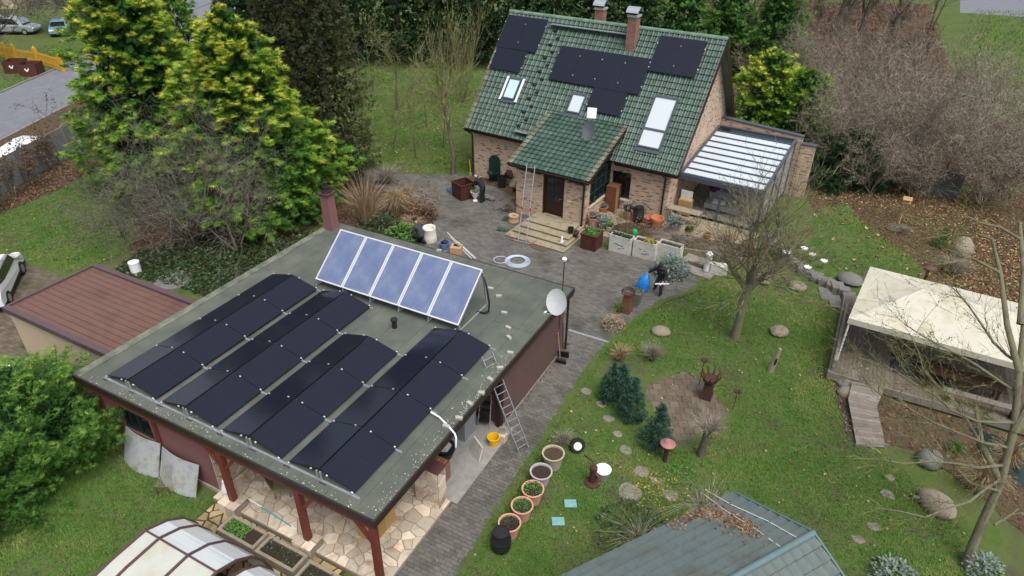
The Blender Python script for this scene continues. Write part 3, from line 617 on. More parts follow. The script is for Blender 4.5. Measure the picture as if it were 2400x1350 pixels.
# satellite dish and antenna on the workshop
def dish(name, label, loc, nrm, w_, h_, mt, arm=True, mast=None):
    t = thing(name, label, 'satellite dish', loc); q = Vector(nrm).to_track_quat('Z', 'Y').to_matrix().to_4x4()
    prof = [(.02, -.09), (.25, -.075), (.42, -.035), (.5, 0), (.505, .006), (.42, -.022), (.25, -.06), (.01, -.076)]
    d = MB().lathe(prof, 24, M=q @ Matrix.Diagonal((w_, h_, w_, 1))); d.build('reflector', mt, t, smooth=True)
    e = q @ Vector((0, -h_*.5, -.02)); f = q @ Vector((0, -h_*.35, w_*.75))
    MB().tube([e, f], .017, 6).build('feed_arm', 'grey_plastic', t); MB().tube([f, f+(q @ Vector((0, .06, -.12)))], .04, 8).build('receiver_head', mt, t)
    if mast: MB().tube([q @ Vector((0, 0, -.1)), mast[0], mast[1]], .028, 8).build('mast', 'rust_dark', t)
    return t
pd = G(1304, 708, 3.45)
dish('satellite_dish', 'large white satellite dish at the corner of the workshop roof', pd, (-.18, -.85, .3), .86, .98, 'dish_white', mast=((.12, .12, -.45), (.12, .12, -1.2)))
pa = G(1318, 690, 2.9)
t = thing('antenna_pole', 'thin black pole with white dome tip at the workshop roof corner', 'antenna', pa)
MB().tube([(0, 0, 0), (0, 0, 1.5)], .018, 6).build('pole', 'black_plastic', t); MB().lathe([(.05, 1.45), (.09, 1.5), (.1, 1.56), (.07, 1.6), (.02, 1.62)], 10).build('dome', 'white_plastic', t, smooth=True)

# ladders
def ladder(name, label, foot, top, side, wd, n, mt='alu', base=None, joint=None):
    foot = Vector(foot); top = Vector(top); t = thing(name, label, 'ladder', foot); d = top-foot; s_ = Vector(side).normalized()
    for k in (-1, 1): MB().bar(s_*k*wd/2, d+s_*k*wd/2, .028, .065, s_.cross(d)).build('stile', mt, t)
    for i in range(1, n+1):
        q = d*(i/(n+.6)); MB().tube([q-s_*wd/2, q+s_*wd/2], .016, 6).build('rung', mt, t)
    if base:
        MB().bar(-s_*base/2+Vector((0, 0, .04)), s_*base/2+Vector((0, 0, .04)), .09, .06).build('stabiliser', mt, t)
        for k in (-1, 1): MB().box((.12, .12, .08), s_*k*base/2+Vector((0, 0, .04))).build('foot_cap', 'red_plastic', t)
    if joint:
        for k in (-1, 1): MB().box((.08, .08, .22), d*joint+s_*k*wd/2).build('joint', 'red_plastic', t)
    return t
la, lb = G(1218, 1068, 0), G(1241, 1054, 0); ta, tb = G(1131, 838, 3.25), G(1150, 823, 3.25)
ladder('ladder', 'plain aluminium ladder leaning on the workshop roof edge above the paved path', (la+lb)/2, (ta+tb)/2, lb-la, .42, 14)
# ================================================================== BRICK HOUSE (built in its own frame: u along the eaves, v depth)
HS = thing('brick_house', 'sandy brick house with steep green tiled roof, porch and two chimneys', 'house', HO, HYAW)
HU_, HVD, HH = 12.6, 9.5, 3.25
def hp(mb, name, mt, smooth=False, bevel=0, kind=None): return mb.build(name, mt, HS, smooth, bevel, kind)
# walls with real openings
fw_ = MB(); W0, W1, WZ0, WZ1 = 9.28, 10.4, .98, 2.5
fw_.bx(0, W0, 0, .3, 0, HH); fw_.bx(W1, HU_, 0, .3, 0, HH); fw_.bx(W0, W1, 0, .3, 0, WZ0); fw_.bx(W0, W1, 0, .3, WZ1, HH); hp(fw_, 'wall', 'brick_front')
hp(MB().bx(0, HU_, HVD-.3, HVD, 0, HH), 'wall', 'brick_front')
zr = lambda v: EAVE[1]+(v-EAVE[0])*RD[1]/RD[0] if v <= RIDGE[0] else EAVE[1]+(2*RIDGE[0]-v-EAVE[0])*RD[1]/RD[0]
GW = [(2.6, 4.2, 5.15, 6.35)]                                          # gable window v0 v1 z0 z1
def gable(u0, u1, open_=()):
    g = MB()
    cuts = sorted({.3, HVD-.3, RIDGE[0], *[c for w in open_ for c in w[:2]]})
    for a, b in zip(cuts[:-1], cuts[1:]):
        ops = [w for w in open_ if w[0] <= a+.001 and w[1] >= b-.001]
        za, zb = zr(a)-.16, zr(b)-.16
        lo = [(0, None)]
        if ops:
            w = ops[0]; g.bx(u0, u1, a, b, 0, w[2])
            g.add([(u0, a, w[3]), (u1, a, w[3]), (u1, b, w[3]), (u0, b, w[3]), (u0, a, za), (u1, a, za), (u1, b, zb), (u0, b, zb)], [(3, 2, 1, 0), (4, 5, 6, 7), (0, 1, 5, 4), (1, 2, 6, 5), (2, 3, 7, 6), (3, 0, 4, 7)])
        else: g.add([(u0, a, 0), (u1, a, 0), (u1, b, 0), (u0, b, 0), (u0, a, za), (u1, a, za), (u1, b, zb), (u0, b, zb)], [(3, 2, 1, 0), (4, 5, 6, 7), (0, 1, 5, 4), (1, 2, 6, 5), (2, 3, 7, 6), (3, 0, 4, 7)])
    return g
hp(gable(HU_-.3, HU_, GW), 'wall', 'brick_side'); hp(gable(0, .3), 'wall', 'brick_side')
# front window
wd = hp(MB().bx(W0, W1, .16, .2, WZ0, WZ1), 'window', 'glass_dark')
fr = MB()
for a in (W0, (W0+W1)/2-.03, W1-.06): fr.bx(a, a+.06, .1, .159, WZ0, WZ1)
for z in (WZ0, WZ0+.5, WZ0+1.0, WZ1-.06): fr.bx(W0, W1, .108, .157, z, z+.045)
fr.build('frame', 'dark_wood', wd); MB().bx(W0-.08, W1+.08, -.12, .1, WZ0-.08, WZ0-.003).build('sill', 'white_dirty', wd)
bars = MB()
for k in range(6): bars.tube([(W0+.12+k*.18, -.04, WZ0+.02), (W0+.12+k*.18, -.04, WZ1-.1)], .008, 5)
bars.bx(W0, W1, -.045, -.035, WZ0+.35, WZ0+.36); bars.build('window_bars', 'black_plastic', wd)
# gable window with raised awning board
g0 = GW[0]; gw = hp(MB().bx(HU_-.18, HU_-.14, g0[0], g0[1], g0[2], g0[3]), 'window', 'glass_dark')
fr = MB()
for a in (g0[0], (g0[0]+g0[1])/2-.04, g0[1]-.08): fr.bx(HU_-.13, HU_-.05, a, a+.08, g0[2], g0[3])
for z in (g0[2], (g0[2]+g0[3])/2, g0[3]-.08): fr.bx(HU_-.128, HU_-.052, g0[0], g0[1], z, z+.08)
fr.build('frame', 'frame_green', gw); hp(MB().bar((HU_+.08, g0[0]-.1, g0[3]+.1), (HU_+.08, g0[1]+.1, g0[3]+.1), .12, .1), 'lintel_board', 'dark_wood')
# roof slabs
U0, U1 = -.42, 13.06; un = (-RD[1], RD[0])                              # outward normal (v,z) of the front slope
def slab(v0, z0, v1, z1, u0, u1, off, th):
    d = Vector((v1-v0, z1-z0)).normalized(); n = Vector((-d.y, d.x)); n = n if n.y > 0 else -n
    P = [Vector((v0, z0))+n*off, Vector((v1, z1))+n*off, Vector((v1, z1))+n*(off-th), Vector((v0, z0))+n*(off-th)]
    vs = [(u, q.x, q.y) for u in (u0, u1) for q in P]
    return MB().add(vs, [(0, 1, 2, 3), (7, 6, 5, 4), (0, 4, 5, 1), (1, 5, 6, 2), (2, 6, 7, 3), (3, 7, 4, 0)])
RF = hp(slab(*EAVE, *RIDGE, U0, U1, -.01, .14), 'roof', 'dark_wood')
RB = hp(slab(2*RIDGE[0]-EAVE[0], EAVE[1], *RIDGE, U0, U1, .02, .16), 'rear_roof', 'tile_green')
hp(slab(*EAVE, *RIDGE, U0-.03, U0, .03, .3), 'barge_board', 'tile_moss'); hp(slab(*EAVE, *RIDGE, U1, U1+.03, .03, .3), 'barge_board', 'dark_wood')
hp(slab(2*RIDGE[0]-EAVE[0], EAVE[1], *RIDGE, U1, U1+.03, .03, .34), 'barge_board', 'dark_wood'); hp(slab(2*RIDGE[0]-EAVE[0], EAVE[1], *RIDGE, U0-.03, U0, .03, .3), 'barge_board', 'dark_wood')
# tiles
TW, TE = .3, RSL/22
PROF = [(0, .0), (.05, .004), (.09, .048), (.125, .064), (.16, .048), (.2, .002), (.235, .004), (.268, .04), (.3, .03)]
def tile_geo(w, ln, lift=.062):
    vs = []; n = len(PROF)
    for y, dz in ((0, lift), (ln*1.12, 0)):
        for x, z in PROF: vs.append((x*w/.3, y, z+dz))
    for x, z in PROF: vs.append((x*w/.3, .004, z+lift-.068))
    fs = [(i, i+1, n+i+1, n+i) for i in range(n-1)]+[(2*n+i, 2*n+i+1, i+1, i) for i in range(n-1)]
    return vs, fs
def tile_field(part, o, ang, u0, cols, rows, w, ln, skip=None, nparts=0, moss=(), stuff_name='tiles'):
    "o=(v,z) eave point; tiles run up the slope at ang; first nparts are single objects"
    vs, fs = tile_geo(w, ln); me = MB().add(vs, fs).mesh('tile'); me.materials.append(MT['tile_green']); me2 = MB().add(vs, fs).mesh('tile'); me2.materials.append(MT['tile_moss'])
    R = Matrix.Rotation(ang, 4, 'X'); st = MB(); stm = MB(); k = 0
    for r in range(rows):
        for c in range(cols):
            if skip and skip(u0+c*w, r*ln): continue
            y = r*ln; M = Matrix.Translation((u0+c*w+rnd.uniform(-.003, .003), o[0]+cos(ang)*y, o[1]+sin(ang)*y)) @ R @ Matrix.Rotation(rnd.uniform(-.008, .008), 4, 'Z') @ Matrix.Translation((0, 0, rnd.uniform(0, .004)))
            ms = c in moss or (c-cols) in moss
            if k < nparts: q = link('tile', me2 if ms else me, None, part); q.matrix_basis = M; k += 1
            else: (stm if ms else st).add(vs, fs, M)
    if st.v: st.build(stuff_name, 'tile_green', part, kind='stuff')
    if stm.v: stm.build('verge_tiles', 'tile_moss', part, kind='stuff')
PU0, PU1, PE = 4.62, 9.52, (-3.45, 3.08); PT = (.98, 4.72); PSL = sqrt((PT[0]-PE[0])**2+(PT[1]-PE[1])**2); PANG = atan2(PT[1]-PE[1], PT[0]-PE[0])
ncol = 45; tw = (U1-U0)/ncol
tile_field(RF, (EAVE[0]-.05*RD[0], EAVE[1]-.05*RD[1]), RANG, U0, ncol, 22, tw, TE, lambda u, s: PU0+.1 < u+tw/2 < PU1-.3 and s < 1.45, 150, moss=(0,))
PR = hp(slab(*PE, *PT, PU0, PU1, -.01, .12), 'porch_roof', 'dark_wood')
tile_field(PR, (PE[0]-.05, PE[1]-.02), PANG, PU0, 16, 14, (PU1-PU0)/16, PSL/13.6, None, 150, moss=(0, -1))
for u in (PU0-.02, PU1): hp(slab(*PE, *PT, u, u+.02, .05, .2), 'porch_barge_board', 'tile_moss' if u < 6 else 'dark_wood')
# ridge tiles
nr = 40; rl = (U1-U0+.04)/nr
rp_ = [(.14*cos(a), .14*sin(a)) for a in [pi*k/6 for k in range(7)]]
rv = [(x, p_[0]*(1+.08*e), p_[1]*(1+.08*e)) for e, x in ((1, 0), (0, rl*1.08)) for p_ in rp_]+[(0, p_[0]*.9, p_[1]*.9) for p_ in rp_]
rmesh = MB().add(rv, [(i, i+1, 7+i+1, 7+i) for i in range(6)]+[(14+i, 14+i+1, i+1, i) for i in range(6)]).mesh('ridge_tile'); rmesh.materials.append(MT['ridge_tile'])
for i in range(nr): q = link('ridge_tile', rmesh, None, HS); q.location = (U0-.02+i*rl, RIDGE[0], RIDGE[1]-.02)
# gutters and downpipes
def gutter(u0, u1, v, z):
    n = 7; pr = [(.065*cos(pi+pi*k/6), .065*sin(pi+pi*k/6)) for k in range(n)]
    m_ = MB(); m_.add([(u, v+a*s_, z+b*s_) for u in (u0, u1) for s_ in (1, .88) for a, b in pr],
        [(i, i+1, 2*n+i+1, 2*n+i) for i in range(n-1)]+[(n+i+1, n+i, 3*n+i, 3*n+i+1) for i in range(n-1)]+[(0, 2*n, 3*n, n), (n-1, 2*n-1, 4*n-1, 3*n-1)]); return m_
hp(gutter(U0, PU0, EAVE[0]-.09, EAVE[1]-.02), 'gutter', 'gutter'); hp(gutter(PU1, U1, EAVE[0]-.09, EAVE[1]-.02), 'gutter', 'gutter'); hp(gutter(PU0-.03, PU1+.03, PE[0]-.1, PE[1]-.03), 'gutter', 'gutter')
hp(MB().tube([(-.1, EAVE[0]-.09, EAVE[1]-.08), (-.1, EAVE[0]-.09, EAVE[1]-.2), (-.06, -.09, EAVE[1]-.45), (-.06, -.09, 0)], .05, 8), 'downpipe', 'gutter', True)
hp(MB().tube([(12.35, EAVE[0]-.09, EAVE[1]-.08), (12.35, EAVE[0]-.09, EAVE[1]-.2), (12.35, -.09, EAVE[1]-.45), (12.35, -.09, .3)], .055, 8), 'downpipe', 'gutter', True)
hp(MB().tube([(9.0, PE[0]-.1, PE[1]-.09), (9.0, PE[0]-.1, PE[1]-.2), (9.12, -3.2, PE[1]-.4), (9.12, -3.2, .1)], .055, 8), 'downpipe', 'gutter', True)
hp(MB().bx(U0, PU0, EAVE[0]-.02, EAVE[0]+.02, EAVE[1]-.22, EAVE[1]-.05), 'fascia', 'dark_wood'); hp(MB().bx(PU1, U1, EAVE[0]-.02, EAVE[0]+.02, EAVE[1]-.22, EAVE[1]-.05), 'fascia', 'dark_wood')
hp(MB().bx(PU0, PU1, PE[0]-.02, PE[0]+.02, PE[1]-.2, PE[1]-.03), 'fascia', 'dark_wood')
hp(MB().bx(U0, PU0, EAVE[0]+.02, 0, EAVE[1]-.24, EAVE[1]-.2), 'soffit', 'dark_wood'); hp(MB().bx(PU1, U1, EAVE[0]+.02, 0, EAVE[1]-.24, EAVE[1]-.2), 'soffit', 'dark_wood')
# porch walls and door
PV = -3.08; DL, DR, DZ0, DZ1 = 6.66, 7.92, .46, 2.86
pw = MB(); pw.bx(4.95, DL, PV, PV+.25, 0, 2.62); pw.bx(DR, 9.2, PV, PV+.25, 0, 2.62); pw.bx(DL, DR, PV, PV+.25, 0, DZ0-.02); hp(pw, 'wall', 'brick_front')
tb = hp(MB().bx(4.95, 9.2, PV+.02, PV+.24, 2.86, 3.02), 'porch_lintel', 'dark_wood')
for a, b in ((4.95, 5.15), (5.6, 5.8), (DL-.2, DL), (DR, DR+.2), (9.05, 9.2)): hp(MB().bx(a, b, PV+.03, PV+.2, 2.62, 2.86), 'lintel_post', 'brick_front')
for a, b in ((5.15, 5.6), (5.8, DL-.2), (DR+.2, 9.05)): hp(MB().bx(a, b, PV+.1, PV+.13, 2.62, 2.86), 'slit_window', 'glass_dark')
sw = MB(); sw.bx(8.95, 9.2, PV+.25, 0, 0, 1.25); sw.bx(8.95, 9.2, PV+.25, -2.6, 1.25, 2.75); hp(sw, 'wall', 'brick_side'); hp(MB().bx(4.95, 5.2, PV+.25, 0, 0, 2.95), 'wall', 'brick_side')
pwn = hp(MB().bx(9.05, 9.08, -2.6, 0, 1.25, 3.0), 'porch_window', 'glass_dark'); fr = MB()
for k in range(5): v = -2.6+k*.635; fr.bx(9.08, 9.17, v, v+.06, 1.25, 3.0)
for z in (1.25, 1.85, 2.45, 2.95): fr.bx(9.08, 9.16, -2.6, 0, z, z+.05)
fr.build('frame', 'frame_green', pwn); hp(MB().bx(8.93, 9.27, -2.65, 0, 1.17, 1.247), 'window_sill', 'cream')
dr = hp(MB().bx(DL+.09, DR-.09, PV+.08, PV+.13, DZ0, DZ1-.09), 'door', 'dark_wood')
fr = MB(); fr.bx(DL, DL+.09, PV-.02, PV+.14, DZ0, DZ1); fr.bx(DR-.09, DR, PV-.02, PV+.14, DZ0, DZ1); fr.bx(DL+.09, DR-.09, PV-.02, PV+.14, DZ1-.09, DZ1); fr.build('door_frame', 'dark_wood', dr)
cu = [DL+.2, (DL+DR)/2, DR-.2]
for i in range(2):
    for k in range(3):
        a = DZ0+.86+k*.47; MB().bx(cu[i]+.025, cu[i+1]-.025, PV+.066, PV+.076, a+.02, a+.45).build('pane', 'glass_dark', dr)
fr = MB(); fr.bx(DL+.18, DR-.18, PV+.055, PV+.078, DZ0+.14, DZ0+.17); fr.bx(DL+.18, DR-.18, PV+.055, PV+.078, DZ0+.66, DZ0+.69); fr.bx(DL+.18, DL+.21, PV+.055, PV+.078, DZ0+.17, DZ0+.66); fr.bx(DR-.21, DR-.18, PV+.055, PV+.078, DZ0+.17, DZ0+.66); fr.build('panel_moulding', 'gutter', dr)
MB().tube([(DR-.15, PV+.08, DZ0+1.05), (DR-.15, PV+.02, DZ0+1.05), (DR-.28, PV+.02, DZ0+1.05)], .012, 6).build('handle', 'alu', dr)
for u in (8.2, 8.32): hp(MB().box((.07, .02, .07), (u, PV-.012, 1.55)), 'light_switch', 'white_plastic')
for z, v0, u0, u1 in ((.11, -5.85, 5.95, 9.5), (.23, -5.35, 6.1, 9.4), (.345, -4.85, 6.25, 9.25), (.455, -4.3, 6.35, 9.05)):
    st_ = hp(MB().bx(u0+.03, u1-.03, v0+.03, PV-.001, z-.112, z-.045), 'step', 'concrete_dirt_riser_shade'); MB().bx(u0, u1, v0, PV-.002, z-.045, z).build('tread', 'step_stone', st_, bevel=.012)  # risers darker than treads: shade put into the colour so step levels read
# chimneys
def chim(u, v, zb, zt, w_=.52):
    a = MB(); a.add([(u-w_/2, v-w_/2, zb), (u+w_/2, v-w_/2, zb), (u+w_/2, v-w_/2, zt), (u-w_/2, v-w_/2, zt)], [(0, 1, 2, 3)]); a.add([(u+w_/2, v+w_/2, zb), (u-w_/2, v+w_/2, zb), (u-w_/2, v+w_/2, zt), (u+w_/2, v+w_/2, zt)], [(0, 1, 2, 3)])
    c = hp(a, 'chimney', 'chimney_brick')
    a = MB(); a.add([(u+w_/2, v-w_/2, zb), (u+w_/2, v+w_/2, zb), (u+w_/2, v+w_/2, zt), (u+w_/2, v-w_/2, zt)], [(0, 1, 2, 3)]); a.add([(u-w_/2, v+w_/2, zb), (u-w_/2, v-w_/2, zb), (u-w_/2, v-w_/2, zt), (u-w_/2, v+w_/2, zt)], [(0, 1, 2, 3)]); a.build('side_face', 'chimney_brick_side', c)
    MB().bx(u-w_/2-.05, u+w_/2+.05, v-w_/2-.05, v+w_/2+.05, zt, zt+.12).build('cap', 'concrete', c, bevel=.01); MB().bx(u-.2, u+.2, v-.2, v+.2, zt+.12, zt+.26).build('flue', 'black_plastic', c)
    n = 9; pr = [(.42*cos(pi*k/(n-1)*.78+pi*.11), .42*sin(pi*k/(n-1)*.78+pi*.11)) for k in range(n)]
    m_ = MB().add([(u+x, v+p_[0]*s_, zt+.12+p_[1]*s_-.02) for x in (-.36, .36) for s_ in (1, .96) for p_ in pr], [(i, i+1, 2*n+i+1, 2*n+i) for i in range(n-1)]+[(n+i+1, n+i, 3*n+i, 3*n+i+1) for i in range(n-1)]); m_.build('cowl', 'galv', c)
    MB().bx(u-w_/2-.04, u+w_/2+.04, v-w_/2-.06, v+w_/2+.06, zb, zb+.06).build('flashing', 'slate_frame', c)
chim(8.02, 3.98, 7.75, 9.75); chim(5.25, 5.6, 8.0, 9.62)
# roof windows
def skylight(u0, u1, s0, s1, name, split=None, blind='white_blind', label=None):
    t = bpy.data.objects.new(name, None); COL.objects.link(t); t.parent = HS; t.empty_display_size = .1
    t.matrix_basis = Matrix.Translation((u0, EAVE[0]+RD[0]*s0, EAVE[1]+RD[1]*s0)) @ Matrix.Rotation(RANG, 4, 'X')
    w_, h_ = u1-u0, s1-s0; f = .08; fr = MB(); fr.bx(0, f, 0, h_, .02, .2); fr.bx(w_-f, w_, 0, h_, .02, .2); fr.bx(f, w_-f, 0, f, .02, .2); fr.bx(f, w_-f, h_-f*1.6, h_, .02, .21)
    if split: fr.bx(f, w_-f, split-.06, split+.06, .02, .2)
    fr.build('frame', 'slate_frame', t); MB().bx(f, w_-f, f, h_-f, .145, .16).build('pane', blind, t)
    MB().bx(-.04, w_+.04, -.22, 0, .125, .14).build('apron_flashing', 'slate_frame', t)
mat('blind_blue', (.42, .62, .68), (.5, .7, .74), rough=.12, scale=2, coat=.4)
skylight(1.4, 2.24, 2.2, 3.58, 'roof_window', blind='blind_blue'); skylight(5.72, 6.6, 2.12, 3.33, 'roof_window'); skylight(10.42, 11.72, 1.02, 4.03, 'roof_window', split=1.05)
def roofM(u, s, h=.0): return Matrix.Translation((u, EAVE[0]+RD[0]*s-RD[1]*h, EAVE[1]+RD[1]*s+RD[0]*h)) @ Matrix.Rotation(RANG, 4, 'X')
for u in (1.28, 2.36):
    m_ = MB(); n = 10; m_.add([(x+(rnd.uniform(-.04, .04) if k in (0, n-1) else 0), y, .075) for k, y in enumerate([i*1.5/(n-1) for i in range(n)]) for x in (-.07, .07)], [(2*k, 2*k+1, 2*k+3, 2*k+2) for k in range(n-1)])
    o = m_.build('white_flashing_strip', 'white_paint', HS); o.matrix_basis = roofM(u, 2.1, .07); sol = o.modifiers.new('solid', 'SOLIDIFY'); sol.thickness = .01
# roof steps and walkway
for i in range(15):
    s = 6.75-i*.435; u = 3.3+(.18 if i % 2 else -.18)-.0*i
    b = MB(); b.bx(-.13, .13, -.02, .16, .14, .165); b.bx(-.02, .02, -.02, .14, .02, .14); o = b.build('roof_step', 'black_plastic', HS); o.matrix_basis = roofM(u, s) @ Matrix.Rotation(-RANG*.6, 4, 'X')
def walkway(u0, u1, s):
    w_ = bpy.data.objects.new('roof_walkway', None); COL.objects.link(w_); w_.parent = HS; w_.matrix_basis = roofM(u0, s)
    w_.matrix_basis = w_.matrix_basis @ Matrix.Rotation(-RANG, 4, 'X')
    MB().bx(0, u1-u0, -.28, -.02, .14, .17).build('grating', 'galv', w_)
    k = .2
    while k < u1-u0: MB().bar((k, -.2, .14), (k, .06, .02), .04).build('bracket', 'black_plastic', w_); k += .95
walkway(2.75, 7.6, 7.18); walkway(3.1, 3.95, .36)

# house roof solar panels -------------------------------------------
o4 = ['first', 'second', 'third', 'fourth']
PN = [('outer of the upright pair at the left verge', (-.33, 5.3, 1.385, 2.15)), ('inner of the upright pair beside the roof steps', (1.075, 5.3, 1.385, 2.15)), ('crosswise above the roof window with white strips', (-.22, 3.9, 2.13, 1.37))]
PN += [('%s of four upright ones from the roof steps' % o4[i], (3.93+i*1.395, 3.84, 1.38, 2.14)) for i in range(4)]
PN += [('crosswise beside the small roof window above the porch', (6.82, 2.45, 2.08, 1.37)), ('upright, nearer the brick chimney of the gable-side pair', (9.5, 5.3, 1.31, 2.11)), ('upright, nearest the brick gable', (10.83, 5.3, 1.31, 2.11))]
for lab, L_ in PN:
    for u, s, w_, h_ in [L_]:
        M = Matrix.Translation(HO) @ Matrix.Rotation(HYAW, 4, 'Z') @ roofM(u+w_/2, s+h_/2, .17)
        t = thing('photovoltaic_module', 'black house-roof solar panel, '+lab, 'solar panel', group='black panels on the house roof'); t.matrix_basis = M
        MB().box((w_, h_, .034)).build('frame', 'panel_frame', t); MB().box((w_-.024, h_-.024, .004), (0, 0, .0165)).build('glass', 'panel_glass', t)
        a = MB().box((w_-.04, .004, .001), (0, 0, .0192)) if h_ > w_ else MB().box((.004, h_-.04, .001), (0, 0, .0192)); a.build('centre_line', 'panel_line', t)
        for sx in (-1, 1):
            for sy in (-.28, .28): MB().box((.05, .05, .03), (sx*(w_/2+.012), sy*h_, .01) if h_ > w_ else (sx*(w_/2+.012), sy*h_, .01)).build('clamp', 'alu_white', t)
# grey dish and white flat antenna on the porch roof
def porchP(x, y):
    n = HVX*(-sin(PANG))+Vector((0, 0, cos(PANG))); d = ray(x, y); P0 = HW(0, *PE); return CAMP+d*((P0-CAMP).dot(n)/d.dot(n))
pq = porchP(1377, 333)
dish('satellite_dish', 'dark grey satellite dish standing on the green porch roof', pq+Vector((0, 0, .62)), (-.22, -.95, .22), .74, 1.05, 'dish_grey', mast=((0.05, .12, -.3), (.05, .12, -.66)))
t = thing('flat_antenna', 'square white flat antenna above the grey dish on the porch roof', 'antenna', pq+Vector((.06, .2, 0)))
MB().tube([(0, 0, 0), (0, 0, 1.3)], .025, 6).build('mast', 'galv', t); MB().box((.5, .06, .55), (0, -.04, 1.55), (-.25, 0, .3)).build('plate', 'white_plastic', t, bevel=.02)
# ladder at the porch
la, lb = G(1211, 566, 0.05), G(1237, 572, 0.05); ta, tb = G(1236, 384, 3.35), G(1254, 386, 3.35)
ladder('ladder', 'aluminium extension ladder with red joints leaning on the porch eaves', (la+lb)/2, (ta+tb)/2, lb-la, .46, 13, base=1.05, joint=.42)

# ------------------------------------------------------------------ garden room beside the gable
CN = thing('glazed_veranda', 'slate framed veranda with milky glass roof beside the house gable', 'veranda', HW(12.7, 1.5, 0), HYAW)
def cpt(u, v, z): return (u-12.7, v-1.5, z)
CU0, CU1, CV0, CV1, CZ0, CZ1 = 12.72, 17.15, 1.35, 7.6, 2.62, 3.5
cz = lambda v: CZ0+(v-CV0)/(CV1-CV0)*(CZ1-CZ0)
npan = 9; dv = (CV1-CV0)/npan
for i in range(npan+1):
    v = CV0+i*dv; wdt = .1 if 0 < i < npan else .16
    MB().bar(cpt(CU0, v, cz(v)), cpt(CU1, v, cz(v)), wdt, .14).build('roof_bar', 'slate_frame', CN)
for i in range(npan):
    v = CV0+i*dv
    m_ = MB(); a, b = v+.055, v+dv-.055; vs = [cpt(u, q, cz(q)+z) for z in (.0, .015) for q in (a, b) for u in (CU0+.05, CU1-.05)]
    m_.add(vs, [(0, 2, 3, 1), (4, 5, 7, 6), (0, 1, 5, 4), (2, 6, 7, 3), (1, 3, 7, 5), (0, 4, 6, 2)]); m_.build('roof_pane', 'milky' if i < npan-1 else 'glass_dark', CN)
for u in (CU0, CU1): MB().bar(cpt(u, CV0, CZ0), cpt(u, CV1, CZ1), .14, .16).build('roof_beam', 'slate_frame', CN)
MB().bar(cpt(CU0, CV0-.1, CZ0-.12), cpt(CU1+.1, CV0-.1, CZ0-.12), .1, .26).build('front_beam', 'slate_frame', CN)
for u, v in ((CU0+.1, CV0), (15, CV0), (CU1, CV0), (CU1, 3.5), (CU1, 5.5), (CU1, CV1)): MB().bx(u-12.7-.06, u-12.7+.06, v-1.5-.06, v-1.5+.06, 0, cz(v)).build('post', 'slate_frame', CN)
for a, b in ((CV0, 3.5), (3.5, 5.5), (5.5, CV1)): MB().bx(CU1-12.7-.01, CU1-12.7+.01, a-1.5+.06, b-1.5-.06, .5, cz(a)-.1).build('side_pane', 'glass_clear', CN)
MB().bx(.0, 4.45, -.1, 6.3, .40, .45).build('floor', 'concrete_dirt_riser_shade', CN)
BW = thing('brick_parapet', 'sandy brick boundary wall with grey coping behind the veranda', 'wall', HW(12.62, 8.1, 0), HYAW)
b_ = MB(); b_.add([(0, 0, 0), (4.8, 0, 0), (4.8, .3, 0), (0, .3, 0), (0, 0, 3.85), (4.8, 0, 3.55), (4.8, .3, 3.55), (0, .3, 3.85)], [(3, 2, 1, 0), (4, 5, 6, 7), (0, 1, 5, 4), (1, 2, 6, 5), (2, 3, 7, 6), (3, 0, 4, 7)]); b_.build('wall', 'brick_front', BW)
MB().bar((0, .15, 3.89), (4.85, .15, 3.585), .38, .07).build('coping', 'slate_frame', BW)
MB().bx(4.8, 5.6, -.05, .3, 0, 3.15).build('end_pier', 'brick_front', BW); MB().bx(4.78, 5.66, -.1, .36, 3.15, 3.22).build('pier_coping', 'slate_frame', BW)
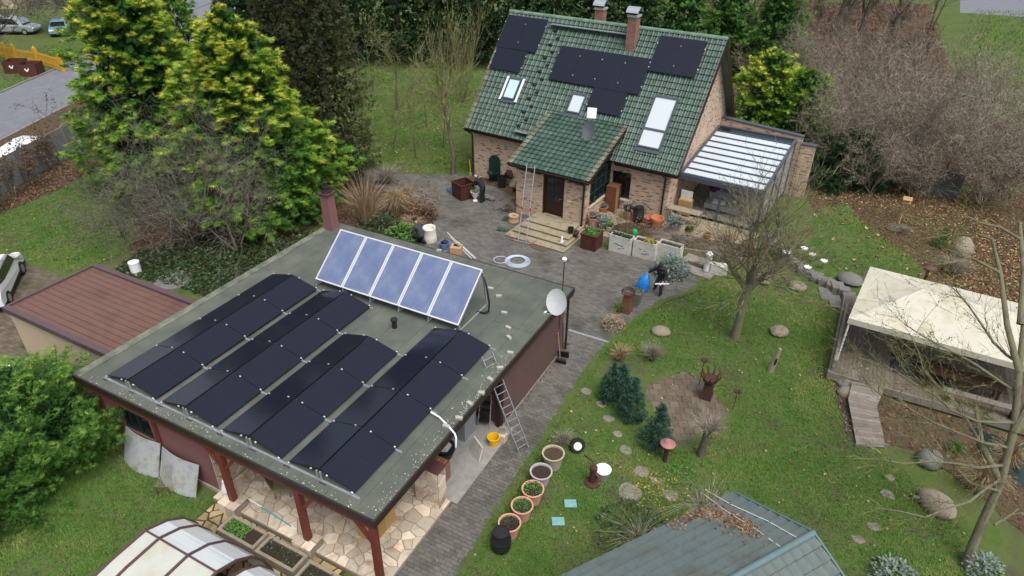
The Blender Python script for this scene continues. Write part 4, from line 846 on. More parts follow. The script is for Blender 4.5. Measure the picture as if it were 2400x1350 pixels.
# ================================================================== VEGETATION
def sized(base, h): return G(*base), h
def conifer(name, label, base, h, rad, mt, ncl, nsp0, seed, shape, gold=.5, ln=(.16, .34), up=.35, group=None, cat='conifer', lean=(0, 0), bot=.02, t0=.28, clen=(.5, 1.1), lump=.25, trunk=True, inner=1., flat=.55):
    R = np.random.default_rng(seed); b = Vector(base); t = thing(name, label, cat, b, group=group); nsp = int(nsp0*(.68 if mt == 'cypress_gold' else .56))
    if trunk: MB().tube([(0, 0, 0), (lean[0]*h*.4, lean[1]*h*.4, h*.4), (lean[0]*h*.9, lean[1]*h*.9, h*.9)], [rad*.09+.05, rad*.06+.03, .02], 7).build('trunk', 'bark', t)
    tt = R.random(ncl*4)*(1-bot)+bot; sh = shape(tt); tt = tt[R.random(len(tt)) < (sh/sh.max()+.08)][:ncl]; n = len(tt)
    az = R.random(n)*2*pi; nz = 1+lump*(np.sin(az*3+tt*9+seed)*.5+np.sin(az*5-tt*17+seed*2)*.5)+R.normal(0, .07, n)
    rr = shape(tt)*rad*nz*R.uniform(.80, 1.0, n); out = np.stack([np.cos(az), np.sin(az), np.zeros(n)], 1)
    C = out*rr[:, None]; C[:, 2] = tt*h; C[:, 0] += lean[0]*C[:, 2]; C[:, 1] += lean[1]*C[:, 2]
    bd = unit(out+np.array([0, 0, 1.])*(up*R.uniform(.3, 1.3, n)+.9*tt**3)[:, None]+R.normal(0, .22, (n, 3))); bl = R.uniform(*clen, n)*(.55+.6*shape(tt))
    k = np.repeat(np.arange(n), nsp); m = len(k); s = R.random(m)**.8
    side = unit(R.normal(0, 1, (m, 3))*np.array([1, 1, flat])); wid = (1-s*.8)*.36
    P = C[k]+bd[k]*((s-.55)*bl[k])[:, None]+side*(wid*bl[k]*R.random(m)**.5)[:, None]*np.array([1, 1, .6])
    P[:, 2] -= .12*bl[k]*s*s; P[:, 2] = np.maximum(P[:, 2], .03)
    D = unit(bd[k]*1.0+side*.8+R.normal(0, .28, (m, 3))); Nn = unit(np.array([0, 0, 1.])+R.normal(0, flat, (m, 3)))
    cg = np.clip(R.normal(.5, .24, n), 0, 1)
    tint = t0-.12+R.normal(0, .09, m)+gold*(s**1.2)*(cg[k]*.7+.35)*(.34+.8*tt[k])+.1*(R.random(m)-.5)
    leaf = frond_mesh('foliage', P, D, Nn, R.uniform(*ln, m)*1.25, tint, .19 if mt in ('cypress_dark', 'thuja') else .13, FAN3 if mt in ('cypress_dark', 'thuja') else FAN)
    o = link('crown', leaf, mt, t)
    mi = max(300, int(ncl*6)); ti = R.random(mi)*.95+bot; ai = R.random(mi)*2*pi; ri = shape(ti)*rad*R.uniform(.2, .7, mi)
    Pi = np.stack([np.cos(ai)*ri+lean[0]*ti*h, np.sin(ai)*ri+lean[1]*ti*h, np.maximum(ti*h, .05)], 1)
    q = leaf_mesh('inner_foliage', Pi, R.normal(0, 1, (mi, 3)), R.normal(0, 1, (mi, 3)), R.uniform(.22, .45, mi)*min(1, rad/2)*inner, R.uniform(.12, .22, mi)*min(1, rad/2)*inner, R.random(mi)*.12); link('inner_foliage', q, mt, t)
    return t
ovo = lambda t: np.minimum(1, (t+.05)/.22)**.6*np.maximum(0, 1-t)**.62*1.02
cone = lambda t: np.minimum(1, (t+.1)/.2)**.7*np.maximum(0, 1-t)**.8
colm = lambda t: np.minimum(1, (t+.2)/.25)*np.maximum(0, 1-t**2.2)**.75
dome = lambda t: np.sqrt(np.maximum(0, 1-(t*1.0)**2))*np.minimum(1, (t+.35)/.45)
conifer('golden_cypress', 'tall golden green cypress left of the bushier one, top out of view', G(396, 447), 14.0, 4.4, 'cypress_gold', 900, 88, 21, ovo, gold=1.0, group='golden cypresses', ln=(.11, .27), flat=.3, up=.15, lump=.3, inner=1.5)
conifer('golden_cypress', 'broad golden green cypress with yellow tips beside the two dark thujas', G(612, 492), 10.7, 5.0, 'cypress_gold', 900, 88, 22, ovo, gold=1.0, group='golden cypresses', ln=(.11, .27), flat=.3, up=.15, lump=.3, inner=1.5)
conifer('green_cypress', 'bright green cypress leaning behind the workshop chimney', G(690, 520), 6.3, 2.3, 'juniper', 320, 66, 23, ovo, gold=.7, ln=(.1, .22))
conifer('golden_cypress', 'golden green cypress top rising behind the tall one', G(470, 330), 11.2, 3.6, 'cypress_gold', 420, 44, 33, ovo, gold=.65, group='golden cypresses')
conifer('thuja', 'tall dull brown-green thuja column beside the orchard grass', G(792, 418), 16.5, 2.35, 'thuja', 640, 60, 24, colm, gold=.55, ln=(.09, .19), up=.9, group='dark thujas', lump=.16, clen=(.4, .8))
conifer('thuja', 'dull brown-green thuja column behind the golden cypress', G(712, 392), 16.5, 2.15, 'thuja', 540, 56, 25, colm, gold=.55, ln=(.09, .19), up=.9, group='dark thujas', lump=.16, clen=(.4, .8))
conifer('spruce', 'tall dark conifer behind the golden cypress and thujas', (-23.5, 29.5, 0), 18, 3.6, 'cypress_dark', 520, 60, 39, cone, gold=.5, ln=(.16, .34), clen=(.7, 1.4), inner=1.6)
hb = [(-30, 43.5), (-26.5, 45.2), (-23, 47), (-19.5, 48.8), (-16, 50.4), (-12.5, 52), (-9, 53.2), (-5.5, 54.4), (-2, 55.6), (2, 56.8), (6, 58), (10, 59.2)]
hn = ['by the street end', 'second from the street end', 'third from the street end', 'behind the orchard corner', 'behind the gnarled apple tree', 'behind the upright fruit tree', 'behind the roof verge', 'behind the upper left panels', 'behind the roof walkway', 'behind the rear chimney', 'behind the front chimney', 'at the end by the bare wood']
for i, (x, y) in enumerate(hb):
    conifer('cypress', 'dark green cypress in the tall hedge row, '+hn[i], (x, y, 0), (20. if i < 6 else 16. if i < 8 else 10.4)+rnd.uniform(-.6, 1.2)-(1.8 if i > 9 else 0), 3.4 if i < 7 else 3.0, 'cypress_dark' if i < 9 else 'juniper', 400 if i < 7 else 320, 36, 40+i, colm, gold=.62 if i > 5 else .45, ln=(.16, .34), group='cypress hedge behind the house', lump=.2, clen=(.7, 1.4), t0=.2 if i < 6 else .3, inner=1.8)
conifer('golden_conifer', 'yellow tipped conifer clump right of the house gable', G(1775, 345), 6.6, 2.5, 'cypress_gold', 360, 66, 61, dome, gold=.95, ln=(.11, .25), group='conifers by the veranda', clen=(.5, 1.2))
conifer('golden_conifer', 'greener conifer clump beside the bare brown shrubs', G(1850, 365), 5.9, 2.2, 'cypress_gold', 300, 62, 62, dome, gold=.55, ln=(.11, .25), group='conifers by the veranda', clen=(.5, 1.2))
conifer('cypress', 'dark low evergreen behind the brick end pier of the veranda', G(1985, 425), 3.1, 2.2, 'cypress_dark', 230, 46, 63, dome, gold=.4, ln=(.14, .3))
conifer('evergreen_shrub', 'small round dark green shrub in the leaf litter by the brick pier', G(1935, 447), 1.25, .8, 'cypress_dark', 60, 46, 64, dome, gold=.5, ln=(.07, .15), clen=(.25, .5), cat='shrub', trunk=False)
conifer('juniper_bush', 'large bright green feathery juniper beside the workshop window', (-2.15, -2.0, 0), 3.6, 2.75, 'juniper', 560, 78, 65, dome, gold=.8, ln=(.07, .16), up=1.0, cat='bush', trunk=False, clen=(.4, 1.3), lump=.34, bot=0, inner=.6)
conifer('juniper_bush', 'dark green feathery bush spreading over the lawn below the juniper', (-1.7, -4.6, 0), 2.4, 2.1, 'juniper', 340, 70, 66, dome, gold=.55, ln=(.07, .16), up=1.0, cat='bush', trunk=False, clen=(.4, .9), t0=.15, bot=0, inner=.45)
DW = [((1432, 938), 1.75, .46, 'near the pale stepping stones'), ((1478, 978), 1.9, .48, 'between its two neighbours'), ((1455, 925), 1.5, .36, 'tucked behind the leftmost ones'), ((1537, 1045), 1.9, .54, 'beside the pink mushroom lamp')]
for i, (px, h, r, lab) in enumerate(DW):
    conifer('dwarf_cypress', 'blue-green dwarf cypress cone on the lawn, '+lab, G(*px), h, r, 'dwarf', 130, 62, 70+i, lambda t: np.minimum(1, (t+.25)/.35)*np.maximum(0, 1-t**1.5)**.9, gold=.6, ln=(.03, .075), up=1.8, group='dwarf cypresses', clen=(.22, .42), lump=.1, bot=0)
conifer('small_cypress', 'tiny bright green cypress among the fallen leaves near the big boulder', G(2200, 578), 1.3, .34, 'juniper', 40, 40, 77, cone, gold=.5, ln=(.05, .12), up=1.4, clen=(.2, .4))

# ------------------------------------------------------------------ bare trees
def grow(segs, p, d, L, r, lv, c, R):
    ns = c['seg'][lv]; last = lv+1 >= len(c['n']); gn = c['gn'][lv]; up = c['up'][lv]; tp = c.get('tip', .22)
    for i in range(ns):
        d = Vector((d.x+R.gauss(0, gn), d.y+R.gauss(0, gn), d.z+R.gauss(0, gn)+up)).normalized()
        q = p+d*(L/ns); r0 = r*(1-(1-tp)*i/ns); r1 = r*(1-(1-tp)*(i+1)/ns)
        if q.z < .05: q.z = .05
        segs.append((*p, *q, r0, r1))
        if not last and i >= c['st'][lv]:
            k = c['n'][lv+1]; k = int(k)+(R.random() < k-int(k))
            for _ in range(k):
                f = R.random(); a = R.uniform(*c['ang'][lv+1]); ax = d.orthogonal().normalized(); ax.rotate(Quaternion(d, R.uniform(0, 2*pi)))
                e = d.copy(); e.rotate(Quaternion(ax, a)); grow(segs, p.lerp(q, f), e, L*R.uniform(*c['ln'][lv+1]), max(r1*c.get('rr', .55), c.get('rmin', .006)), lv+1, c, R)
        p = q
def bare(name, label, base, c, seed, mt='twig_grey', bk='bark', stems=None, group=None, cat='tree', leaves=0, leafmt='leaves_brown', lsz=(.05, .1), thick=.035, tint=.45):
    R = random.Random(seed); t = thing(name, label, cat, base, group=group); segs = []
    for p, d, L, r in stems: grow(segs, Vector(p), Vector(d).normalized(), L, r, 0, c, R)
    A = np.array(segs); big = (A[:, 6] > thick)
    if big.any(): link('trunk', seg_mesh('trunk', A[big], 7), bk, t)
    tw = A[~big]
    if len(tw): link('crown', seg_mesh('crown', tw, 3, .25, tint), mt, t)
    if leaves:
        g = np.random.default_rng(seed); k = g.integers(0, len(tw), leaves); P = tw[k, :3]+(tw[k, 3:6]-tw[k, :3])*g.random((leaves, 1))
        link('leaves', leaf_mesh('leaves', P, g.normal(0, 1, (leaves, 3))+np.array([0, 0, -.5]), g.normal(0, 1, (leaves, 3)), g.uniform(*lsz, leaves), g.uniform(*lsz, leaves)*.7, g.random(leaves)), leafmt, t)
    return t
def fan(n, R, spread, L, r, z=0., zs=.25):
    out = []
    for i in range(n):
        a = 2*pi*i/n+R.uniform(-.5, .5); s = spread*R.uniform(.4, 1.1); out.append(((cos(a)*.12, sin(a)*.12, z+R.uniform(0, zs)), (cos(a)*s, sin(a)*s, 1), L*R.uniform(.75, 1.1), r*R.uniform(.7, 1.1)))
    return out
R_ = random.Random(3)
# grey thicket in front of the golden cypresses
cfg = dict(n=[0, 1.7, 1.7, 1.6], ln=[0, (.42, .7), (.38, .62), (.3, .55)], ang=[0, (.35, .9), (.4, 1.1), (.4, 1.2)], gn=[.10, .16, .2, .24], up=[.03, .02, .0, -.01], seg=[6, 5, 4, 3], st=[1, 1, 0], rr=.55, rmin=.0075)
bare('bare_thicket', 'wide leafless grey-brown thicket in front of the golden cypresses', G(455, 575), cfg, 5, 'twig_grey', stems=fan(11, R_, 1.15, 4.9, .075), thick=.05, tint=.4)
bare('bare_thicket', 'leafless greenish shrub with ivied foot between garage and workshop', G(560, 590), cfg, 6, 'twig_grey', stems=fan(6, R_, .8, 5.0, .075), thick=.05, tint=.55)
bare('bare_thicket', 'low leafless grey twigs spilling onto the left lawn', G(290, 560), dict(cfg), 7, 'twig_grey', stems=fan(7, R_, 1.5, 2.9, .04), thick=.05, tint=.4)
# orchard
oc = dict(n=[0, 2.0, 2.2, 2.0], ln=[0, (.5, .8), (.4, .7), (.35, .6)], ang=[0, (.4, .9), (.5, 1.1), (.4, 1.1)], gn=[.10, .2, .22, .2], up=[.06, .06, .10, .12], seg=[4, 4, 3, 3], st=[2, 0, 0], rr=.65, rmin=.014)
ol = [((1061, 410), 3.0, .15, 'with forked trunk beside the house corner'), ((975, 371), 2.0, .06, 'with thin black stem in the middle of the orchard'), ((920, 352), 1.9, .05, 'forking low near the thuja'), ((872, 333), 2.2, .06, 'leaning next to the dark thuja'), ((932, 258), 2.6, .14, 'old and gnarled with stubby crown'), ((1040, 346), 2.0, .05, 'with slim dark stem behind the forked one'), ((1000, 300), 2.3, .06, 'half hidden in the middle row'), ((875, 215), 2.4, .07, 'pale and branching before the hedge')]
for i, (px, L, r, lab) in enumerate(ol):
    bare('fruit_tree', 'leafless fruit tree '+lab, G(*px), oc, 80+i, 'twig_green', stems=[((0, 0, 0), (R_.uniform(-.15, .15), R_.uniform(-.15, .15), 1), L*1.55, r)], thick=.04, group='orchard trees', tint=.4)
sc = dict(n=[0, 2.6, 1.4], ln=[0, (.3, .55), (.25, .45)], ang=[0, (.15, .5), (.2, .6)], gn=[.05, .07, .09], up=[.08, .16, .16], seg=[7, 4, 3], st=[1, 0], rr=.5, rmin=.008)
bare('upright_fruit_tree', 'tall fruit tree with dense upright bare shoots by the roof verge', G(1040, 235), sc, 91, 'twig_green', stems=fan(9, R_, .4, 5.2, .05), thick=.04, tint=.5)
bare('upright_shrub', 'tall bundle of upright bare stems before the hedge near the house', G(1085, 240), sc, 92, 'twig_green', stems=fan(8, R_, .3, 5.6, .045), thick=.04, tint=.6)
# brown shrub mass at the right
bc = dict(n=[0, 1.8, 1.9, 1.7], ln=[0, (.38, .62), (.35, .6), (.3, .55)], ang=[0, (.25, .8), (.35, 1.0), (.4, 1.2)], gn=[.07, .12, .16, .2], up=[.02, .02, .0, .0], seg=[6, 5, 3, 2], st=[1, 0, 0], rr=.5, rmin=.0095)
bl_ = [((1930, 395), 4.6, 'behind the dark low evergreen'), ((2060, 425), 5.2, 'above the grey board fence'), ((2190, 440), 5.2, 'beside the fence corner'), ((1985, 300), 5.0, 'behind the greener conifer clump'), ((2130, 320), 5.4, 'in the middle of the thicket'), ((2270, 330), 5.2, 'below the far meadow'), ((2340, 420), 5.0, 'at the fence end under the leaning tree'), ((1880, 240), 4.6, 'at the edge of the bare wood'), ((2040, 452), 2.6, 'low before the grey board fence'), ((2300, 482), 3.2, 'before the fence near the leaning tree'), ((2135, 462), 1.9, 'small, at the middle of the fence')]
for i, (px, L, lab) in enumerate(bl_):
    bare('brown_shrub', 'big leafless brown hazel shrub '+lab, G(*px), bc, 100+i, 'twig_brown', stems=fan(10, R_, .75, L, .05), thick=.06, group='brown shrub thicket', leaves=2600, lsz=(.05, .11), tint=.5 if i % 2 else .6, cat='shrub')
# bare wood far behind
wc = dict(n=[0, 1.5, 1.5, 1.4], ln=[0, (.4, .65), (.4, .65), (.35, .6)], ang=[0, (.35, .8), (.4, .9), (.4, 1.0)], gn=[.04, .12, .16, .18], up=[.04, .05, .03, .02], seg=[7, 4, 4, 3], st=[2, 0, 0], rr=.5, rmin=.02)
for i, (px, L, r, lab) in enumerate([((1745, 105), 8, .34, 'nearest the house ridge'), ((1800, 100), 8.5, .36, 'in a leaning pair'), ((1855, 105), 8, .3, 'second of the leaning pair'), ((1955, 85), 9, .6, 'with the thickest dark trunk'), ((2015, 90), 8, .34, 'forked low behind the thicket'), ((2085, 100), 7, .28, 'next to the far meadow'), ((2180, 70), 6.5, .18, 'standing at the meadow edge'), ((1700, 40), 7, .2, 'behind the end of the hedge')]):
    bare('woodland_tree', 'bare woodland tree '+lab, G(*px), wc, 120+i, 'twig_brown', stems=[((0, 0, 0), (R_.uniform(-.12, .12), R_.uniform(-.1, .1), 1), L, r), ((.2, .1, 0), (R_.uniform(-.3, .3), R_.uniform(-.2, .2), 1), L*.8, r*.7)], thick=.06, group='bare wood behind the house', tint=.4)
uc = dict(bc, n=[0, 1.5, 1.5, 1.4], rmin=.016)
for i, (px, L) in enumerate([((1720, 130), 3.2), ((1790, 140), 3.4), ((1870, 150), 3.2), ((1960, 150), 3.4), ((2050, 160), 3.2), ((1760, 200), 2.6), ((2150, 150), 3.0), ((1700, 70), 4), ((1770, 60), 4), ((1850, 55), 4), ((1920, 70), 4), ((2000, 50), 4), ((2080, 90), 3.6), ((1820, 20), 4.5), ((2020, 20), 4.5)]):
    bare('undergrowth_shrub', 'low brown leafless undergrowth among the bare woodland trunks', G(*px), uc, 140+i, 'twig_brown', stems=fan(4, R_, .9, L, .03), thick=.06, group='undergrowth in the bare wood', leaves=1600, lsz=(.07, .14), tint=.25, cat='shrub')
# street tree top left, and shrubs there
bare('street_tree', 'bare spreading tree with thick trunk beyond the street', G(232, 78), dict(wc, n=[0, 2.2, 2.0, 1.8], rmin=.03), 151, 'twig_grey', stems=[((0, 0, 0), (-.1, -.05, 1), 7, .38), ((0, 0, 1.2), (-1.5, -.6, .7), 7.5, .2), ((0, 0, 1.6), (-1.6, -1.2, .6), 7.0, .17), ((0, 0, 2), (-1.2, .4, .8), 6.5, .16)], thick=.06, tint=.45)
bare('street_tree', 'bare tree overhanging the silver van beyond the street', G(-30, 150), dict(wc, rmin=.026, n=[0, 2, 1.8, 1.6]), 152, 'twig_grey', stems=[((0, 0, 0), (.1, .05, 1), 6, .22), ((0, 0, 1.5), (1.2, .5, .6), 6, .13)], thick=.06, tint=.45)
# small tree + brown-leaved hedge along the grey wall
hc = dict(n=[0, 1.8, 1.8], ln=[0, (.4, .7), (.35, .6)], ang=[0, (.3, .8), (.4, 1.0)], gn=[.1, .16, .2], up=[.04, .03, 0], seg=[5, 4, 3], st=[1, 0], rr=.55, rmin=.009)
for i, px in enumerate([(8, 482), (32, 462), (62, 440), (88, 420), (112, 402), (-25, 500), (140, 388)]):
    bare('beech_bush', 'slim beech bush with clinging brown leaves before the grey wall', G(*px), hc, 160+i, 'twig_grey', stems=[((0, 0, 0), (R_.uniform(-.1, .1), R_.uniform(-.1, .1), 1), 2.0, .045), ((.1, .1, 0), (R_.uniform(-.35, .35), R_.uniform(-.3, .3), 1), 1.8, .035)], thick=.03, group='beech hedge along the grey wall', leaves=520 if i < 5 else 400, lsz=(.07, .13), cat='bush')
bare('small_tree', 'small spreading bare tree against the grey wall by the cypress', G(180, 352), hc, 171, 'twig_grey', stems=[((0, 0, 0), (-.2, 0, 1), 3.0, .06)], thick=.03, leaves=350, lsz=(.07, .12))
bare('red_stem_shrub', 'low reddish leafless shrub in the leaf litter by the cypress', G(196, 402), dict(hc, up=[.1, .08, .05]), 172, 'twig_brown', stems=fan(9, R_, .5, 1.1, .015), thick=.03, tint=.1, cat='shrub')
# pollarded tree on the lawn
mat('twig_lawn', (.085, .075, .045), (.15, .135, .08), attr='tint', rough=.9, c3=(.24, .215, .15), spec=.15)
pc = dict(n=[0, 1.15, 1.0], ln=[0, (.3, .6), (.3, .5)], ang=[0, (.2, .6), (.3, .8)], gn=[.06, .08, .1], up=[.0, .02, .01], seg=[7, 5, 3], st=[1, 0], rr=.55, rmin=.0085)
pb = G(1722, 792); PTt = thing('pollarded_tree', 'pollarded lawn tree with dense spray of long bare shoots', 'tree', pb)
tr = [(0, 0, 0), (.02, 0, .9), (-.02, .05, 1.8), (.12, .1, 2.7)]
lim = [((.12, .1, 2.6), (.3, .4, 3.7), (.6, 1.0, 4.9)), ((.1, .1, 2.5), (-.15, .35, 3.6), (-.4, .8, 4.8)), ((.12, .1, 2.4), (.6, .2, 3.2), (1.2, .5, 4.0)), ((.1, .1, 2.3), (-.5, -.1, 3.0), (-1.0, -.1, 3.6)), ((.12, .1, 2.7), (.1, -.3, 3.4), (.2, -.6, 4.0))]
tb_ = MB().tube(tr, [.2, .17, .16, .17], 10)
for l in lim: tb_.tube(l, [.14, .1, .07], 8)
tb_.build('trunk', 'bark_green', PTt, True); segs = []; R2 = random.Random(55)
nodes_ = [Vector(l[k]).lerp(Vector(l[k+1]), f) for l in lim for k in (0, 1) for f in (.15, .35, .55, .75, .95)]
for q in nodes_+[Vector(l[2]) for l in lim]*3:
    for _ in range(R2.choice((1, 1, 2, 2))):
        a = R2.uniform(0, 2*pi); e = R2.uniform(-.25, 1.5) if q.z < 3.6 else R2.uniform(.2, 2.6)
        grow(segs, q, Vector((cos(a), sin(a), e)).normalized(), R2.uniform(1.4, 3.1), .024, 0, dict(pc, up=[.0 if e > .5 else -.03, .01, 0]), R2)
link('crown', seg_mesh('crown', np.array(segs), 3, .3, .5), 'twig_lawn', PTt)
# pollard willow
wb = G(1640, 1068); t = thing('pollard_willow', 'small pollard willow with brush of pale shoots beside the round paving', 'tree', wb)
MB().tube([(0, 0, 0), (.03, .02, .6), (.08, .04, 1.15), (.08, .05, 1.3)], [.13, .11, .12, .17], 9).build('trunk', 'bark', t, True); segs = []
for i in range(230):
    a = R2.uniform(0, 2*pi); e = R2.uniform(-.15, 2.5); q = Vector((.08+cos(a)*.16, .05+sin(a)*.16, 1.22+R2.uniform(0, .15)))
    grow(segs, q, Vector((cos(a), sin(a), e)).normalized(), R2.uniform(.3, .66), .010, 0, dict(n=[0], seg=[3], gn=[.08], up=[.03], st=[], rmin=.004), R2)
link('crown', seg_mesh('crown', np.array(segs), 3, .25, .75), 'twig_brown', t)
# the leaning big tree at the right edge
def limb(pts, r0, r1, n=9):
    P = [G(x, y, z) for x, y, z in pts]; m = len(P); return P, [r0+(r1-r0)*i/(m-1) for i in range(m)]
RT = thing('leaning_tree', 'large leaning garden tree with lichen-green limbs reaching over deck and lawn', 'tree', G(2262, 1318)); tb_ = MB(); segs = []
main = [([(2262, 1325, 0), (2300, 1230, 1.3), (2345, 1130, 2.6), (2378, 1000, 4.2), (2388, 880, 5.5), (2400, 760, 6.6)], .135, .07), ([(2378, 1010, 4.1), (2425, 920, 5.2), (2440, 780, 6.5)], .12, .07), ([(2388, 870, 5.6), (2360, 760, 6.6), (2345, 640, 7.4), (2325, 560, 8.0)], .085, .04), ([(2392, 760, 6.6), (2400, 640, 7.6), (2390, 520, 8.5)], .09, .04), ([(2345, 1130, 2.6), (2300, 1040, 3.6), (2285, 940, 4.3)], .1, .05)]
side = [[(2380, 990, 4.3), (2290, 985, 4.7), (2190, 930, 5.1), (2090, 870, 5.5), (2020, 840, 5.8)], [(2385, 920, 5.0), (2290, 860, 5.6), (2190, 800, 6.2), (2120, 760, 6.6)], [(2350, 1120, 2.7), (2270, 1180, 2.9), (2160, 1205, 3.0), (2050, 1190, 3.1)], [(2355, 1090, 3.1), (2240, 1090, 3.5), (2120, 1085, 3.7), (2000, 1075, 3.8)], [(2370, 1050, 3.6), (2250, 1020, 4.0), (2120, 960, 4.6), (2030, 900, 5.0)], [(2340, 1150, 2.4), (2270, 1130, 3.0), (2190, 1060, 3.6), (2120, 960, 4.4)], [(2388, 850, 5.6), (2330, 800, 6.0), (2260, 700, 6.8), (2200, 650, 7.3)], [(2300, 1040, 3.6), (2230, 940, 4.4), (2170, 860, 5.2), (2130, 780, 5.8)], [(2330, 1230, 1.6), (2400, 1200, 1.9)], [(2390, 560, 8.3), (2310, 520, 8.6), (2230, 500, 8.8)], [(2325, 560, 8.0), (2250, 540, 8.2), (2160, 560, 8.2)], [(2345, 640, 7.4), (2280, 600, 7.8), (2190, 620, 7.8)]]
lo = RT.location
for pts, a, b in main:
    P, r = limb(pts, a, b); tb_.tube([p-lo for p in P], r, 9)
for pts in side:
    P, r = limb(pts, .075, .02); P = [p-lo for p in P]
    n = len(P); Q = [P[i].lerp(P[i+1], f) for i in range(n-1) for f in (0, .5)]+[P[-1]]; Q = [q+Vector((R2.gauss(0, .05), R2.gauss(0, .05), R2.gauss(0, .05))) if 0 < i < len(Q)-1 else q for i, q in enumerate(Q)]
    tb_.tube(Q, [.044-.034*i/(len(Q)-1) for i in range(len(Q))], 6)
    for i in range(1, len(Q)):
        d = (Q[i]-Q[i-1]).normalized()
        for _ in range(3):
            ax = d.orthogonal(); ax.rotate(Quaternion(d, R2.uniform(0, 2*pi))); e = d.copy(); e.rotate(Quaternion(ax.normalized(), R2.uniform(.25, .9)))
            grow(segs, Q[i-1].lerp(Q[i], R2.random()), e, R2.uniform(.8, 1.9), .011, 0, dict(n=[0, 1.0, .8], ln=[0, (.35, .6), (.3, .5)], ang=[0, (.3, .8), (.3, .9)], gn=[.08, .1, .1], up=[.02, .02, .02], seg=[5, 4, 3], st=[0, 0], rr=.6, rmin=.005), R2)
tb_.build('trunk', 'bark_green', RT, True); A = np.array(segs); link('crown', seg_mesh('crown', A, 3, .25, .12), 'twig_green', RT)
k = NR.integers(0, len(A), 700); link('buds', leaf_mesh('buds', A[k, 3:6], NR.normal(0, 1, (700, 3)), NR.normal(0, 1, (700, 3)), NR.uniform(.03, .07, 700), NR.uniform(.02, .04, 700), NR.random(700)*.5), 'leaves_brown', RT, kind='stuff')

# ------------------------------------------------------------------ ground covers (stuff)
pcx = sum(p[0] for p in PAD)/len(PAD); pcy = sum(p[1] for p in PAD)/len(PAD); HOLES = [[(pcx+(x-pcx)*.86, pcy+(y-pcy)*.86) for x, y in PAD]]
def tufts(poly, dens, hgt, seed, ex=(), tint=.35, name='grass'):
    P = sample(poly, dens, ex); n = len(P); g = np.random.default_rng(seed); nz = vnoise(P, .45, seed); n2 = vnoise(P, 1.9, seed+1); keep = g.random(n) < np.clip(-.15+2.1*nz*(.45+n2), 0, 1); P = P[keep]; nz = nz[keep]; n2 = n2[keep]; n = len(P)
    k = 2; B = np.repeat(np.c_[P, np.full(n, .008)], k, 0)+np.c_[g.normal(0, .02, (n*k, 2)), np.zeros(n*k)]; a = g.random(n*k)*2*pi; L = g.uniform(*hgt, n*k); tip = B+np.c_[np.cos(a)*L*.8, np.sin(a)*L*.8, L*.75]; sx = np.c_[-np.sin(a), np.cos(a), np.zeros(n*k)]*(.006+.05*L)[:, None]
    V = np.stack([B-sx, B+sx, tip], 1).reshape(-1, 3); tt = np.repeat(np.repeat(np.clip(tint+(nz-.5)*.9+(n2-.5)*.55, 0, 1), k)+g.normal(0, .1, n*k), 3)
    me = raw_mesh(name, V, np.arange(len(V)), 3, np.clip(tt, 0, 1)); o = link(name, me, 'grass'); o['kind'] = 'stuff'; return o
LAWN_T = [(x-.3 if x < 13.2 and y < 19 else x, y) for x, y in LAWN]
tufts(LAWN_T, 330, (.05, .13), 1, HOLES); tufts(LAWN2, 260, (.06, .14), 2); tufts(LAWNL, 150, (.07, .16), 3, tint=.25); tufts(LAWNB, 330, (.05, .14), 4, tint=.3); tufts(ORCH, 60, (.1, .24), 5, tint=.35)
EDGE = [(11.8, -1), (12.5, -1), (12.55, 1.9), (12.3, 7.5), (12.25, 12), (12.5, 14.5), (13.1, 16.2), (13.6, 17.6), (14.3, 19.0), (13.9, 18.6), (13.0, 17.0), (12.55, 15.9), (12.1, 14.5), (11.85, 12), (11.9, 7.5), (12.1, 1.9)]; tufts(EDGE, 160, (.07, .2), 31, tint=.4)
FAR = [tuple(G(*q))[:2] for q in ((2250, 115), (2480, 125), (2480, 30), (2280, 25))]; tufts(FAR, 6, (.25, .6), 6, tint=.3)
VERGE = [rline(7.6, -30), rline(7.6, 40), rline(14, 40), rline(14, -30)]; tufts(VERGE, 25, (.12, .25), 7, tint=.25)
def litter(name, poly, dens, sz, seed, mt='leaves_fallen', ex=(), z=.02, cl=0):
    P = sample(poly, dens, ex); g = np.random.default_rng(seed)
    if cl: P = P[g.random(len(P)) < np.clip(vnoise(P, cl, seed)*1.9-.45, 0, 1)]
    n = len(P); Q = np.c_[P, np.full(n, z)+g.random(n)*.03]; D = np.c_[g.normal(0, 1, (n, 2)), g.normal(0, .2, n)]; Nn = np.array([0, 0, 1.])+g.normal(0, .35, (n, 3))
    o = link(name, leaf_mesh(name, Q, D, Nn, g.uniform(*sz, n), g.uniform(*sz, n)*.8, g.random(n)**1.2, -.2), mt); o['kind'] = 'stuff'; return o
litter('fallen_leaves', BEDR, 60, (.07, .17), 1, cl=.35); litter('fallen_leaves', BEDR, 75, (.06, .14), 12, 'leaves_brown'); tufts(BEDR, 34, (.06, .14), 14, tint=.3); litter('fallen_leaves', BEDL, 45, (.08, .2), 2, 'leaves_brown'); litter('fallen_leaves', LAWN, 2.2, (.06, .12), 3, 'leaves_fallen', z=.07); litter('fallen_leaves', LAWN, 9, (.025, .06), 15, 'leaves_fallen', z=.075, cl=.5); litter('fallen_leaves', LAWN2, 1.6, (.14, .3), 4, z=.07); litter('fallen_leaves', ORCH, 4, (.08, .16), 5, z=.1); litter('fallen_leaves', LAWNL, 1.5, (.08, .15), 6, z=.08); litter('fallen_leaves', COURT, .7, (.04, .1), 8, z=.04)
WOOD = PX((1680, 230), (1660, 5), (2180, 8), (2240, 230), (2450, 330), (2450, 440), (1900, 430), (1860, 300)); litter('woodland_floor_leaves', WOOD, 14, (.15, .35), 9, 'leaves_brown')
sheet('woodland_floor', WOOD, .006, 'leaf_litter', .4, 2)
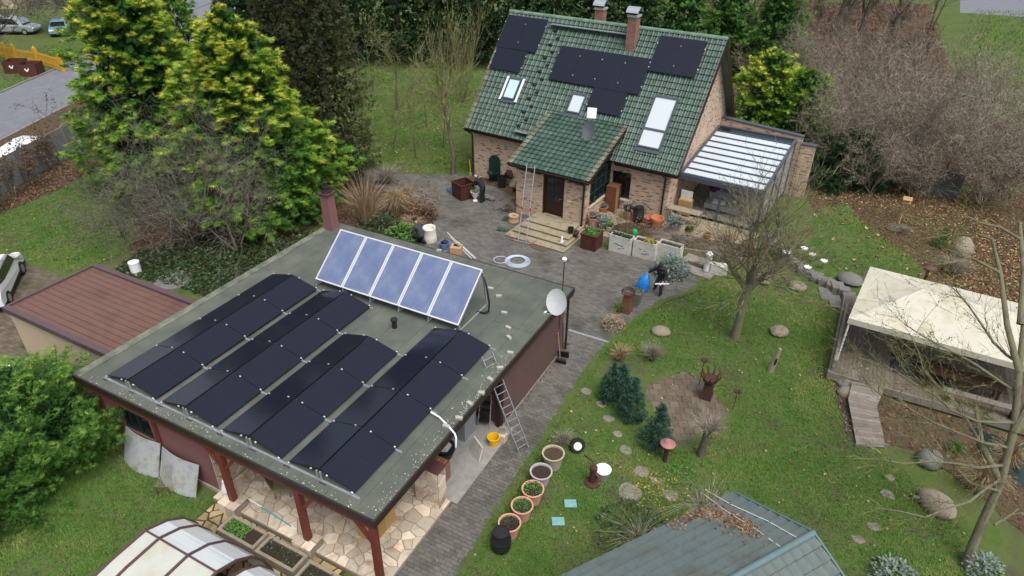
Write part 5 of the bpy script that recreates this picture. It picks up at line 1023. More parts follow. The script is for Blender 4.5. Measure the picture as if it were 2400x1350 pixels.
WALLB = PX((-40, 520), (0, 475), (100, 415), (190, 360), (225, 398), (150, 438), (0, 498)); litter('fallen_leaves', WALLB, 90, (.08, .2), 10, 'leaves_brown')
IVY = PX((262, 640), (330, 590), (480, 560), (620, 560), (735, 545), (600, 640), (480, 700), (440, 680)); litter('ivy', IVY, 170, (.1, .2), 11, 'ivy', z=.08)
gs = NR.uniform((10.55, 6.8), (10.98, 11.7), (1500, 2)); litter_g = leaf_mesh('gravel', np.c_[gs, np.full(1500, .03)], np.c_[NR.normal(0, 1, (1500, 2)), np.zeros(1500)], np.array([0, 0, 1.])+NR.normal(0, .3, (1500, 3)), NR.uniform(.03, .07, 1500), NR.uniform(.03, .06, 1500), NR.random(1500)); o = link('gravel', litter_g, 'gravel'); o['kind'] = 'stuff'

# ------------------------------------------------------------------ clumps in the beds
def clump(name, label, base, h, rad, mt, n, seed, w_=.03, droop=.3, leaf=None, cat='plant', group=None, z0=0.):
    g = np.random.default_rng(seed); t = thing(name, label, cat, base, group=group); a = g.random(n)*2*pi; rr = rad*g.random(n)**.6
    if leaf is None:
        segs = []
        for i in range(n):
            H_ = h*g.uniform(.6, 1.05); x, y = cos(a[i]), sin(a[i]); p0 = (x*.12*rad, y*.12*rad, z0); p1 = (x*rr[i]*.45, y*rr[i]*.45, z0+H_*.6); p2 = (x*rr[i], y*rr[i], z0+H_*(1-droop*rr[i]/rad))
            segs += [(*p0, *p1, w_*.5, w_*.4), (*p1, *p2, w_*.4, w_*.1)]
        link('stems', seg_mesh('stems', segs, 3, .28, .5), mt, t)
    else:
        P = np.c_[np.cos(a)*rr, np.sin(a)*rr, z0+h*g.random(n)*np.sqrt(np.maximum(.05, 1-(rr/rad)**2))]
        link('leaves', leaf_mesh('leaves', P, np.c_[np.cos(a), np.sin(a), g.uniform(-.2, .9, n)]+g.normal(0, .4, (n, 3)), np.array([0, 0, 1.])+g.normal(0, .4, (n, 3)), g.uniform(leaf*.6, leaf*1.2, n), g.uniform(leaf*.35, leaf*.6, n), g.random(n)), mt, t)
    return t
clump('tall_stem_shrub', 'fan of tall straw-coloured bare stems behind the workshop roof', G(860, 528), 3.1, 1.7, 'straw', 130, 1, .035, .15, cat='shrub')
clump('silver_grass', 'arching dry tan ornamental grass beside the courtyard', G(928, 508), 2.2, 1.2, 'straw', 420, 2, .022, .6, cat='grass')
clump('silver_grass', 'smaller dry grass tuft next to the tan ornamental grass', G(955, 480), 1.6, .9, 'straw', 260, 3, .02, .6, cat='grass')
clump('twiggy_shrub', 'hazy pinkish-brown twiggy shrub at the courtyard corner', G(905, 430), 1.3, 1.5, 'twig_brown', 500, 4, .014, .3, cat='shrub')
clump('hydrangea', 'rust-brown faded hydrangea bush by the courtyard edge', G(992, 512), 1.1, .8, 'leaves_brown', 900, 5, leaf=.16, cat='bush')
clump('bed_plants', 'green leafy perennials beside the crouching worker', G(945, 560), .8, 1.0, 'green_leaf', 900, 6, leaf=.17)
clump('bed_plants', 'olive mixed perennials under the tall bare stems', G(900, 540), .8, 1.3, 'ivy', 900, 7, leaf=.18)
clump('bed_plants', 'withered ochre perennials at the foot of the grasses', G(965, 530), .7, 1.0, 'straw', 500, 8, .02, .5)
clump('lavender_bush', 'silvery blue-green lavender bush beside the white planters', G(1572, 640), .95, .9, 'sage', 1500, 9, leaf=.16, cat='bush')
clump('round_brown_shrub', 'round reddish-brown twiggy shrub on the lawn near a boulder', G(1528, 845), .85, .62, 'twig_brown', 420, 10, .012, .2, cat='shrub')
clump('pale_shrub', 'pale straw pruned shrub stump at the path edge', G(1452, 845), .8, .6, 'straw', 130, 11, .03, .2, cat='shrub')
clump('pale_hydrangea', 'ball of pale dried hydrangea heads at the courtyard edge', G(1437, 768), .75, .48, 'straw', 520, 12, leaf=.09, cat='bush')
clump('pampas_tuft', 'green and yellow spiky grass tuft beside the rusty stump', G(1448, 735), .9, .45, 'green_leaf', 60, 13, .02, .5, cat='grass')
clump('dry_shrub', 'dark withered shrub where the path meets the row of pots', G(1318, 1040), .55, .55, 'twig_brown', 260, 14, .010, .3, cat='shrub')
clump('withered_bed', 'brown withered climber patch along the house wall', G(1190, 495), .7, .8, 'twig_brown', 420, 15, .016, .5, cat='plant')
clump('withered_bed', 'pale dried plants at the foot of the house wall by the ladder', G(1205, 480), .6, .6, 'straw', 200, 16, .016, .5, cat='plant')
clump('yellow_plant', 'yellowing leafy plant on the lawn before the green shed', G(1560, 1160), .4, .9, 'yellow_leaf', 150, 17, leaf=.10)
clump('yellow_plant', 'low yellow and green seedlings near the round stone slab', G(1590, 1130), .35, .7, 'green_leaf', 260, 18, leaf=.09)
clump('shed_weeds', 'dark green weeds along the shed eaves', G(1480, 1250), .6, 1.1, 'ivy', 600, 19, leaf=.13)
clump('reeds', 'tall straw-coloured dry reeds in the pond corner beside the leaning tree', G(2290, 1155), 1.7, .9, 'straw', 520, 20, .018, .5, cat='reeds')
clump('reeds', 'second clump of dry tan reeds near the deck edge', G(2345, 1100), 1.7, .8, 'straw', 420, 21, .018, .5, cat='reeds')
clump('sedge', 'green arching sedge tuft at the pond edge', G(2235, 1060), .7, .5, 'green_leaf', 120, 22, .02, .7, cat='grass')
clump('blue_spruce_twig', 'blue-green young spruce tips at the frame foot beside the lawn', G(2090, 1358), .6, .6, 'sage', 400, 23, leaf=.14)
clump('blue_spruce_twig', 'blue-green spruce tuft at the foot of the leaning tree', G(2300, 1345), .7, .5, 'sage', 300, 24, leaf=.14)
clump('brown_bush', 'low purple-brown twiggy bush beside the tent', G(2225, 640), 1.0, 1.2, 'twig_brown', 560, 25, .014, .3, cat='shrub')
clump('brown_bush', 'dry brown twiggy bush in the leaf litter behind the bird feeder', G(2110, 545), .5, .8, 'twig_brown', 260, 26, .012, .4, cat='shrub')
clump('dark_ivy_bush', 'dark green ivy bush at the foot of the pollarded tree row', G(1805, 600), .7, .7, 'ivy', 700, 27, leaf=.12, cat='bush')
clump('terrace_plants', 'rust and green carpet of plants in the raised terrace bed', G(1480, 535, .5), .45, 1.6, 'leaves_brown', 900, 28, leaf=.1)
clump('terrace_plants', 'brown carpet of dry plants in the raised bed behind the planters', G(1580, 560, .5), .3, 1.7, 'twig_brown', 700, 29, .012, .4)
clump('terrace_plants', 'sparse brown ground cover in the bed below the veranda', G(1690, 590, .5), .3, 1.5, 'twig_brown', 500, 30, .012, .4)
clump('dead_climber', 'tangle of dead climber stems over the shed corner', G(1660, 1185, 2.2), .75, 1.9, 'twig_brown', 240, 31, .010, 1.0, z0=-.2)
clump('dead_climber', 'withered climber trailing along the shed eaves', G(1500, 1255, 2.0), .4, 1.5, 'twig_brown', 130, 32, .010, 1.0, z0=-.2)
# ================================================================== OTHER BUILDINGS AND BOUNDARIES
GX0, GX1, GY0, GY1, GZ = -7.75, -1.2, 1.02, 4.78, 2.5
GR = thing('garage', 'small cream garage with ribbed red-brown metal roof', 'garage', ((GX0+GX1)/2, (GY0+GY1)/2, 0))
wpart(MB().bx(GX0+.12, GX1, GY0+.1, GY1-.1, 0, GZ-.2), 'wall', 'cream', GR)
pr = []; y = GY0+.16; nrib = 13; st = (GY1-GY0-.32)/nrib
for i in range(nrib): pr += [(y, .0), (y+st*.05, .035), (y+st*.13, .035), (y+st*.18, 0)]; y += st
pr.append((y, 0)); n = len(pr)
wpart(MB().add([(x, a, GZ-.09+b+(.0 if x < -5 else -.05)) for x in (GX0+.1, GX1) for a, b in pr], [(i, n+i, n+i+1, i+1) for i in range(n-1)]), 'roof_sheet', 'garage_roof', GR)
for a in (((GX0, GX1, GY0-.02, GY0+.2)), ((GX0, GX1, GY1-.2, GY1+.02))): wpart(MB().bx(a[0], a[1], a[2], a[3], GZ-.22, GZ), 'roof_trim', 'garage_trim', GR, bevel=.01)
wpart(MB().bx(GX0, GX0+.1, GY0+.2, GY1-.2, GZ-.22, GZ-.001), 'roof_trim', 'garage_trim', GR)
t = thing('leaning_board', 'large weathered grey board leaning on the cream garage wall', 'board', (-3.6, .7, 0)); MB().box((3.4, .04, 1.15), (0, 0, .55), (-.28, 0, 0)).build('sheet', 'concrete', t)
t = thing('broom', 'long-handled garden broom leaning against the cream garage wall', 'broom', (-4.85, .55, 0)); MB().tube([(0, 0, .05), (-.1, .45, 1.75)], .017, 6).build('handle', 'black_plastic', t); MB().box((.4, .12, .12), (0, 0, .06)).build('head', 'plane_teal', t)
t = thing('log_stump', 'dark tree stump with pale cut face beside the garage corner', 'stump', (-6.1, .45, 0)); MB().lathe([(.3, 0), (.27, .3), (.24, .7), (.25, .75)], 11).build('log', 'bark', t); MB().lathe([(.2, .752), (.2, .762)], 11).build('cut_face', 'wood', t)
t = thing('cable_spool', 'pale wooden cable spool standing on the driveway', 'spool', G(14, 893)); MB().lathe([(.45, 0), (.45, .04)], 20).build('flange', 'white_fabric', t); MB().lathe([(.15, .04), (.15, .42)], 14).build('core', 'black_plastic', t); MB().lathe([(.42, .42), (.42, .46)], 20).build('flange', 'white_fabric', t)

# concrete slab fence along the street side
a0, a1 = Vector((-21.4, 2.6)), Vector((-30.4, 23.7)); L = (a1-a0).length; dd = (a1-a0)/L; npost = int(L/2)
WF = thing('concrete_fence', 'grey concrete slab fence between lawn and street', 'fence', (*a0, 0), atan2(dd.y, dd.x))
for i in range(npost+1): MB().bx(i*2-.07, i*2+.07, -.07, .07, 0, 2.0).build('post', 'grey_wall', WF)
for i in range(npost):
    for k in range(4): MB().bx(i*2+.07, i*2+1.93, -.03, .03, k*.48+.01, k*.48+.475).build('slab', 'grey_wall', WF)
# grey board fence at the right back
b0, b1 = G(2075, 438), G(2300, 484); L = (b1-b0).length; dd = (b1-b0)/L
BF = thing('board_fence', 'weathered grey board fence behind the leaf-covered bed', 'fence', b0, atan2(dd.y, dd.x)); nf = int(L/1.9)
for i in range(nf+1): MB().bx(i*1.9-.05, i*1.9+.05, -.05, .05, 0, 1.75).build('post', 'fence_grey', BF)
for i in range(nf):
    for k in range(10): MB().bx(i*1.9+.05, i*1.9+1.85, -.012, .012, .06+k*.165, .06+k*.165+.15).build('board', 'fence_grey', BF)

# ------------------------------------------------------------------ green shed at the lower edge
ES = Vector((18.36, 5.35)); sdir_ = Vector((-.557, -.83)); sp_ = Vector((.83, -.557)); SHW = 2.43
SH = thing('garden_shed', 'garden shed with weathered green tile-pattern sheet roof', 'shed', (*ES, 0), atan2(sdir_.y, sdir_.x))
# local: x along ridge (towards the near end), y = left normal of x ; perp sp_ -> local y = +1
sgn = 1 if Vector((-sdir_.y, sdir_.x)).dot(sp_) > 0 else -1
LEN = 8.0; EZ, RZs = 2.25, 3.3; nrow = 8
def shed_slope(y0, z0, y1, z1, name):
    vs = []; fs = []; cols = int(LEN/.1)
    for r in range(nrow):
        for e in (0, 1):
            f = (r+e)/nrow; lift = .055 if e == 0 else .0
            for c in range(cols+1):
                x = c*LEN/cols; rib = .028 if c % 3 == 0 else 0; vs.append((x, y0+(y1-y0)*f, z0+(z1-z0)*f+lift+rib))
        b = (2*r)*(cols+1)
        for c in range(cols):
            fs.append((b+c, b+c+1, b+cols+1+c+1, b+cols+1+c))
            if r: fs.append((b-cols-1+c, b-cols-1+c+1, b+c+1, b+c))
    return MB().add(vs, fs).build(name, 'shed_green', SH)
shed_slope(0, EZ, sgn*SHW, RZs, 'roof_sheet'); shed_slope(sgn*2*SHW, EZ, sgn*SHW, RZs, 'roof_sheet')
MB().tube([(-.05, sgn*SHW, RZs+.01), (LEN, sgn*SHW, RZs+.01)], .09, 10).build('ridge_cap', 'shed_cap', SH, True)
for s_ in (0, 2): MB().bar((-.03, sgn*s_*SHW, EZ), (-.03, sgn*SHW, RZs), .05, .16).build('barge_board', 'shed_cap', SH)
b = MB(); b.add([(.15, sgn*.15, 0), (.15, sgn*(2*SHW-.15), 0), (LEN, sgn*(2*SHW-.15), 0), (LEN, sgn*.15, 0), (.15, sgn*.15, EZ), (.15, sgn*(2*SHW-.15), EZ), (LEN, sgn*(2*SHW-.15), EZ), (LEN, sgn*.15, EZ)], [(0, 1, 5, 4), (1, 2, 6, 5), (2, 3, 7, 6), (3, 0, 4, 7)]); b.add([(.15, sgn*.15, EZ), (.15, sgn*(2*SHW-.15), EZ), (.15, sgn*SHW, RZs-.1)], [(0, 1, 2)]); b.build('wall', 'wood_brown', SH)
def shedroof(x, y): # point on the left slope
    P = Vector((*ES, EZ)); n = Vector((sp_.x*-(RZs-EZ), sp_.y*-(RZs-EZ), SHW)).normalized(); d = ray(x, y); return CAMP+d*((P-CAMP).dot(n)/d.dot(n))
g = np.random.default_rng(5); pts = []
for i in range(900):
    f = g.random(); x = 1570+f*200+g.normal(0, 18); y = 1222-60*sin(f*pi)*.55+f*35+g.normal(0, 12); q = shedroof(x, y)
    if (q.xy-ES).dot(sp_) > 0: pts.append((*q, ))
Pq = np.array(pts); Pq[:, 2] += .05; o = link('roof_leaves', leaf_mesh('roof_leaves', Pq, g.normal(0, 1, Pq.shape), np.array([0, 0, 1.])+g.normal(0, .4, Pq.shape), g.uniform(.05, .11, len(Pq)), g.uniform(.04, .08, len(Pq)), g.random(len(Pq))*.75), 'leaves_fallen'); o['kind'] = 'stuff'
t = thing('rope', 'white rope laid over the shed roof and ridge', 'rope', shedroof(1650, 1160))
for L_ in ([(1650, 1162), (1700, 1200), (1770, 1243), (1835, 1290)], [(1652, 1150), (1712, 1185), (1800, 1225), (1868, 1264)]): wpart(MB().tube([shedroof(*q)+Vector((0, 0, .05)) for q in L_], .011, 5), 'strand', 'string_white', t)

# ------------------------------------------------------------------ pool shelter (curved polycarbonate)
PS = thing('pool_shelter', 'curved translucent shelter with purple-brown ribs beside the stone path', 'shelter', (5.2, -3, 0))
sec = [(-1.50, 0), (-1.54, .45), (-1.68, .95), (-1.95, 1.42), (-2.38, 1.78), (-2.95, 2.02), (-3.9, 2.0), (-5.0, 1.88), (-6.2, 1.68), (-7.5, 1.4)]
def sect(x, s_): return [(x, -3+(y+3)*s_, z*s_) for y, z in sec]
arch = [(5.2, 1), (5.72, 1), (6.78, 1), (7.78, 1), (8.05, .93), (9.05, .93), (10.05, .93)]
for x, s_ in arch:
    q = sect(x, s_); m_ = MB()
    for i in range(len(q)-1): m_.bar(Vector(q[i])-Vector((0, 0, 0)), Vector(q[i+1]), .06, .07, (1, 0, 0))
    wpart(m_, 'rib', 'frame_brown', PS)
for (xa, sa), (xb, sb) in zip(arch[:-1], arch[1:]):
    if sa != sb: continue
    A, B = sect(xa+.03, sa-.004), sect(xb-.03, sb-.004); c = 5
    for k0, k1, mt_, nm in ((0, c, 'poly', 'side_pane'), (c, len(sec)-1, 'poly_top', 'top_pane')):
        m_ = MB(); nn = k1-k0+1; m_.add(A[k0:k1+1]+B[k0:k1+1], [(i, i+1, nn+i+1, nn+i) for i in range(nn-1)]); wpart(m_, nm, mt_, PS)
    for k in (c, 7): wpart(MB().bar(A[k], B[k], .05, .05), 'purlin', 'frame_brown', PS)
e = sect(5.19, 1); m_ = MB(); m_.add(e+[(5.19, e[-1][1], 0)], [tuple(range(len(e)+1))]); wpart(m_, 'end_pane', 'poly', PS)

# ------------------------------------------------------------------ tent on the wooden deck
def patch(cs, n, sag, mb):
    a, b, c, d = [Vector(q) for q in cs]; base = len(mb.v)
    for i in range(n+1):
        for j in range(n+1):
            u, v = i/n, j/n; q = a.lerp(b, u).lerp(d.lerp(c, u), v); q.z -= sag*4*v*(1-v)*(.5+.5*4*u*(1-u))+rnd.uniform(0, .012); mb.v.append(tuple(q))
    for i in range(n):
        for j in range(n): k = base+i*(n+1)+j; mb.f.append((k, k+n+1, k+n+2, k+1))
TA, TB, TC, TD = (20.36, 15.85, 2.4), (20.80, 20.5, 2.4), (27.6, 20.15, 2.4), (27.4, 15.6, 2.4); T1, T2 = (22.62, 18.3, 3.05), (25.3, 18.05, 3.05)
TN = thing('pavilion_tent', 'cream fabric pavilion canopy over the wooden deck', 'tent', (24, 18, .42))
m_ = MB(); patch((TA, TD, T2, T1), 10, .07, m_); patch((TC, TB, T1, T2), 10, .07, m_); patch((TB, TA, T1, T1), 8, .07, m_); patch((TD, TC, T2, T2), 8, .07, m_); cv = wpart(m_, 'canopy', 'tent', TN, True)
for a, b in ((TA, TD), (TD, TC), (TC, TB), (TB, TA)):
    m_ = MB(); n = 10; A, B = Vector(a), Vector(b); vs = [tuple(A.lerp(B, i/n)-Vector((0, 0, z+(rnd.uniform(-.01, .02) if z else .012)))) for z in (0, .24) for i in range(n+1)]; m_.add(vs, [(i, i+1, n+2+i, n+1+i) for i in range(n)]); wpart(m_, 'valance', 'tent', TN)
for q in (TA, TB, TC, TD): wpart(MB().tube([(q[0]+.08*(1 if q[0] < 24 else -1), q[1]+.08*(1 if q[1] < 18 else -1), .4), (q[0]+.08*(1 if q[0] < 24 else -1), q[1]+.08*(1 if q[1] < 18 else -1), 2.36)], .035, 8), 'pole', 'white_paint', TN)
DK = thing('wooden_deck', 'weathered grey plank deck under the cream tent', 'deck', (24, 18, 0)); x = 20.3; i = 0
while x < 29: wpart(MB().bx(x, x+.137, 15.0+rnd.uniform(-.01, .01), 21.2, .37+rnd.uniform(-.003, .003), .4), 'plank', 'deck', DK); x += .145
wpart(MB().bx(20.28, 29, 14.93, 14.985, .12, .41), 'edge_board', 'deck_pale', DK); wpart(MB().bx(20.22, 20.285, 14.93, 21.2, .12, .41), 'edge_board', 'deck_pale', DK); wpart(MB().bx(20.4, 29, 15.1, 21.1, .0, .36), 'substructure', 'dark_wood', DK)
wpart(MB().bx(22.2, 24.6, 16.7, 18.2, .402, .41), 'mat', 'blue_plastic', DK) if False else None
t = thing('outdoor_rug', 'dark blue rug scattered with leaves on the deck', 'rug', (23.3, 16.9, .405)); MB().bx(-1.0, 1.1, -.75, .75, 0, .012).build('rug', mat('rug', (.012, .016, .035), (.02, .025, .05), rough=.95, scale=9), t)
litter('fallen_leaves', [(20.5, 15.1), (27.5, 15.1), (27.5, 16.8), (20.5, 16.8)], 7, (.06, .13), 21, z=.41)
t = thing('deck_railing', 'low grey driftwood railing along the deck side facing the lawn', 'railing', (20.35, 15.1, .4))
for k in range(5): MB().bx(-.05, .05, k*1.05, k*1.05+.1, 0, .55).build('post', 'deck_pale', t)
for z in (.2, .5): MB().bar((0, -.05, z), (0, 4.6, z+.03), .09, .07).build('rail', 'deck_pale', t)
for k in range(9): MB().bar((.02, .15+k*.5, .2), (.02, .4+k*.5, .5), .035, .03).build('lattice', 'rust_dark', t)
t = thing('bench_table', 'long dark wooden table under the leaning tree on the deck', 'table', (24.6, 16.0, .4))
MB().bx(-1.3, 1.3, -.35, .35, .68, .73).build('table_top', 'dark_wood', t)
for sx in (-1.1, 1.1):
    for sy in (-.28, .28): MB().bx(sx-.04, sx+.04, sy-.04, sy+.04, 0, .68).build('leg', 'dark_wood', t)
t = thing('bench', 'low grey bench at the deck front beside the dark table', 'bench', (25.2, 15.3, .4)); MB().bx(-1.2, 1.2, -.15, .15, .4, .45).build('seat', 'deck_pale', t)
for sx in (-1, 1): MB().bx(sx-.04, sx+.04, -.12, .12, 0, .4).build('leg', 'dark_wood', t)
RP = thing('wooden_ramp', 'grey plank ramp leading down from the deck to the lawn', 'ramp', G(2040, 1000))
rl_ = [(1998, 893, .40), (1988, 935, .33), (1998, 990, .2), (2008, 1044, .08)]; rr_ = [(2075, 908, .40), (2055, 952, .33), (2066, 1000, .2), (2076, 1048, .08)]
for k in range(3):
    for j in range(7 if k else 6):
        n = 7 if k else 6
        def ed(Lst, f): a = G(*Lst[k][:2], Lst[k][2]); b = G(*Lst[k+1][:2], Lst[k+1][2]); return a.lerp(b, f)
        f0, f1 = j/n, (j+.93)/n; q = [ed(rl_, f0), ed(rr_, f0), ed(rr_, f1), ed(rl_, f1)]; m_ = MB(); m_.add([tuple(p_) for p_ in q]+[(p_.x, p_.y, p_.z-.035) for p_ in q], [(0, 3, 2, 1), (4, 5, 6, 7), (0, 1, 5, 4), (1, 2, 6, 5), (2, 3, 7, 6), (3, 0, 4, 7)]); wpart(m_, 'plank', 'deck_pale', RP)
q = G(2042, 1047); wpart(MB().box((1.15, .05, .12), (q.x, q.y, .06), (0, 0, radians(28))), 'end_board', 'deck_pale', RP)
PB = [(20.35, 14.9), (29, 14.9), (29, 9.5), (26.3, 10.2), (25.0, 11.4), (23.4, 12.4), (21.4, 12.0), (20.9, 13.2)]; sheet('pond_bed', PB, .018, 'leaf_litter', .12); litter('fallen_leaves', PB, 35, (.06, .16), 22, 'leaves_brown'); litter('pebbles', [(20.5, 14.8), (21.3, 14.8), (21.8, 12.2), (21.2, 12.3)], 220, (.04, .09), 23, 'gravel')
sheet('pond', [(25.0, 14.6), (27.5, 14.6), (27.6, 12.9), (26.3, 12.2), (25.3, 13.2)], .03, 'pond', .06, .3)

# ------------------------------------------------------------------ raised terrace before the house
TP = [tuple(G(*q, .5))[:2] for q in ((1378, 540), (1440, 552), (1600, 576), (1765, 604))]+[tuple(HW(17.4, 1.2, 0))[:2], tuple(HW(12.6, 1.2, 0))[:2], tuple(HW(12.6, -.01, 0))[:2], tuple(HW(9.25, -.01, 0))[:2], tuple(HW(9.25, -3.0, 0))[:2]]
m_ = MB(); m_.prism(TP, 0, .36); struct(m_.build('terrace', 'step_stone'))
sheet('terrace_bed', [tuple(G(*q, .5))[:2] for q in ((1440, 550), (1600, 573), (1760, 600), (1750, 570), (1600, 545), (1480, 515), (1420, 525))], .368, 'earth', .1)
litter('fallen_leaves', TP, 25, (.05, .12), 24, 'leaves_brown', z=.39)
# ================================================================== OBJECTS
def pot(name, label, base, r, h, mt, fill='soil', plant=None, group=None, seed=1, rim=.05, ph=.3, pr=None, leaf=.1):
    t = thing(name, label, 'pot', base, group=group)
    MB().lathe([(r*.68, 0), (r*.72, .01), (r*.94, h-rim), (r*1.02, h-rim), (r*1.04, h), (r*.9, h), (r*.88, h-.04), (r*.8, h*.55), (.01, h*.5)], 22, close=True).build('vessel', mt, t, True)
    if fill: MB().lathe([(r*.86, h-.09), (r*.85, h-.06)], 18).build('soil', fill, t)
    if plant:
        g = np.random.default_rng(seed); n = int(260*max(1, ph/.3)); a = g.random(n)*2*pi; q = (pr or r*.85)*g.random(n)**.5; P = np.c_[np.cos(a)*q, np.sin(a)*q, h-.06+ph*g.random(n)*np.sqrt(np.maximum(.05, 1-(q/((pr or r)*1.05))**2))]
        link('plant', leaf_mesh('plant', P, np.c_[np.cos(a), np.sin(a), g.uniform(.1, 1.2, n)]+g.normal(0, .3, (n, 3)), np.array([0, 0, 1.])+g.normal(0, .4, (n, 3)), g.uniform(leaf*.6, leaf*1.3, n), g.uniform(leaf*.3, leaf*.6, n), g.random(n)), plant, t)
    return t
def barrel(name, label, base, r, h):
    t = thing(name, label, 'barrel', base); MB().lathe([(r*.82, 0), (r*.95, h*.2), (r, h*.3), (r, h*.34), (r*.97, h*.36), (r*1.0, h*.6), (r*.96, h*.62), (r*.9, h*.85), (r*.8, h*.95), (r*.82, h)], 20).build('drum', 'black_plastic', t, True); MB().lathe([(r*.8, h), (r*.8, h+.04), (r*.7, h+.04), (r*.68, h+.02)], 20).build('lid', 'black_plastic', t)
    return t
G1 = 'row of pots along the path'
pot('flower_pot', 'tan stone-coloured pot, last of the row near the dry shrub', G(1295, 1092), .36, .6, 'pot_tan', 'earth', group=G1); pot('flower_pot', 'grey pot with dark soil between tan and terracotta pots', G(1267, 1130), .35, .5, 'pot_grey', 'soil', group=G1)
pot('flower_pot', 'terracotta pot of bright green plants next to the grey pot', G(1248, 1172), .34, .52, 'terracotta_pink', 'soil', 'green_leaf', group=G1, seed=2, ph=.1, leaf=.07); pot('flower_pot', 'terracotta pot of bright green plants in the middle of the row', G(1223, 1211), .33, .52, 'terracotta_pink', 'soil', 'green_leaf', group=G1, seed=3, ph=.08, leaf=.06)
pot('flower_pot', 'terracotta pot with mossy soil beside the black barrel', G(1194, 1252), .33, .52, 'terracotta_pink', 'soil', 'ivy', group=G1, seed=4, ph=.06, leaf=.05); barrel('rain_barrel', 'black barrel with lid at the front end of the pot row', G(1174, 1285), .3, .7)
ZT = .36; G2 = 'pots on the terrace'
pot('flower_pot', 'terracotta pot with bare stems beside the black terrace barrel', G(1473, 512, ZT), .27, .5, 'terracotta_pink', 'soil', 'twig_brown', group=G2, seed=5, ph=.5, leaf=.2); barrel('terrace_barrel', 'black ribbed barrel against the brick wall on the terrace', G(1495, 520, ZT), .3, .85)
pot('flower_pot', 'small empty orange pot next to the largest orange pot', G(1518, 523, ZT), .25, .38, 'terracotta', None, group=G2); pot('flower_pot', 'largest empty orange terracotta pot by the downpipe', G(1538, 534, ZT), .34, .62, 'terracotta', None, group=G2, rim=.14)
pot('flower_pot', 'pink pot with silvery sage bush beside the veranda post', G(1579, 545, ZT), .3, .5, 'terracotta_pink', 'soil', 'sage', group=G2, seed=6, ph=.6, pr=.42, leaf=.14)
for i, (px, lab) in enumerate([((1613, 553), 'with sparse green plant'), ((1657, 560), 'standing alone mid terrace'), ((1705, 567), 'with dark soil'), ((1748, 582), 'largest at the terrace end')]): pot('flower_pot', 'terracotta pot along the terrace edge, '+lab, G(*px, ZT), .2+.05*(i == 3), .34+.1*(i == 3), 'terracotta', 'soil', 'ivy' if i == 0 else None, group=G2, seed=7+i)
pot('flower_pot', 'wide terracotta tub against the porch side wall', G(1391, 528, ZT), .33, .5, 'terracotta_pink', 'soil', 'twig_brown', group=G2, seed=12, ph=.4, leaf=.12); pot('flower_pot', 'grey pot with dusky lavender near the porch corner', G(1412, 533, ZT), .24, .36, 'pot_grey', 'soil', 'sage', group=G2, seed=13, ph=.5, pr=.38, leaf=.12)
pot('flower_pot', 'small white pot with light green plant on the terrace edge', G(1428, 541, ZT), .2, .3, 'white_dirty', 'soil', 'green_leaf', group=G2, seed=14, ph=.25); pot('flower_pot', 'terracotta bowl with white bulbs by the rusty wood rack', G(1412, 495, ZT), .3, .3, 'terracotta', 'soil', 'sage', group=G2, seed=15, ph=.3)
t = thing('watering_can', 'green plastic watering can on the white planter edge', 'watering can', G(1487, 549, .72)); MB().lathe([(.14, 0), (.15, .05), (.15, .2), (.1, .27), (.06, .28)], 12).build('body', mat('green_plastic', (.02, .28, .10), rough=.4), t, True); MB().tube([(.13, 0, .08), (.3, 0, .22), (.36, 0, .3)], .02, 6).build('spout', 'green_plastic', t); MB().tube([(-.13, 0, .1), (-.24, 0, .2), (-.1, 0, .3)], .015, 6).build('handle', 'green_plastic', t)
# white planters with shiplap boards
for i, (px, lab, pl) in enumerate([((1450, 594), 'with dark stains next to the brown planter box', 'ivy'), ((1506, 607), 'in the middle of the three, with yellow-green plants', 'yellow_leaf'), ((1563, 615), 'half hidden by the lavender', None)]):
    t = thing('white_planter', 'white boarded planter '+lab, 'planter', G(*px), HYAW, group='white planters'); w_, d_, h_ = 1.16, .5, .95
    for k in range(9):
        z = k*h_/9; MB().bx(-w_/2, w_/2, 0, .04, z+.004, z+h_/9-.006).build('board', 'white_dirty', t); MB().bx(-w_/2, -w_/2+.04, .04, d_-.04, z+.004, z+h_/9-.006).build('board', 'white_dirty', t); MB().bx(w_/2-.04, w_/2, .04, d_-.04, z+.004, z+h_/9-.006).build('board', 'white_dirty', t)
    MB().bx(-w_/2, w_/2, d_-.04, d_, 0, h_).build('back', 'white_dirty', t); MB().bx(-w_/2+.04, w_/2-.04, .04, d_-.04, 0, h_-.08).build('soil', 'soil', t)
    if pl: g = np.random.default_rng(i); n = 260; P = np.c_[g.uniform(-.1 if i else -.5, .5, n), g.uniform(-.02, .45, n), h_-.1+g.random(n)*.25]; link('plants', leaf_mesh('plants', P, g.normal(0, 1, (n, 3)), np.array([0, 0, 1.])+g.normal(0, .4, (n, 3)), g.uniform(.05, .13, n), g.uniform(.04, .07, n), g.random(n)), pl, t)
    if i < 2:
        for sx, z in ((-.2, .5), (0.05, .46), (.2, .35), (0, .28)): MB().box((rnd.uniform(.08, .3), .006, .03), (sx, -.004, z)).build('stain', 'rust_dark', t)
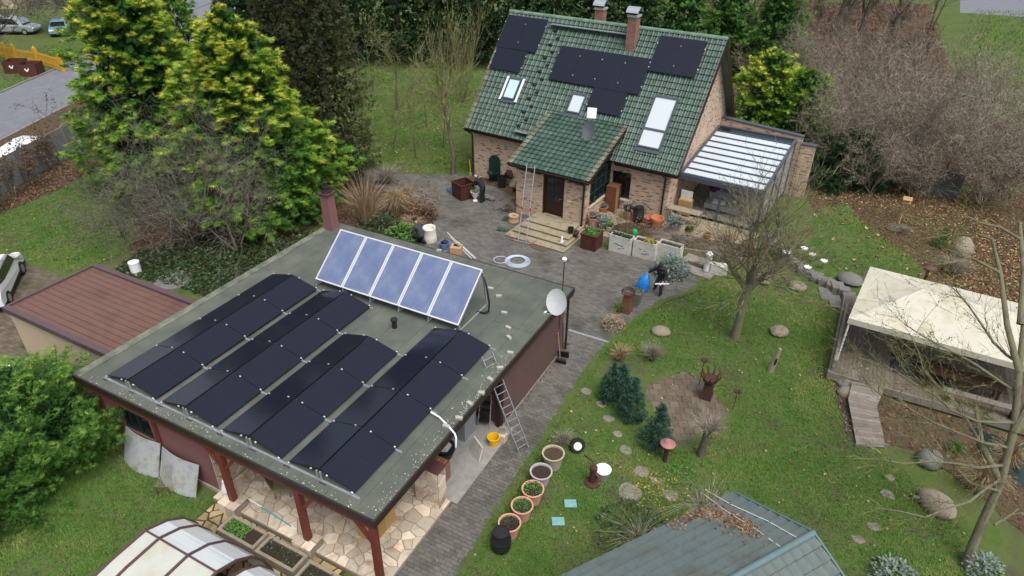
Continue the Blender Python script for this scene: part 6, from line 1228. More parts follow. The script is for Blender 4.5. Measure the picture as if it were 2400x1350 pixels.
def woodbox(label, base, w_, h_, rz, fill, plant=None):
    t = thing('planter_box', label, 'planter', base, rz); n = 5
    for k in range(n):
        a = -w_/2+k*w_/n
        for y in (-w_/2, w_/2-.03): MB().bx(a+.004, a+w_/n-.004, y, y+.03, .03, h_-.05).build('board', 'wood_brown', t)
        for x in (-w_/2, w_/2-.03): MB().bx(x+.001, x+.029, a+.034 if k == 0 else a+.004, a+w_/n-(.034 if k == n-1 else .004), .03, h_-.05).build('board', 'wood_brown', t)
    f = MB(); f.bx(-w_/2-.03, w_/2+.03, -w_/2-.03, -w_/2+.05, h_-.05, h_); f.bx(-w_/2-.03, w_/2+.03, w_/2-.05, w_/2+.03, h_-.05, h_); f.bx(-w_/2-.03, -w_/2+.05, -w_/2+.05, w_/2-.05, h_-.05, h_); f.bx(w_/2-.05, w_/2+.03, -w_/2+.05, w_/2-.05, h_-.05, h_); f.build('rim', 'wood_brown', t)
    MB().bx(-w_/2+.031, w_/2-.031, -w_/2+.031, w_/2-.031, .02, fill).build('soil', 'soil', t)
    if plant: g = np.random.default_rng(9); n = 420; P = np.c_[g.uniform(-w_/2, w_/2, (n, 2))*.9, h_-.12+g.random(n)*.22]; link('plants', leaf_mesh('plants', P, g.normal(0, 1, (n, 3)), np.array([0, 0, 1.])+g.normal(0, .4, (n, 3)), g.uniform(.06, .14, n), g.uniform(.04, .08, n), g.random(n)), plant, t)
woodbox('empty dark brown wooden planter box beside the bending worker', G(1087, 462), 1.0, .98, radians(-25), .15); woodbox('dark brown planter box of bright green plants beside the steps', G(1385, 580), .86, .9, HYAW, .78, 'green_leaf')
# raised beds beside the patio
for i, (x, y, lab, pl) in enumerate([(6.15, -1.0, 'with green seedlings', 'green_leaf'), (7.65, -1.02, 'with sparse plants in dark soil', 'ivy'), (9.2, -1.1, 'with a white figurine', 'ivy')]):
    t = thing('raised_bed', 'pale timber raised bed %s beside the patio step' % lab, 'raised bed', (x, y, .03), group='raised beds'); w_, d_, h_ = 1.42, .62, .36
    for z in (0, .18):
        MB().bx(-w_/2, w_/2, -d_/2, -d_/2+.09, z+.002, z+.178).build('beam', 'wood_grey', t); MB().bx(-w_/2, w_/2, d_/2-.09, d_/2, z+.002, z+.178).build('beam', 'wood_grey', t); MB().bx(-w_/2, -w_/2+.09, -d_/2+.09, d_/2-.09, z+.002, z+.178).build('beam', 'wood_grey', t); MB().bx(w_/2-.09, w_/2, -d_/2+.09, d_/2-.09, z+.002, z+.178).build('beam', 'wood_grey', t)
    MB().bx(-w_/2+.09, w_/2-.09, -d_/2+.09, d_/2-.09, 0, .3).build('soil', 'soil', t); g = np.random.default_rng(30+i); n = 420 if i == 0 else 110
    P = np.c_[g.uniform(-.6, .15 if i == 0 else .6, n), g.uniform(-.22, .22, n), .3+g.random(n)*.06]; link('plants', leaf_mesh('plants', P, g.normal(0, 1, (n, 3))*np.array([1, 1, .4]), np.array([0, 0, 1.])+g.normal(0, .3, (n, 3)), g.uniform(.04, .09, n), g.uniform(.03, .06, n), g.random(n)), pl, t)
# things on the patio
t = thing('pool_pole', 'long turquoise telescopic pole lying on the patio stones', 'pole', (5.45, -.25, .16)); wpart(MB().tube([G(563, 1158, .3), G(620, 1192, .18)], .022, 8), 'tube', 'pipe_white', t); wpart(MB().tube([G(600, 1180, .2), G(683, 1234, .18)], .018, 8), 'tube', 'teal', t); wpart(MB().tube([G(683, 1234, .18), G(696, 1241, .18)], .022, 8), 'grip', 'white_plastic', t)
def lounge(label, x, y, rz):
    t = thing('garden_chair', label, 'chair', (x, y, .155), rz); f = mat('olive_frame', (.2, .19, .10), rough=.6) if 'olive_frame' not in MT else None
    MB().bx(-.25, .25, -.25, .25, .4, .43).build('seat', 'olive_frame', t); MB().box((.5, .03, .62), (0, .33, .72), (-.25, 0, 0)).build('backrest', 'olive_frame', t)
    for sx in (-.22, .22):
        for sy in (-.22, .22): MB().bx(sx-.02, sx+.02, sy-.02, sy+.02, 0, .4).build('leg', 'olive_frame', t)
lounge('olive folding chair on the patio beside the first porch post', 6.0, .75, 2.3); lounge('second olive folding chair in the shade of the porch roof', 7.1, .95, -2.6)
t = thing('white_vase', 'tall white ceramic vase at the patio corner post', 'vase', G(535, 1162, .16)); MB().lathe([(.08, 0), (.13, .1), (.15, .3), (.1, .5), (.06, .62), (.07, .66)], 14).build('body', 'white_plastic', t, True)
t = thing('wooden_cabinet', 'yellow-brown wooden cabinet under the porch roof corner', 'cabinet', (9.35, 1.1, .155)); MB().bx(-.3, .3, -.5, .5, 0, .8).build('body', 'wood_yellow', t); MB().bx(.3, .315, -.46, -.01, .05, .75).build('door', 'wood_yellow', t); MB().bx(.3, .315, .01, .46, .05, .75).build('door', 'wood_yellow', t)
for i, (x, lab) in enumerate(((.3, 'leaning under the window'), (2.0, 'with green stains leaning beside the timber post'))):
    t = thing('fibre_sheet', 'curved pale fibre-cement sheet '+lab, 'sheet', (x, -.62, .0)); n = 8; m_ = MB()
    for k in range(n+1):
        f = k/n; b_ = .16*sin(f*pi); m_.v += [(f*1.65, -b_, 0), (f*1.65, .42-b_*.6, 1.15-.1*i), (f*1.65, -b_+.02, 0), (f*1.65, .44-b_*.6, 1.15-.1*i)]
    for k in range(n): m_.f += [(4*k, 4*k+4, 4*k+5, 4*k+1), (4*k+2, 4*k+3, 4*k+7, 4*k+6), (4*k+1, 4*k+5, 4*k+7, 4*k+3)]
    m_.build('sheet', mat('fibre%d' % i, (.24, .255, .26), (.34, .355, .36), rough=.8, scale=2, c3=(.2, .205, .12)), t, True)
t = thing('wire_chair', 'rusty wire garden chair on the grass before the fibre sheets', 'chair', G(392, 1150), .5); m_ = MB()
for k in range(7): m_.tube([(-.2+k*.066, -.2, .4), (-.2+k*.066, .2, .4)], .005, 4); m_.tube([(-.2, -.2+k*.066, .4), (.2, -.2+k*.066, .4)], .005, 4); m_.tube([(-.2+k*.066, .2, .4), (-.2+k*.066, .32, .8)], .005, 4)
for k in range(5): m_.tube([(-.2, .2+k*.03, .45+k*.085), (.2, .2+k*.03, .45+k*.085)], .005, 4)
m_.build('mesh', 'wood_grey', t)
for sx in (-.19, .19):
    for sy in (-.19, .19): MB().tube([(sx, sy, 0), (sx, sy, .4)], .01, 5).build('leg', 'rust_dark', t)
# carport things
t = thing('step_ladder', 'small black step ladder standing in the carport', 'step ladder', (9.95, 6.3, .03), .2)
for sx in (-.22, .22): MB().tube([(sx, .0, 0), (sx*.85, .35, 1.25)], .018, 6).build('stile', 'grey_plastic', t); MB().tube([(sx, .6, 0), (sx*.85, .38, 1.0)], .015, 6).build('rear_leg', 'grey_plastic', t)
MB().tube([(-.187, .35, 1.25), (0, .37, 1.33), (.187, .35, 1.25)], .018, 6).build('handle', 'grey_plastic', t)
for k in range(3): MB().bx(-.2, .2, .03+k*.1, .25+k*.1, .25+k*.3, .28+k*.3).build('tread', 'black_plastic', t)
t = thing('yellow_bucket', 'yellow plastic bucket on the carport slab', 'bucket', G(1157, 1042, .03)); MB().lathe([(.15, 0), (.2, .33), (.22, .34), (.22, .37), (.19, .37), (.14, .03)], 18, close=True).build('bucket', 'yellow_plastic', t, True)
t = thing('white_board', 'square whitish board leaning on black tubs in the carport', 'board', G(1117, 1068, .03), -.55); MB().box((.62, .05, .62), (0, 0, .3), (-.25, 0, 0)).build('board', 'white_dirty', t)
t = thing('black_tub', 'stacked black plastic tubs heaped with rubble in the carport', 'tub', (9.45, 4.55, .03)); 
for k in range(2): MB().lathe([(.28, k*.14), (.36, .3+k*.14), (.38, .3+k*.14), (.34, .28+k*.14)], 16).build('tub', 'black_plastic', t)
MB().ball((0, 0, .42), .26, sq=(1, 1, .5), jit=.15, rs=rnd).build('rubble', 'concrete', t)
t = thing('compost_bin', 'dark grey wheelie bin in the shade of the carport', 'bin', (9.5, 5.7, .03)); MB().add([(-.25, -.3, 0), (.25, -.3, 0), (.25, .3, 0), (-.25, .3, 0), (-.3, -.38, .95), (.3, -.38, .95), (.3, .38, .95), (-.3, .38, .95)], [(3, 2, 1, 0), (0, 1, 5, 4), (1, 2, 6, 5), (2, 3, 7, 6), (3, 0, 4, 7), (4, 5, 6, 7)]).build('body', 'grey_plastic', t); MB().box((.62, .8, .06), (0, 0, .99), (.05, 0, 0)).build('lid', 'black_plastic', t)
t = thing('masonry_block', 'low dark red brick block behind the stone pier', 'block', (9.7, 3.4, .03)); MB().bx(-.75, .45, -.35, .45, 0, .75).build('block', 'chimney_brick', t)
t = thing('stone_block', 'pale stone block with grey scoop beside the carport post', 'block', G(1178, 1033, .03)); MB().bx(-.14, .14, -.12, .12, 0, .32).build('block', 'stone_tan', t, bevel=.02); MB().box((.2, .06, .34), (0, -.02, .5), (.2, 0, .3)).build('scoop', 'galv', t)
t = thing('garden_tools', 'snow shovel and rake leaning at the far corner of the brown wall', 'tools', (10.72, 11.3, 0)); MB().tube([(0, 0, .3), (-.1, .1, 1.6)], .018, 6).build('handle', 'black_plastic', t); MB().box((.45, .05, .45), (.05, -.05, .24), (.4, 0, .3)).build('blade', 'black_plastic', t); MB().tube([(.1, -.4, 0), (-.12, -.3, 1.4)], .016, 6).build('rake_handle', 'wood', t); MB().box((.4, .1, .3), (.12, -.4, .15), (.4, 0, .1)).build('rake_head', 'black_plastic', t)
t = thing('channel_drain', 'galvanised channel drain grate across the paved path', 'drain', G(1378, 787, .03)); wpart(MB().bar(G(1332, 773, .045), G(1427, 802, .045), .12, .02), 'grate', 'galv', t)
# courtyard things
t = thing('hose_coil', 'pale blue hose coil lying on the courtyard paving', 'hose', G(1213, 613, .04))
for k in range(5): MB().tube([(.62*cos(a)*(1-k*.09), .62*sin(a)*(1-k*.09), .02+k*.012) for a in [2*pi*i/28 for i in range(29)]], .017, 6).build('loop', 'hose', t)
MB().tube([(-.8+.34*cos(a), -.3+.34*sin(a), .03) for a in [2*pi*i/22 for i in range(23)]], .017, 6).build('loop', 'hose', t)
t = thing('metal_rails', 'three long aluminium rails lying on the courtyard beside the workshop', 'rails', G(1080, 575, .05))
for a, b in (((1048, 545), (1112, 606)), ((1056, 556), (1105, 606)), ((1073, 567), (1116, 606))): wpart(MB().bar(G(*a, .06), G(*b, .06), .045, .04), 'rail', 'alu_white', t)
for i, (px, lab) in enumerate((((1177, 518), 'nearer the cardboard bag'), ((1164, 542), 'lying alone in the courtyard'))):
    t = thing('spare_tiles', 'loose green roof tiles on the paving, '+lab, 'roof tiles', G(*px, .04), .4)
    for k in range(2 if i == 0 else 1):
        o = MB().add(*tile_geo(.3, .4)).build('tile', 'tile_green', t); o.location = (k*.05, k*.06, .01+k*.045); o = MB().add(*tile_geo(.3, .4)).build('tile', 'tile_green', t); o.location = (.31+k*.05, k*.06, .01+k*.045)
def sack(label, base, mt, r, h, openr=.7):
    t = thing('sack', label, 'sack', base); m_ = MB(); n = 14; pr = [(r*.9, 0), (r*1.05, h*.12), (r*.98, h*.45), (r*.9, h*.8), (r*1.0, h*.93), (r*.92, h), (r*openr, h*.95), (r*openr*.9, h*.7), (.02, h*.68)]
    m_.lathe(pr, n, close=True); m_.v = [(x*(1+rnd.uniform(-.07, .07)), y*(1+rnd.uniform(-.07, .07)), z+rnd.uniform(-.01, .01)) for x, y, z in m_.v]; m_.build('bag', mt, t, True); return t
sack('large open white woven sack beside the crouching worker', G(1008, 566), 'white_fabric', .36, .85); sack('crumpled brown paper bag beside the porch ladder', G(1204, 520, .03), 'cardboard', .3, .42, .4)
t = thing('bucket', 'blue-grey mortar bucket with tools near the cardboard box', 'bucket', G(1042, 581, .03)); MB().lathe([(.2, 0), (.27, .32), (.29, .33), (.25, .33), (.2, .1)], 16, close=True).build('bucket', 'blue_plastic', t, True); MB().ball((0, 0, .33), .17, sq=(1, 1, .7), jit=.2, rs=rnd).build('tools', 'black_plastic', t)
t = thing('paper_sheet', 'white sheet lying beside the mortar bucket', 'sheet', G(1038, 594, .04)); MB().lathe([(.22, 0), (.22, .01)], 12).build('sheet', 'white_plastic', t)
t = thing('cardboard_box', 'cardboard box with black grinder on top near the aluminium rails', 'box', G(1070, 592, .03), .3); MB().bx(-.27, .27, -.25, .25, 0, .38).build('box', 'cardboard', t); MB().tube([(-.12, 0, .43), (.1, .02, .46)], .06, 8).build('grinder', 'black_plastic', t); MB().lathe([(.1, .5), (.1, .52)], 10, (.12, 0, -.03)).build('disc', 'grey_plastic', t)
t = thing('doormat', 'brown coir grid mat before the house steps', 'mat', G(1266, 580, .04), HYAW); MB().bx(-.45, .45, -.3, .3, 0, .02).build('mat', mat('coir', (.07, .05, .03), (.11, .085, .055), rough=1, scale=60), t)
t = thing('white_figurine', 'small white angel figurine on the lowest house step', 'figurine', HW(9.0, -5.15, .23)); MB().lathe([(.09, 0), (.07, .1), (.05, .2), (.06, .24), (.05, .3), (.02, .33)], 10).build('figure', 'white_plastic', t, True)
t = thing('black_bucket', 'black bucket and rusty ornament on the house steps', 'bucket', HW(9.0, -4.2, .36)); MB().lathe([(.13, 0), (.17, .3), (.15, .3), (.12, .05)], 14, close=True).build('bucket', 'black_plastic', t, True); MB().ball((.35, -.1, .1), .16, sq=(1, 1, 1.3), jit=.25, rs=rnd).build('ornament', 'rust_dark', t)
t = thing('wall_fountain', 'dark green arched wall fountain on the house front', 'fountain', HW(1.55, -.02, .1)); m_ = MB(); n = 9; pf = [(-.38, 0), (.38, 0)]+[(.38*cos(pi*k/n), 1.25+.38*sin(pi*k/n)) for k in range(n+1)]
m_.prism(pf, 0, .09, Matrix.Rotation(pi/2, 4, 'X')); m_.build('back_plate', 'frame_green', t); MB().lathe([(.2, .35), (.36, .55), (.4, .6), (.34, .6), (.2, .45)], 14, (0, -.25, 0), close=True).build('basin', 'frame_green', t); MB().tube([(0, -.09, .95), (0, -.2, .95), (0, -.22, .9)], .02, 6).build('spout', 'black_plastic', t)
t = thing('garden_urn', 'white footed garden urn with green plant under the worker', 'urn', G(1114, 472)); MB().lathe([(.16, 0), (.16, .08), (.08, .14), (.07, .22), (.13, .27), (.2, .4), (.22, .55), (.28, .62), (.24, .62), (.18, .5)], 16, close=True).build('urn', 'white_paint', t, True); g = np.random.default_rng(4); n = 150; a = g.random(n)*6.28; q = .22*np.sqrt(g.random(n)); link('plant', leaf_mesh('plant', np.c_[np.cos(a)*q, np.sin(a)*q, .58+.16*g.random(n)], g.normal(0, 1, (n, 3)), np.array([0, 0, 1.])+g.normal(0, .5, (n, 3)), g.uniform(.06, .12, n), g.uniform(.03, .06, n), g.random(n)), 'green_leaf', t)
t = thing('blue_crate', 'flat blue plastic crate behind the empty planter box', 'crate', G(1060, 452), -.4); f = MB(); f.bx(-.3, .3, -.2, .2, 0, .02); f.bx(-.3, .3, -.2, -.185, .02, .24); f.bx(-.3, .3, .185, .2, .02, .24); f.bx(-.3, -.285, -.185, .185, .02, .24); f.bx(.285, .3, -.185, .185, .02, .24); f.build('crate', 'blue_plastic', t)
t = thing('garden_spade', 'yellow-handled spade stuck in the ground at the house corner', 'spade', G(1103, 415)); MB().tube([(0, 0, .2), (-.05, 0, 1.15)], .02, 6).build('handle', 'yellow_plastic', t); MB().box((.22, .03, .3), (0, 0, .15)).build('blade', 'galv', t)
for i, px in enumerate(((1141, 466), (1152, 470))): o = MB().ball((0, 0, .14), .2, sq=(1.2, 1, .75), jit=.12, rs=rnd).build('field_stone', 'boulder_grey', smooth=True); o.location = G(*px); tag(o, 'pale round field stone beside the bending worker', 'stone', 'field stones by the wall')
t = thing('black_bin', 'black plastic bin with brown pots beside the wall fountain', 'bin', HW(2.4, -.55, 0)); MB().lathe([(.24, 0), (.28, .7), (.3, .72), (.25, .72), (.2, .1)], 14, close=True).build('bin', 'black_plastic', t); MB().ball((.35, .25, .85), .28, sq=(1, .6, 1), jit=.25, rs=rnd).build('pots', 'rust_dark', t)
t = thing('rusty_bench', 'low rusty iron bench in the withered bed by the house wall', 'bench', HW(3.9, -.75, 0), HYAW); MB().bx(-.55, .55, -.2, .2, .36, .4).build('seat', 'rust', t); MB().tube([(-.55, .2, .4), (-.5, .25, .7), (0, .27, .8), (.5, .25, .7), (.55, .2, .4)], .02, 6).build('backrest', 'rust', t)
for sx in (-.5, .5): MB().bx(sx-.02, sx+.02, -.18, .18, 0, .36).build('leg', 'rust', t)
t = thing('grey_slab', 'pale grey slab leaning at the foot of the house wall', 'slab', HW(3.5, -.15, 0), HYAW); MB().box((1.6, .08, .5), (0, 0, .28), (-.12, 0, 0)).build('slab', 'concrete', t)
t = thing('firewood_rack', 'tall rusty firewood rack with split logs by the porch window', 'firewood rack', HW(9.62, -.42, ZT), HYAW); f = MB(); f.bx(-.3, .3, -.32, -.3, 0, 1.5); f.bx(-.3, .3, .3, .32, 0, 1.5); f.bx(-.3, .3, -.3, .3, 1.48, 1.5); f.bx(-.3, -.28, -.3, .3, 0, 1.48); f.build('rack', 'rust', t)
lm = MB().lathe([(.06, 0), (.06, .5)], 7).mesh('log'); lm.materials.append(MT['wood'])
for k in range(11):
    for j in range(4): o = link('log', lm, None, t); o.location = (-.27, -.22+j*.145+rnd.uniform(-.01, .01), .07+k*.13); o.rotation_euler = (0, pi/2, 0)
t = thing('rust_stump', 'tall rusty metal column topped with a wreath bowl', 'sculpture', G(1467, 732)); MB().add([(-.22, -.22, 0), (.22, -.22, 0), (.22, .22, 0), (-.22, .22, 0), (-.14, -.14, .95), (.14, -.14, .95), (.14, .14, .95), (-.14, .14, .95)], [(0, 1, 5, 4), (1, 2, 6, 5), (2, 3, 7, 6), (3, 0, 4, 7), (4, 5, 6, 7)]).build('column', 'rust', t); m_ = MB()
for k in range(16): a = 2*pi*k/16; m_.tube([(.28*cos(a), .28*sin(a), .98), (.3*cos(a+.5), .3*sin(a+.5), 1.08), (.22*cos(a+1), .22*sin(a+1), 1.2)], .018, 5)
m_.build('wreath', 'rust_dark', t)
t = thing('slate_planter', 'grey tapered planter with heather beside the rusty column', 'planter', G(1488, 715)); MB().add([(-.17, -.17, 0), (.17, -.17, 0), (.17, .17, 0), (-.17, .17, 0), (-.27, -.27, .75), (.27, -.27, .75), (.27, .27, .75), (-.27, .27, .75)], [(0, 1, 5, 4), (1, 2, 6, 5), (2, 3, 7, 6), (3, 0, 4, 7), (4, 5, 6, 7)]).build('vessel', 'boulder_grey', t); g = np.random.default_rng(8); n = 160; link('plant', leaf_mesh('plant', np.c_[g.uniform(-.25, .25, (n, 2)), .75+g.random(n)*.16], g.normal(0, 1, (n, 3)), np.array([0, 0, 1.])+g.normal(0, .5, (n, 3)), g.uniform(.05, .1, n), g.uniform(.02, .04, n), g.random(n)), 'ivy', t)
# lawn things
def boulder(label, px, r, sq=(1.2, 1, .6), mt='boulder', z=0): o = MB().ball((0, 0, r*sq[2]*.55), r, 14, 8, sq=sq, jit=.05, rs=rnd).build('boulder', mt, smooth=True); o.location = G(*px, z); o.rotation_euler = (0, 0, rnd.uniform(0, 3)); tag(o, label, 'boulder'); return o
boulder('rounded tan boulder near the round brown shrub', (1548, 782), .34); boulder('rounded pale boulder beside the pollarded tree', (1825, 782), .36); boulder('reddish oval boulder near the stone edging', (1868, 676), .36); boulder('smooth grey boulder at the tent corner', (1990, 662), .5, mt='boulder_grey')
boulder('large pointed pale boulder in the fallen leaves', (2248, 595), .68, (1.1, .8, .9)); boulder('large brown boulder on the lawn near the leaning tree', (2190, 1190), .5, (1.2, .85, .7)); boulder('mossy planter boulder at the pond edge', (2175, 1085), .4, (1.1, 1, .8), 'boulder_grey'); boulder('tan boulder at the ramp side', (1985, 925), .33); boulder('brown flat boulder below the deck corner', (1958, 885), .35); boulder('small pale boulder at the foot of the pollarded tree row', (1787, 660), .38); boulder('dark slab boulder by the ramp', (1985, 898), .42, (1.3, .9, .5), 'boulder_grey')
for i, (px, r) in enumerate([((1374, 918), .22), ((1410, 948), .2), ((1427, 982), .2), ((1447, 1018), .18), ((1466, 1056), .23), ((1503, 1106), .24), ((1477, 1153), .4), ((1570, 1162), .26), ((1540, 1128), .2), ((2085, 1120), .16), ((2080, 1160), .22), ((2048, 1235), .18), ((2010, 1265), .18)]):
    p_ = G(*px); n = 9; ph = [r*rnd.uniform(.8, 1.1) for _ in range(n)]; m_ = MB().prism([(ph[k]*cos(2*pi*k/n)*1.15, ph[k]*sin(2*pi*k/n)*.9) for k in range(n)], -.03, .02); o = m_.build('stepping_stone', 'flag_stone', bevel=.012); o.location = (p_.x, p_.y, .015); tag(o, 'flat grey-brown stepping stone sunk into the lawn', 'stepping stone', 'stepping stones in the lawn')
t = thing('driftwood_post', 'leaning weathered driftwood post on the lawn', 'post', G(1805, 870)); MB().tube([(0, 0, 0), (.06, .04, .5), (.14, .08, 1.1)], [.13, .11, .07], 8).build('post', 'wood_grey', t); MB().tube([(.1, -.06, .4), (.12, -.08, .7)], .04, 6).build('knot', 'dark_wood', t)
t = thing('flame_sculpture', 'rusty crown-shaped fire basket on a tapered column', 'sculpture', G(1655, 933)); MB().add([(-.2, -.2, 0), (.2, -.2, 0), (.2, .2, 0), (-.2, .2, 0), (-.15, -.15, .75), (.15, -.15, .75), (.15, .15, .75), (-.15, .15, .75)], [(0, 1, 5, 4), (1, 2, 6, 5), (2, 3, 7, 6), (3, 0, 4, 7), (4, 5, 6, 7)]).build('column', 'rust_dark', t); m_ = MB(); m_.lathe([(.12, .75), (.26, .85), (.28, .98), (.2, .95)], 12)
for k in range(9): a = 2*pi*k/9; m_.tube([(.26*cos(a), .26*sin(a), .95), (.36*cos(a), .36*sin(a), 1.12), (.34*cos(a+.15), .34*sin(a+.15), 1.26)], [.045, .03, .008], 5)
m_.build('crown', 'rust_dark', t)
for i, (px, h) in enumerate((((1637, 905), 1.2), ((1716, 962), .85))):
    t = thing('metal_rose', 'rusty metal rose on a tall stem '+('behind the fire basket column' if i == 0 else 'standing alone beyond the paving corner'), 'sculpture', G(*px)); MB().tube([(0, 0, 0), (.03, .02, h)], .014, 5).build('stem', 'rust_dark', t); m_ = MB()
    for k in range(8): a = 2*pi*k/8; m_.tube([(.03, .02, h), (.03+.14*cos(a), .02+.14*sin(a), h+.06)], [.05, .03], 5)
    m_.build('bloom', 'rust_dark', t)
t = thing('mushroom_lamp', 'pinkish mushroom garden lamp beside a dwarf cypress', 'lamp', G(1558, 1082)); MB().lathe([(.08, 0), (.075, .62), (.1, .66), (.11, .74)], 12).build('stem', 'lamp_brown', t, True); MB().lathe([(.1, .74), (.24, .8), (.25, .83), (.13, .9), (.1, .95), (.02, .96)], 18).build('cap', 'lamp_pink', t, True)
t = thing('mushroom_lamp', 'dark plum mushroom lamp rising behind the cream tent', 'lamp', G(2150, 700)); MB().lathe([(.07, 0), (.065, 1.5), (.1, 1.56)], 12).build('stem', 'lamp_brown', t, True); MB().lathe([(.1, 1.56), (.3, 1.64), (.32, 1.68), (.16, 1.78), (.12, 1.84), (.02, 1.86)], 18).build('cap', 'lamp_brown', t, True)
t = thing('hand_pump', 'old rusty cast-iron garden pump on a stone ring', 'pump', G(1388, 1132)); MB().lathe([(.26, 0), (.26, .06), (.12, .1), (.1, .55), (.13, .6), (.12, .72), (.05, .78)], 12).build('body', 'rust_dark', t); MB().tube([(0, 0, .7), (-.1, .1, .85), (-.45, .3, .75)], .03, 6).build('handle', 'rust_dark', t); MB().tube([(.05, 0, .5), (.22, -.1, .5), (.24, -.11, .4)], .035, 6).build('spout', 'rust', t)
t = thing('lidded_bin', 'galvanised bin with white lid beside the hand pump', 'bin', G(1412, 1118)); MB().lathe([(.2, 0), (.24, .34)], 16).build('bin', 'galv', t); MB().lathe([(.26, .34), (.26, .37), (.1, .4)], 18).build('lid', 'white_plastic', t)
t = thing('scrap_tyre', 'black wheel with white rim lying against the grass', 'wheel', G(1352, 1055)); q = Matrix.Translation((0, 0, .22)) @ Matrix.Rotation(1.0, 4, 'X') @ Matrix.Rotation(.5, 4, 'Y'); MB().lathe([(.14, -.1), (.24, -.1), (.27, 0), (.24, .1), (.14, .1)], 18, M=q).build('tyre', 'tyre', t, True); MB().lathe([(.14, .1), (.14, .108), (.1, .108)], 18, M=q).build('rim', 'white_paint', t)
for i, px in enumerate(((1337, 1180), (1308, 1222))): o = MB().box((.38, .3, .04)).build('teal_slab', 'plane_teal', bevel=.01); o.location = G(*px, .05); o.rotation_euler = (0, 0, .5); tag(o, 'small faded teal slab in the grass beside the pot row', 'slab', 'teal slabs')
t = thing('bird_feeder', 'wooden bird house on a tripod in the fallen leaves', 'bird feeder', G(2108, 522))
for k in range(3): a = 2*pi*k/3+.4; MB().tube([(.35*cos(a), .35*sin(a), 0), (0, 0, .55)], .022, 6).build('leg', 'wood', t)
MB().tube([(0, 0, .5), (0, 0, 1.2)], .025, 6).build('pole', 'wood', t); MB().bx(-.22, .22, -.18, .18, 1.2, 1.24).build('floor', 'wood', t); MB().bx(-.15, .15, -.12, .12, 1.24, 1.42).build('house', 'wood_yellow', t)
for s_ in (-1, 1): MB().box((.46, .26, .025), (0, s_*.11, 1.5), (-s_*.6, 0, 0)).build('roof', 'wood', t)
t = thing('white_column', 'white painted stone column beside the lawn edge', 'column', G(1655, 638)); MB().lathe([(.17, 0), (.16, 1.0), (.17, 1.02), (.12, 1.1)], 14).build('column', 'white_paint', t, True); t = thing('white_block', 'rough white stone blocks next to the white column', 'block', G(1682, 642), .2); MB().bx(-.4, .4, -.2, .2, 0, .55).build('block', 'white_dirty', t, bevel=.04)
st = thing('stone_kerb', 'row of dark slate edging stones between lawn and bed', 'edging', G(1880, 630)); kp = [(1795, 560), (1840, 600), (1880, 640), (1930, 665), (1975, 690), (2010, 720)]
for i in range(len(kp)-1):
    for f in (0, .33, .66):
        q = G(kp[i][0]+(kp[i+1][0]-kp[i][0])*f, kp[i][1]+(kp[i+1][1]-kp[i][1])*f); m_ = MB().box((rnd.uniform(.4, .6), rnd.uniform(.35, .7), rnd.uniform(.25, .45)), (q.x, q.y, .14), (rnd.uniform(-.15, .15), rnd.uniform(-.15, .15), rnd.uniform(-.6, .6))); wpart(m_, 'stone', 'boulder_grey', st, bevel=.04)
for i, px in enumerate([(1880, 600), (1899, 615), (1926, 630), (1888, 645), (1840, 610)]):
    t = thing('lotus_ornament', 'white lotus-shaped ornament on a stake above the dark edging stones', 'ornament', G(*px), group='lotus ornaments'); MB().tube([(0, 0, 0), (0, 0, .38)], .012, 5).build('stake', 'black_plastic', t); m_ = MB(); m_.lathe([(.04, .36), (.15, .4), (.17, .46), (.1, .43)], 10)
    for k in range(8): a = 2*pi*k/8; m_.box((.08, .05, .015), (.15*cos(a), .15*sin(a), .46), (0, -.6, a))
    m_.build('petals', 'flower_white', t)
t = thing('slate_path', 'dark wet slab path between lawn and tent', 'path', G(1950, 720))
for k in range(4): q = G(1935+k*22, 690+k*18); wpart(MB().box((.55, 1.1, .05), (q.x, q.y, .035+k*.012), (0, 0, .25)), 'slab', 'boulder_grey', t, bevel=.01)
t = thing('lawn_steps', 'two grey stone steps beside the lavender bush', 'steps', G(1635, 645)); wpart(MB().box((1.6, .7, .14), tuple(G(1632, 640)+Vector((0, 0, .07))), (0, 0, -.15)), 'step', 'concrete_dirt_riser_shade', t, bevel=.02); wpart(MB().box((1.6, .7, .28), tuple(G(1640, 622)+Vector((0, 0, .14))), (0, 0, -.15)), 'step', 'concrete_dirt_riser_shade', t, bevel=.02)
t = thing('white_cylinder', 'short white plastic standpipe in the ivy behind the garage', 'standpipe', G(321, 640)); MB().lathe([(.24, 0), (.24, .55), (.25, .56), (.25, .62), (.02, .64)], 18).build('pipe', 'white_plastic', t, True)
t = thing('ground_slab', 'round grey concrete cover in the ivy', 'cover', G(408, 660)); MB().lathe([(.85, 0), (.85, .1)], 20).build('slab', 'boulder_grey', t)
t = thing('solar_spot', 'small solar spotlight beside the large brown boulder', 'lamp', G(2142, 1178)); MB().tube([(0, 0, 0), (0, 0, .22)], .012, 5).build('stake', 'black_plastic', t); MB().box((.16, .1, .05), (0, 0, .25), (.4, 0, 0)).build('head', 'slate_frame', t)
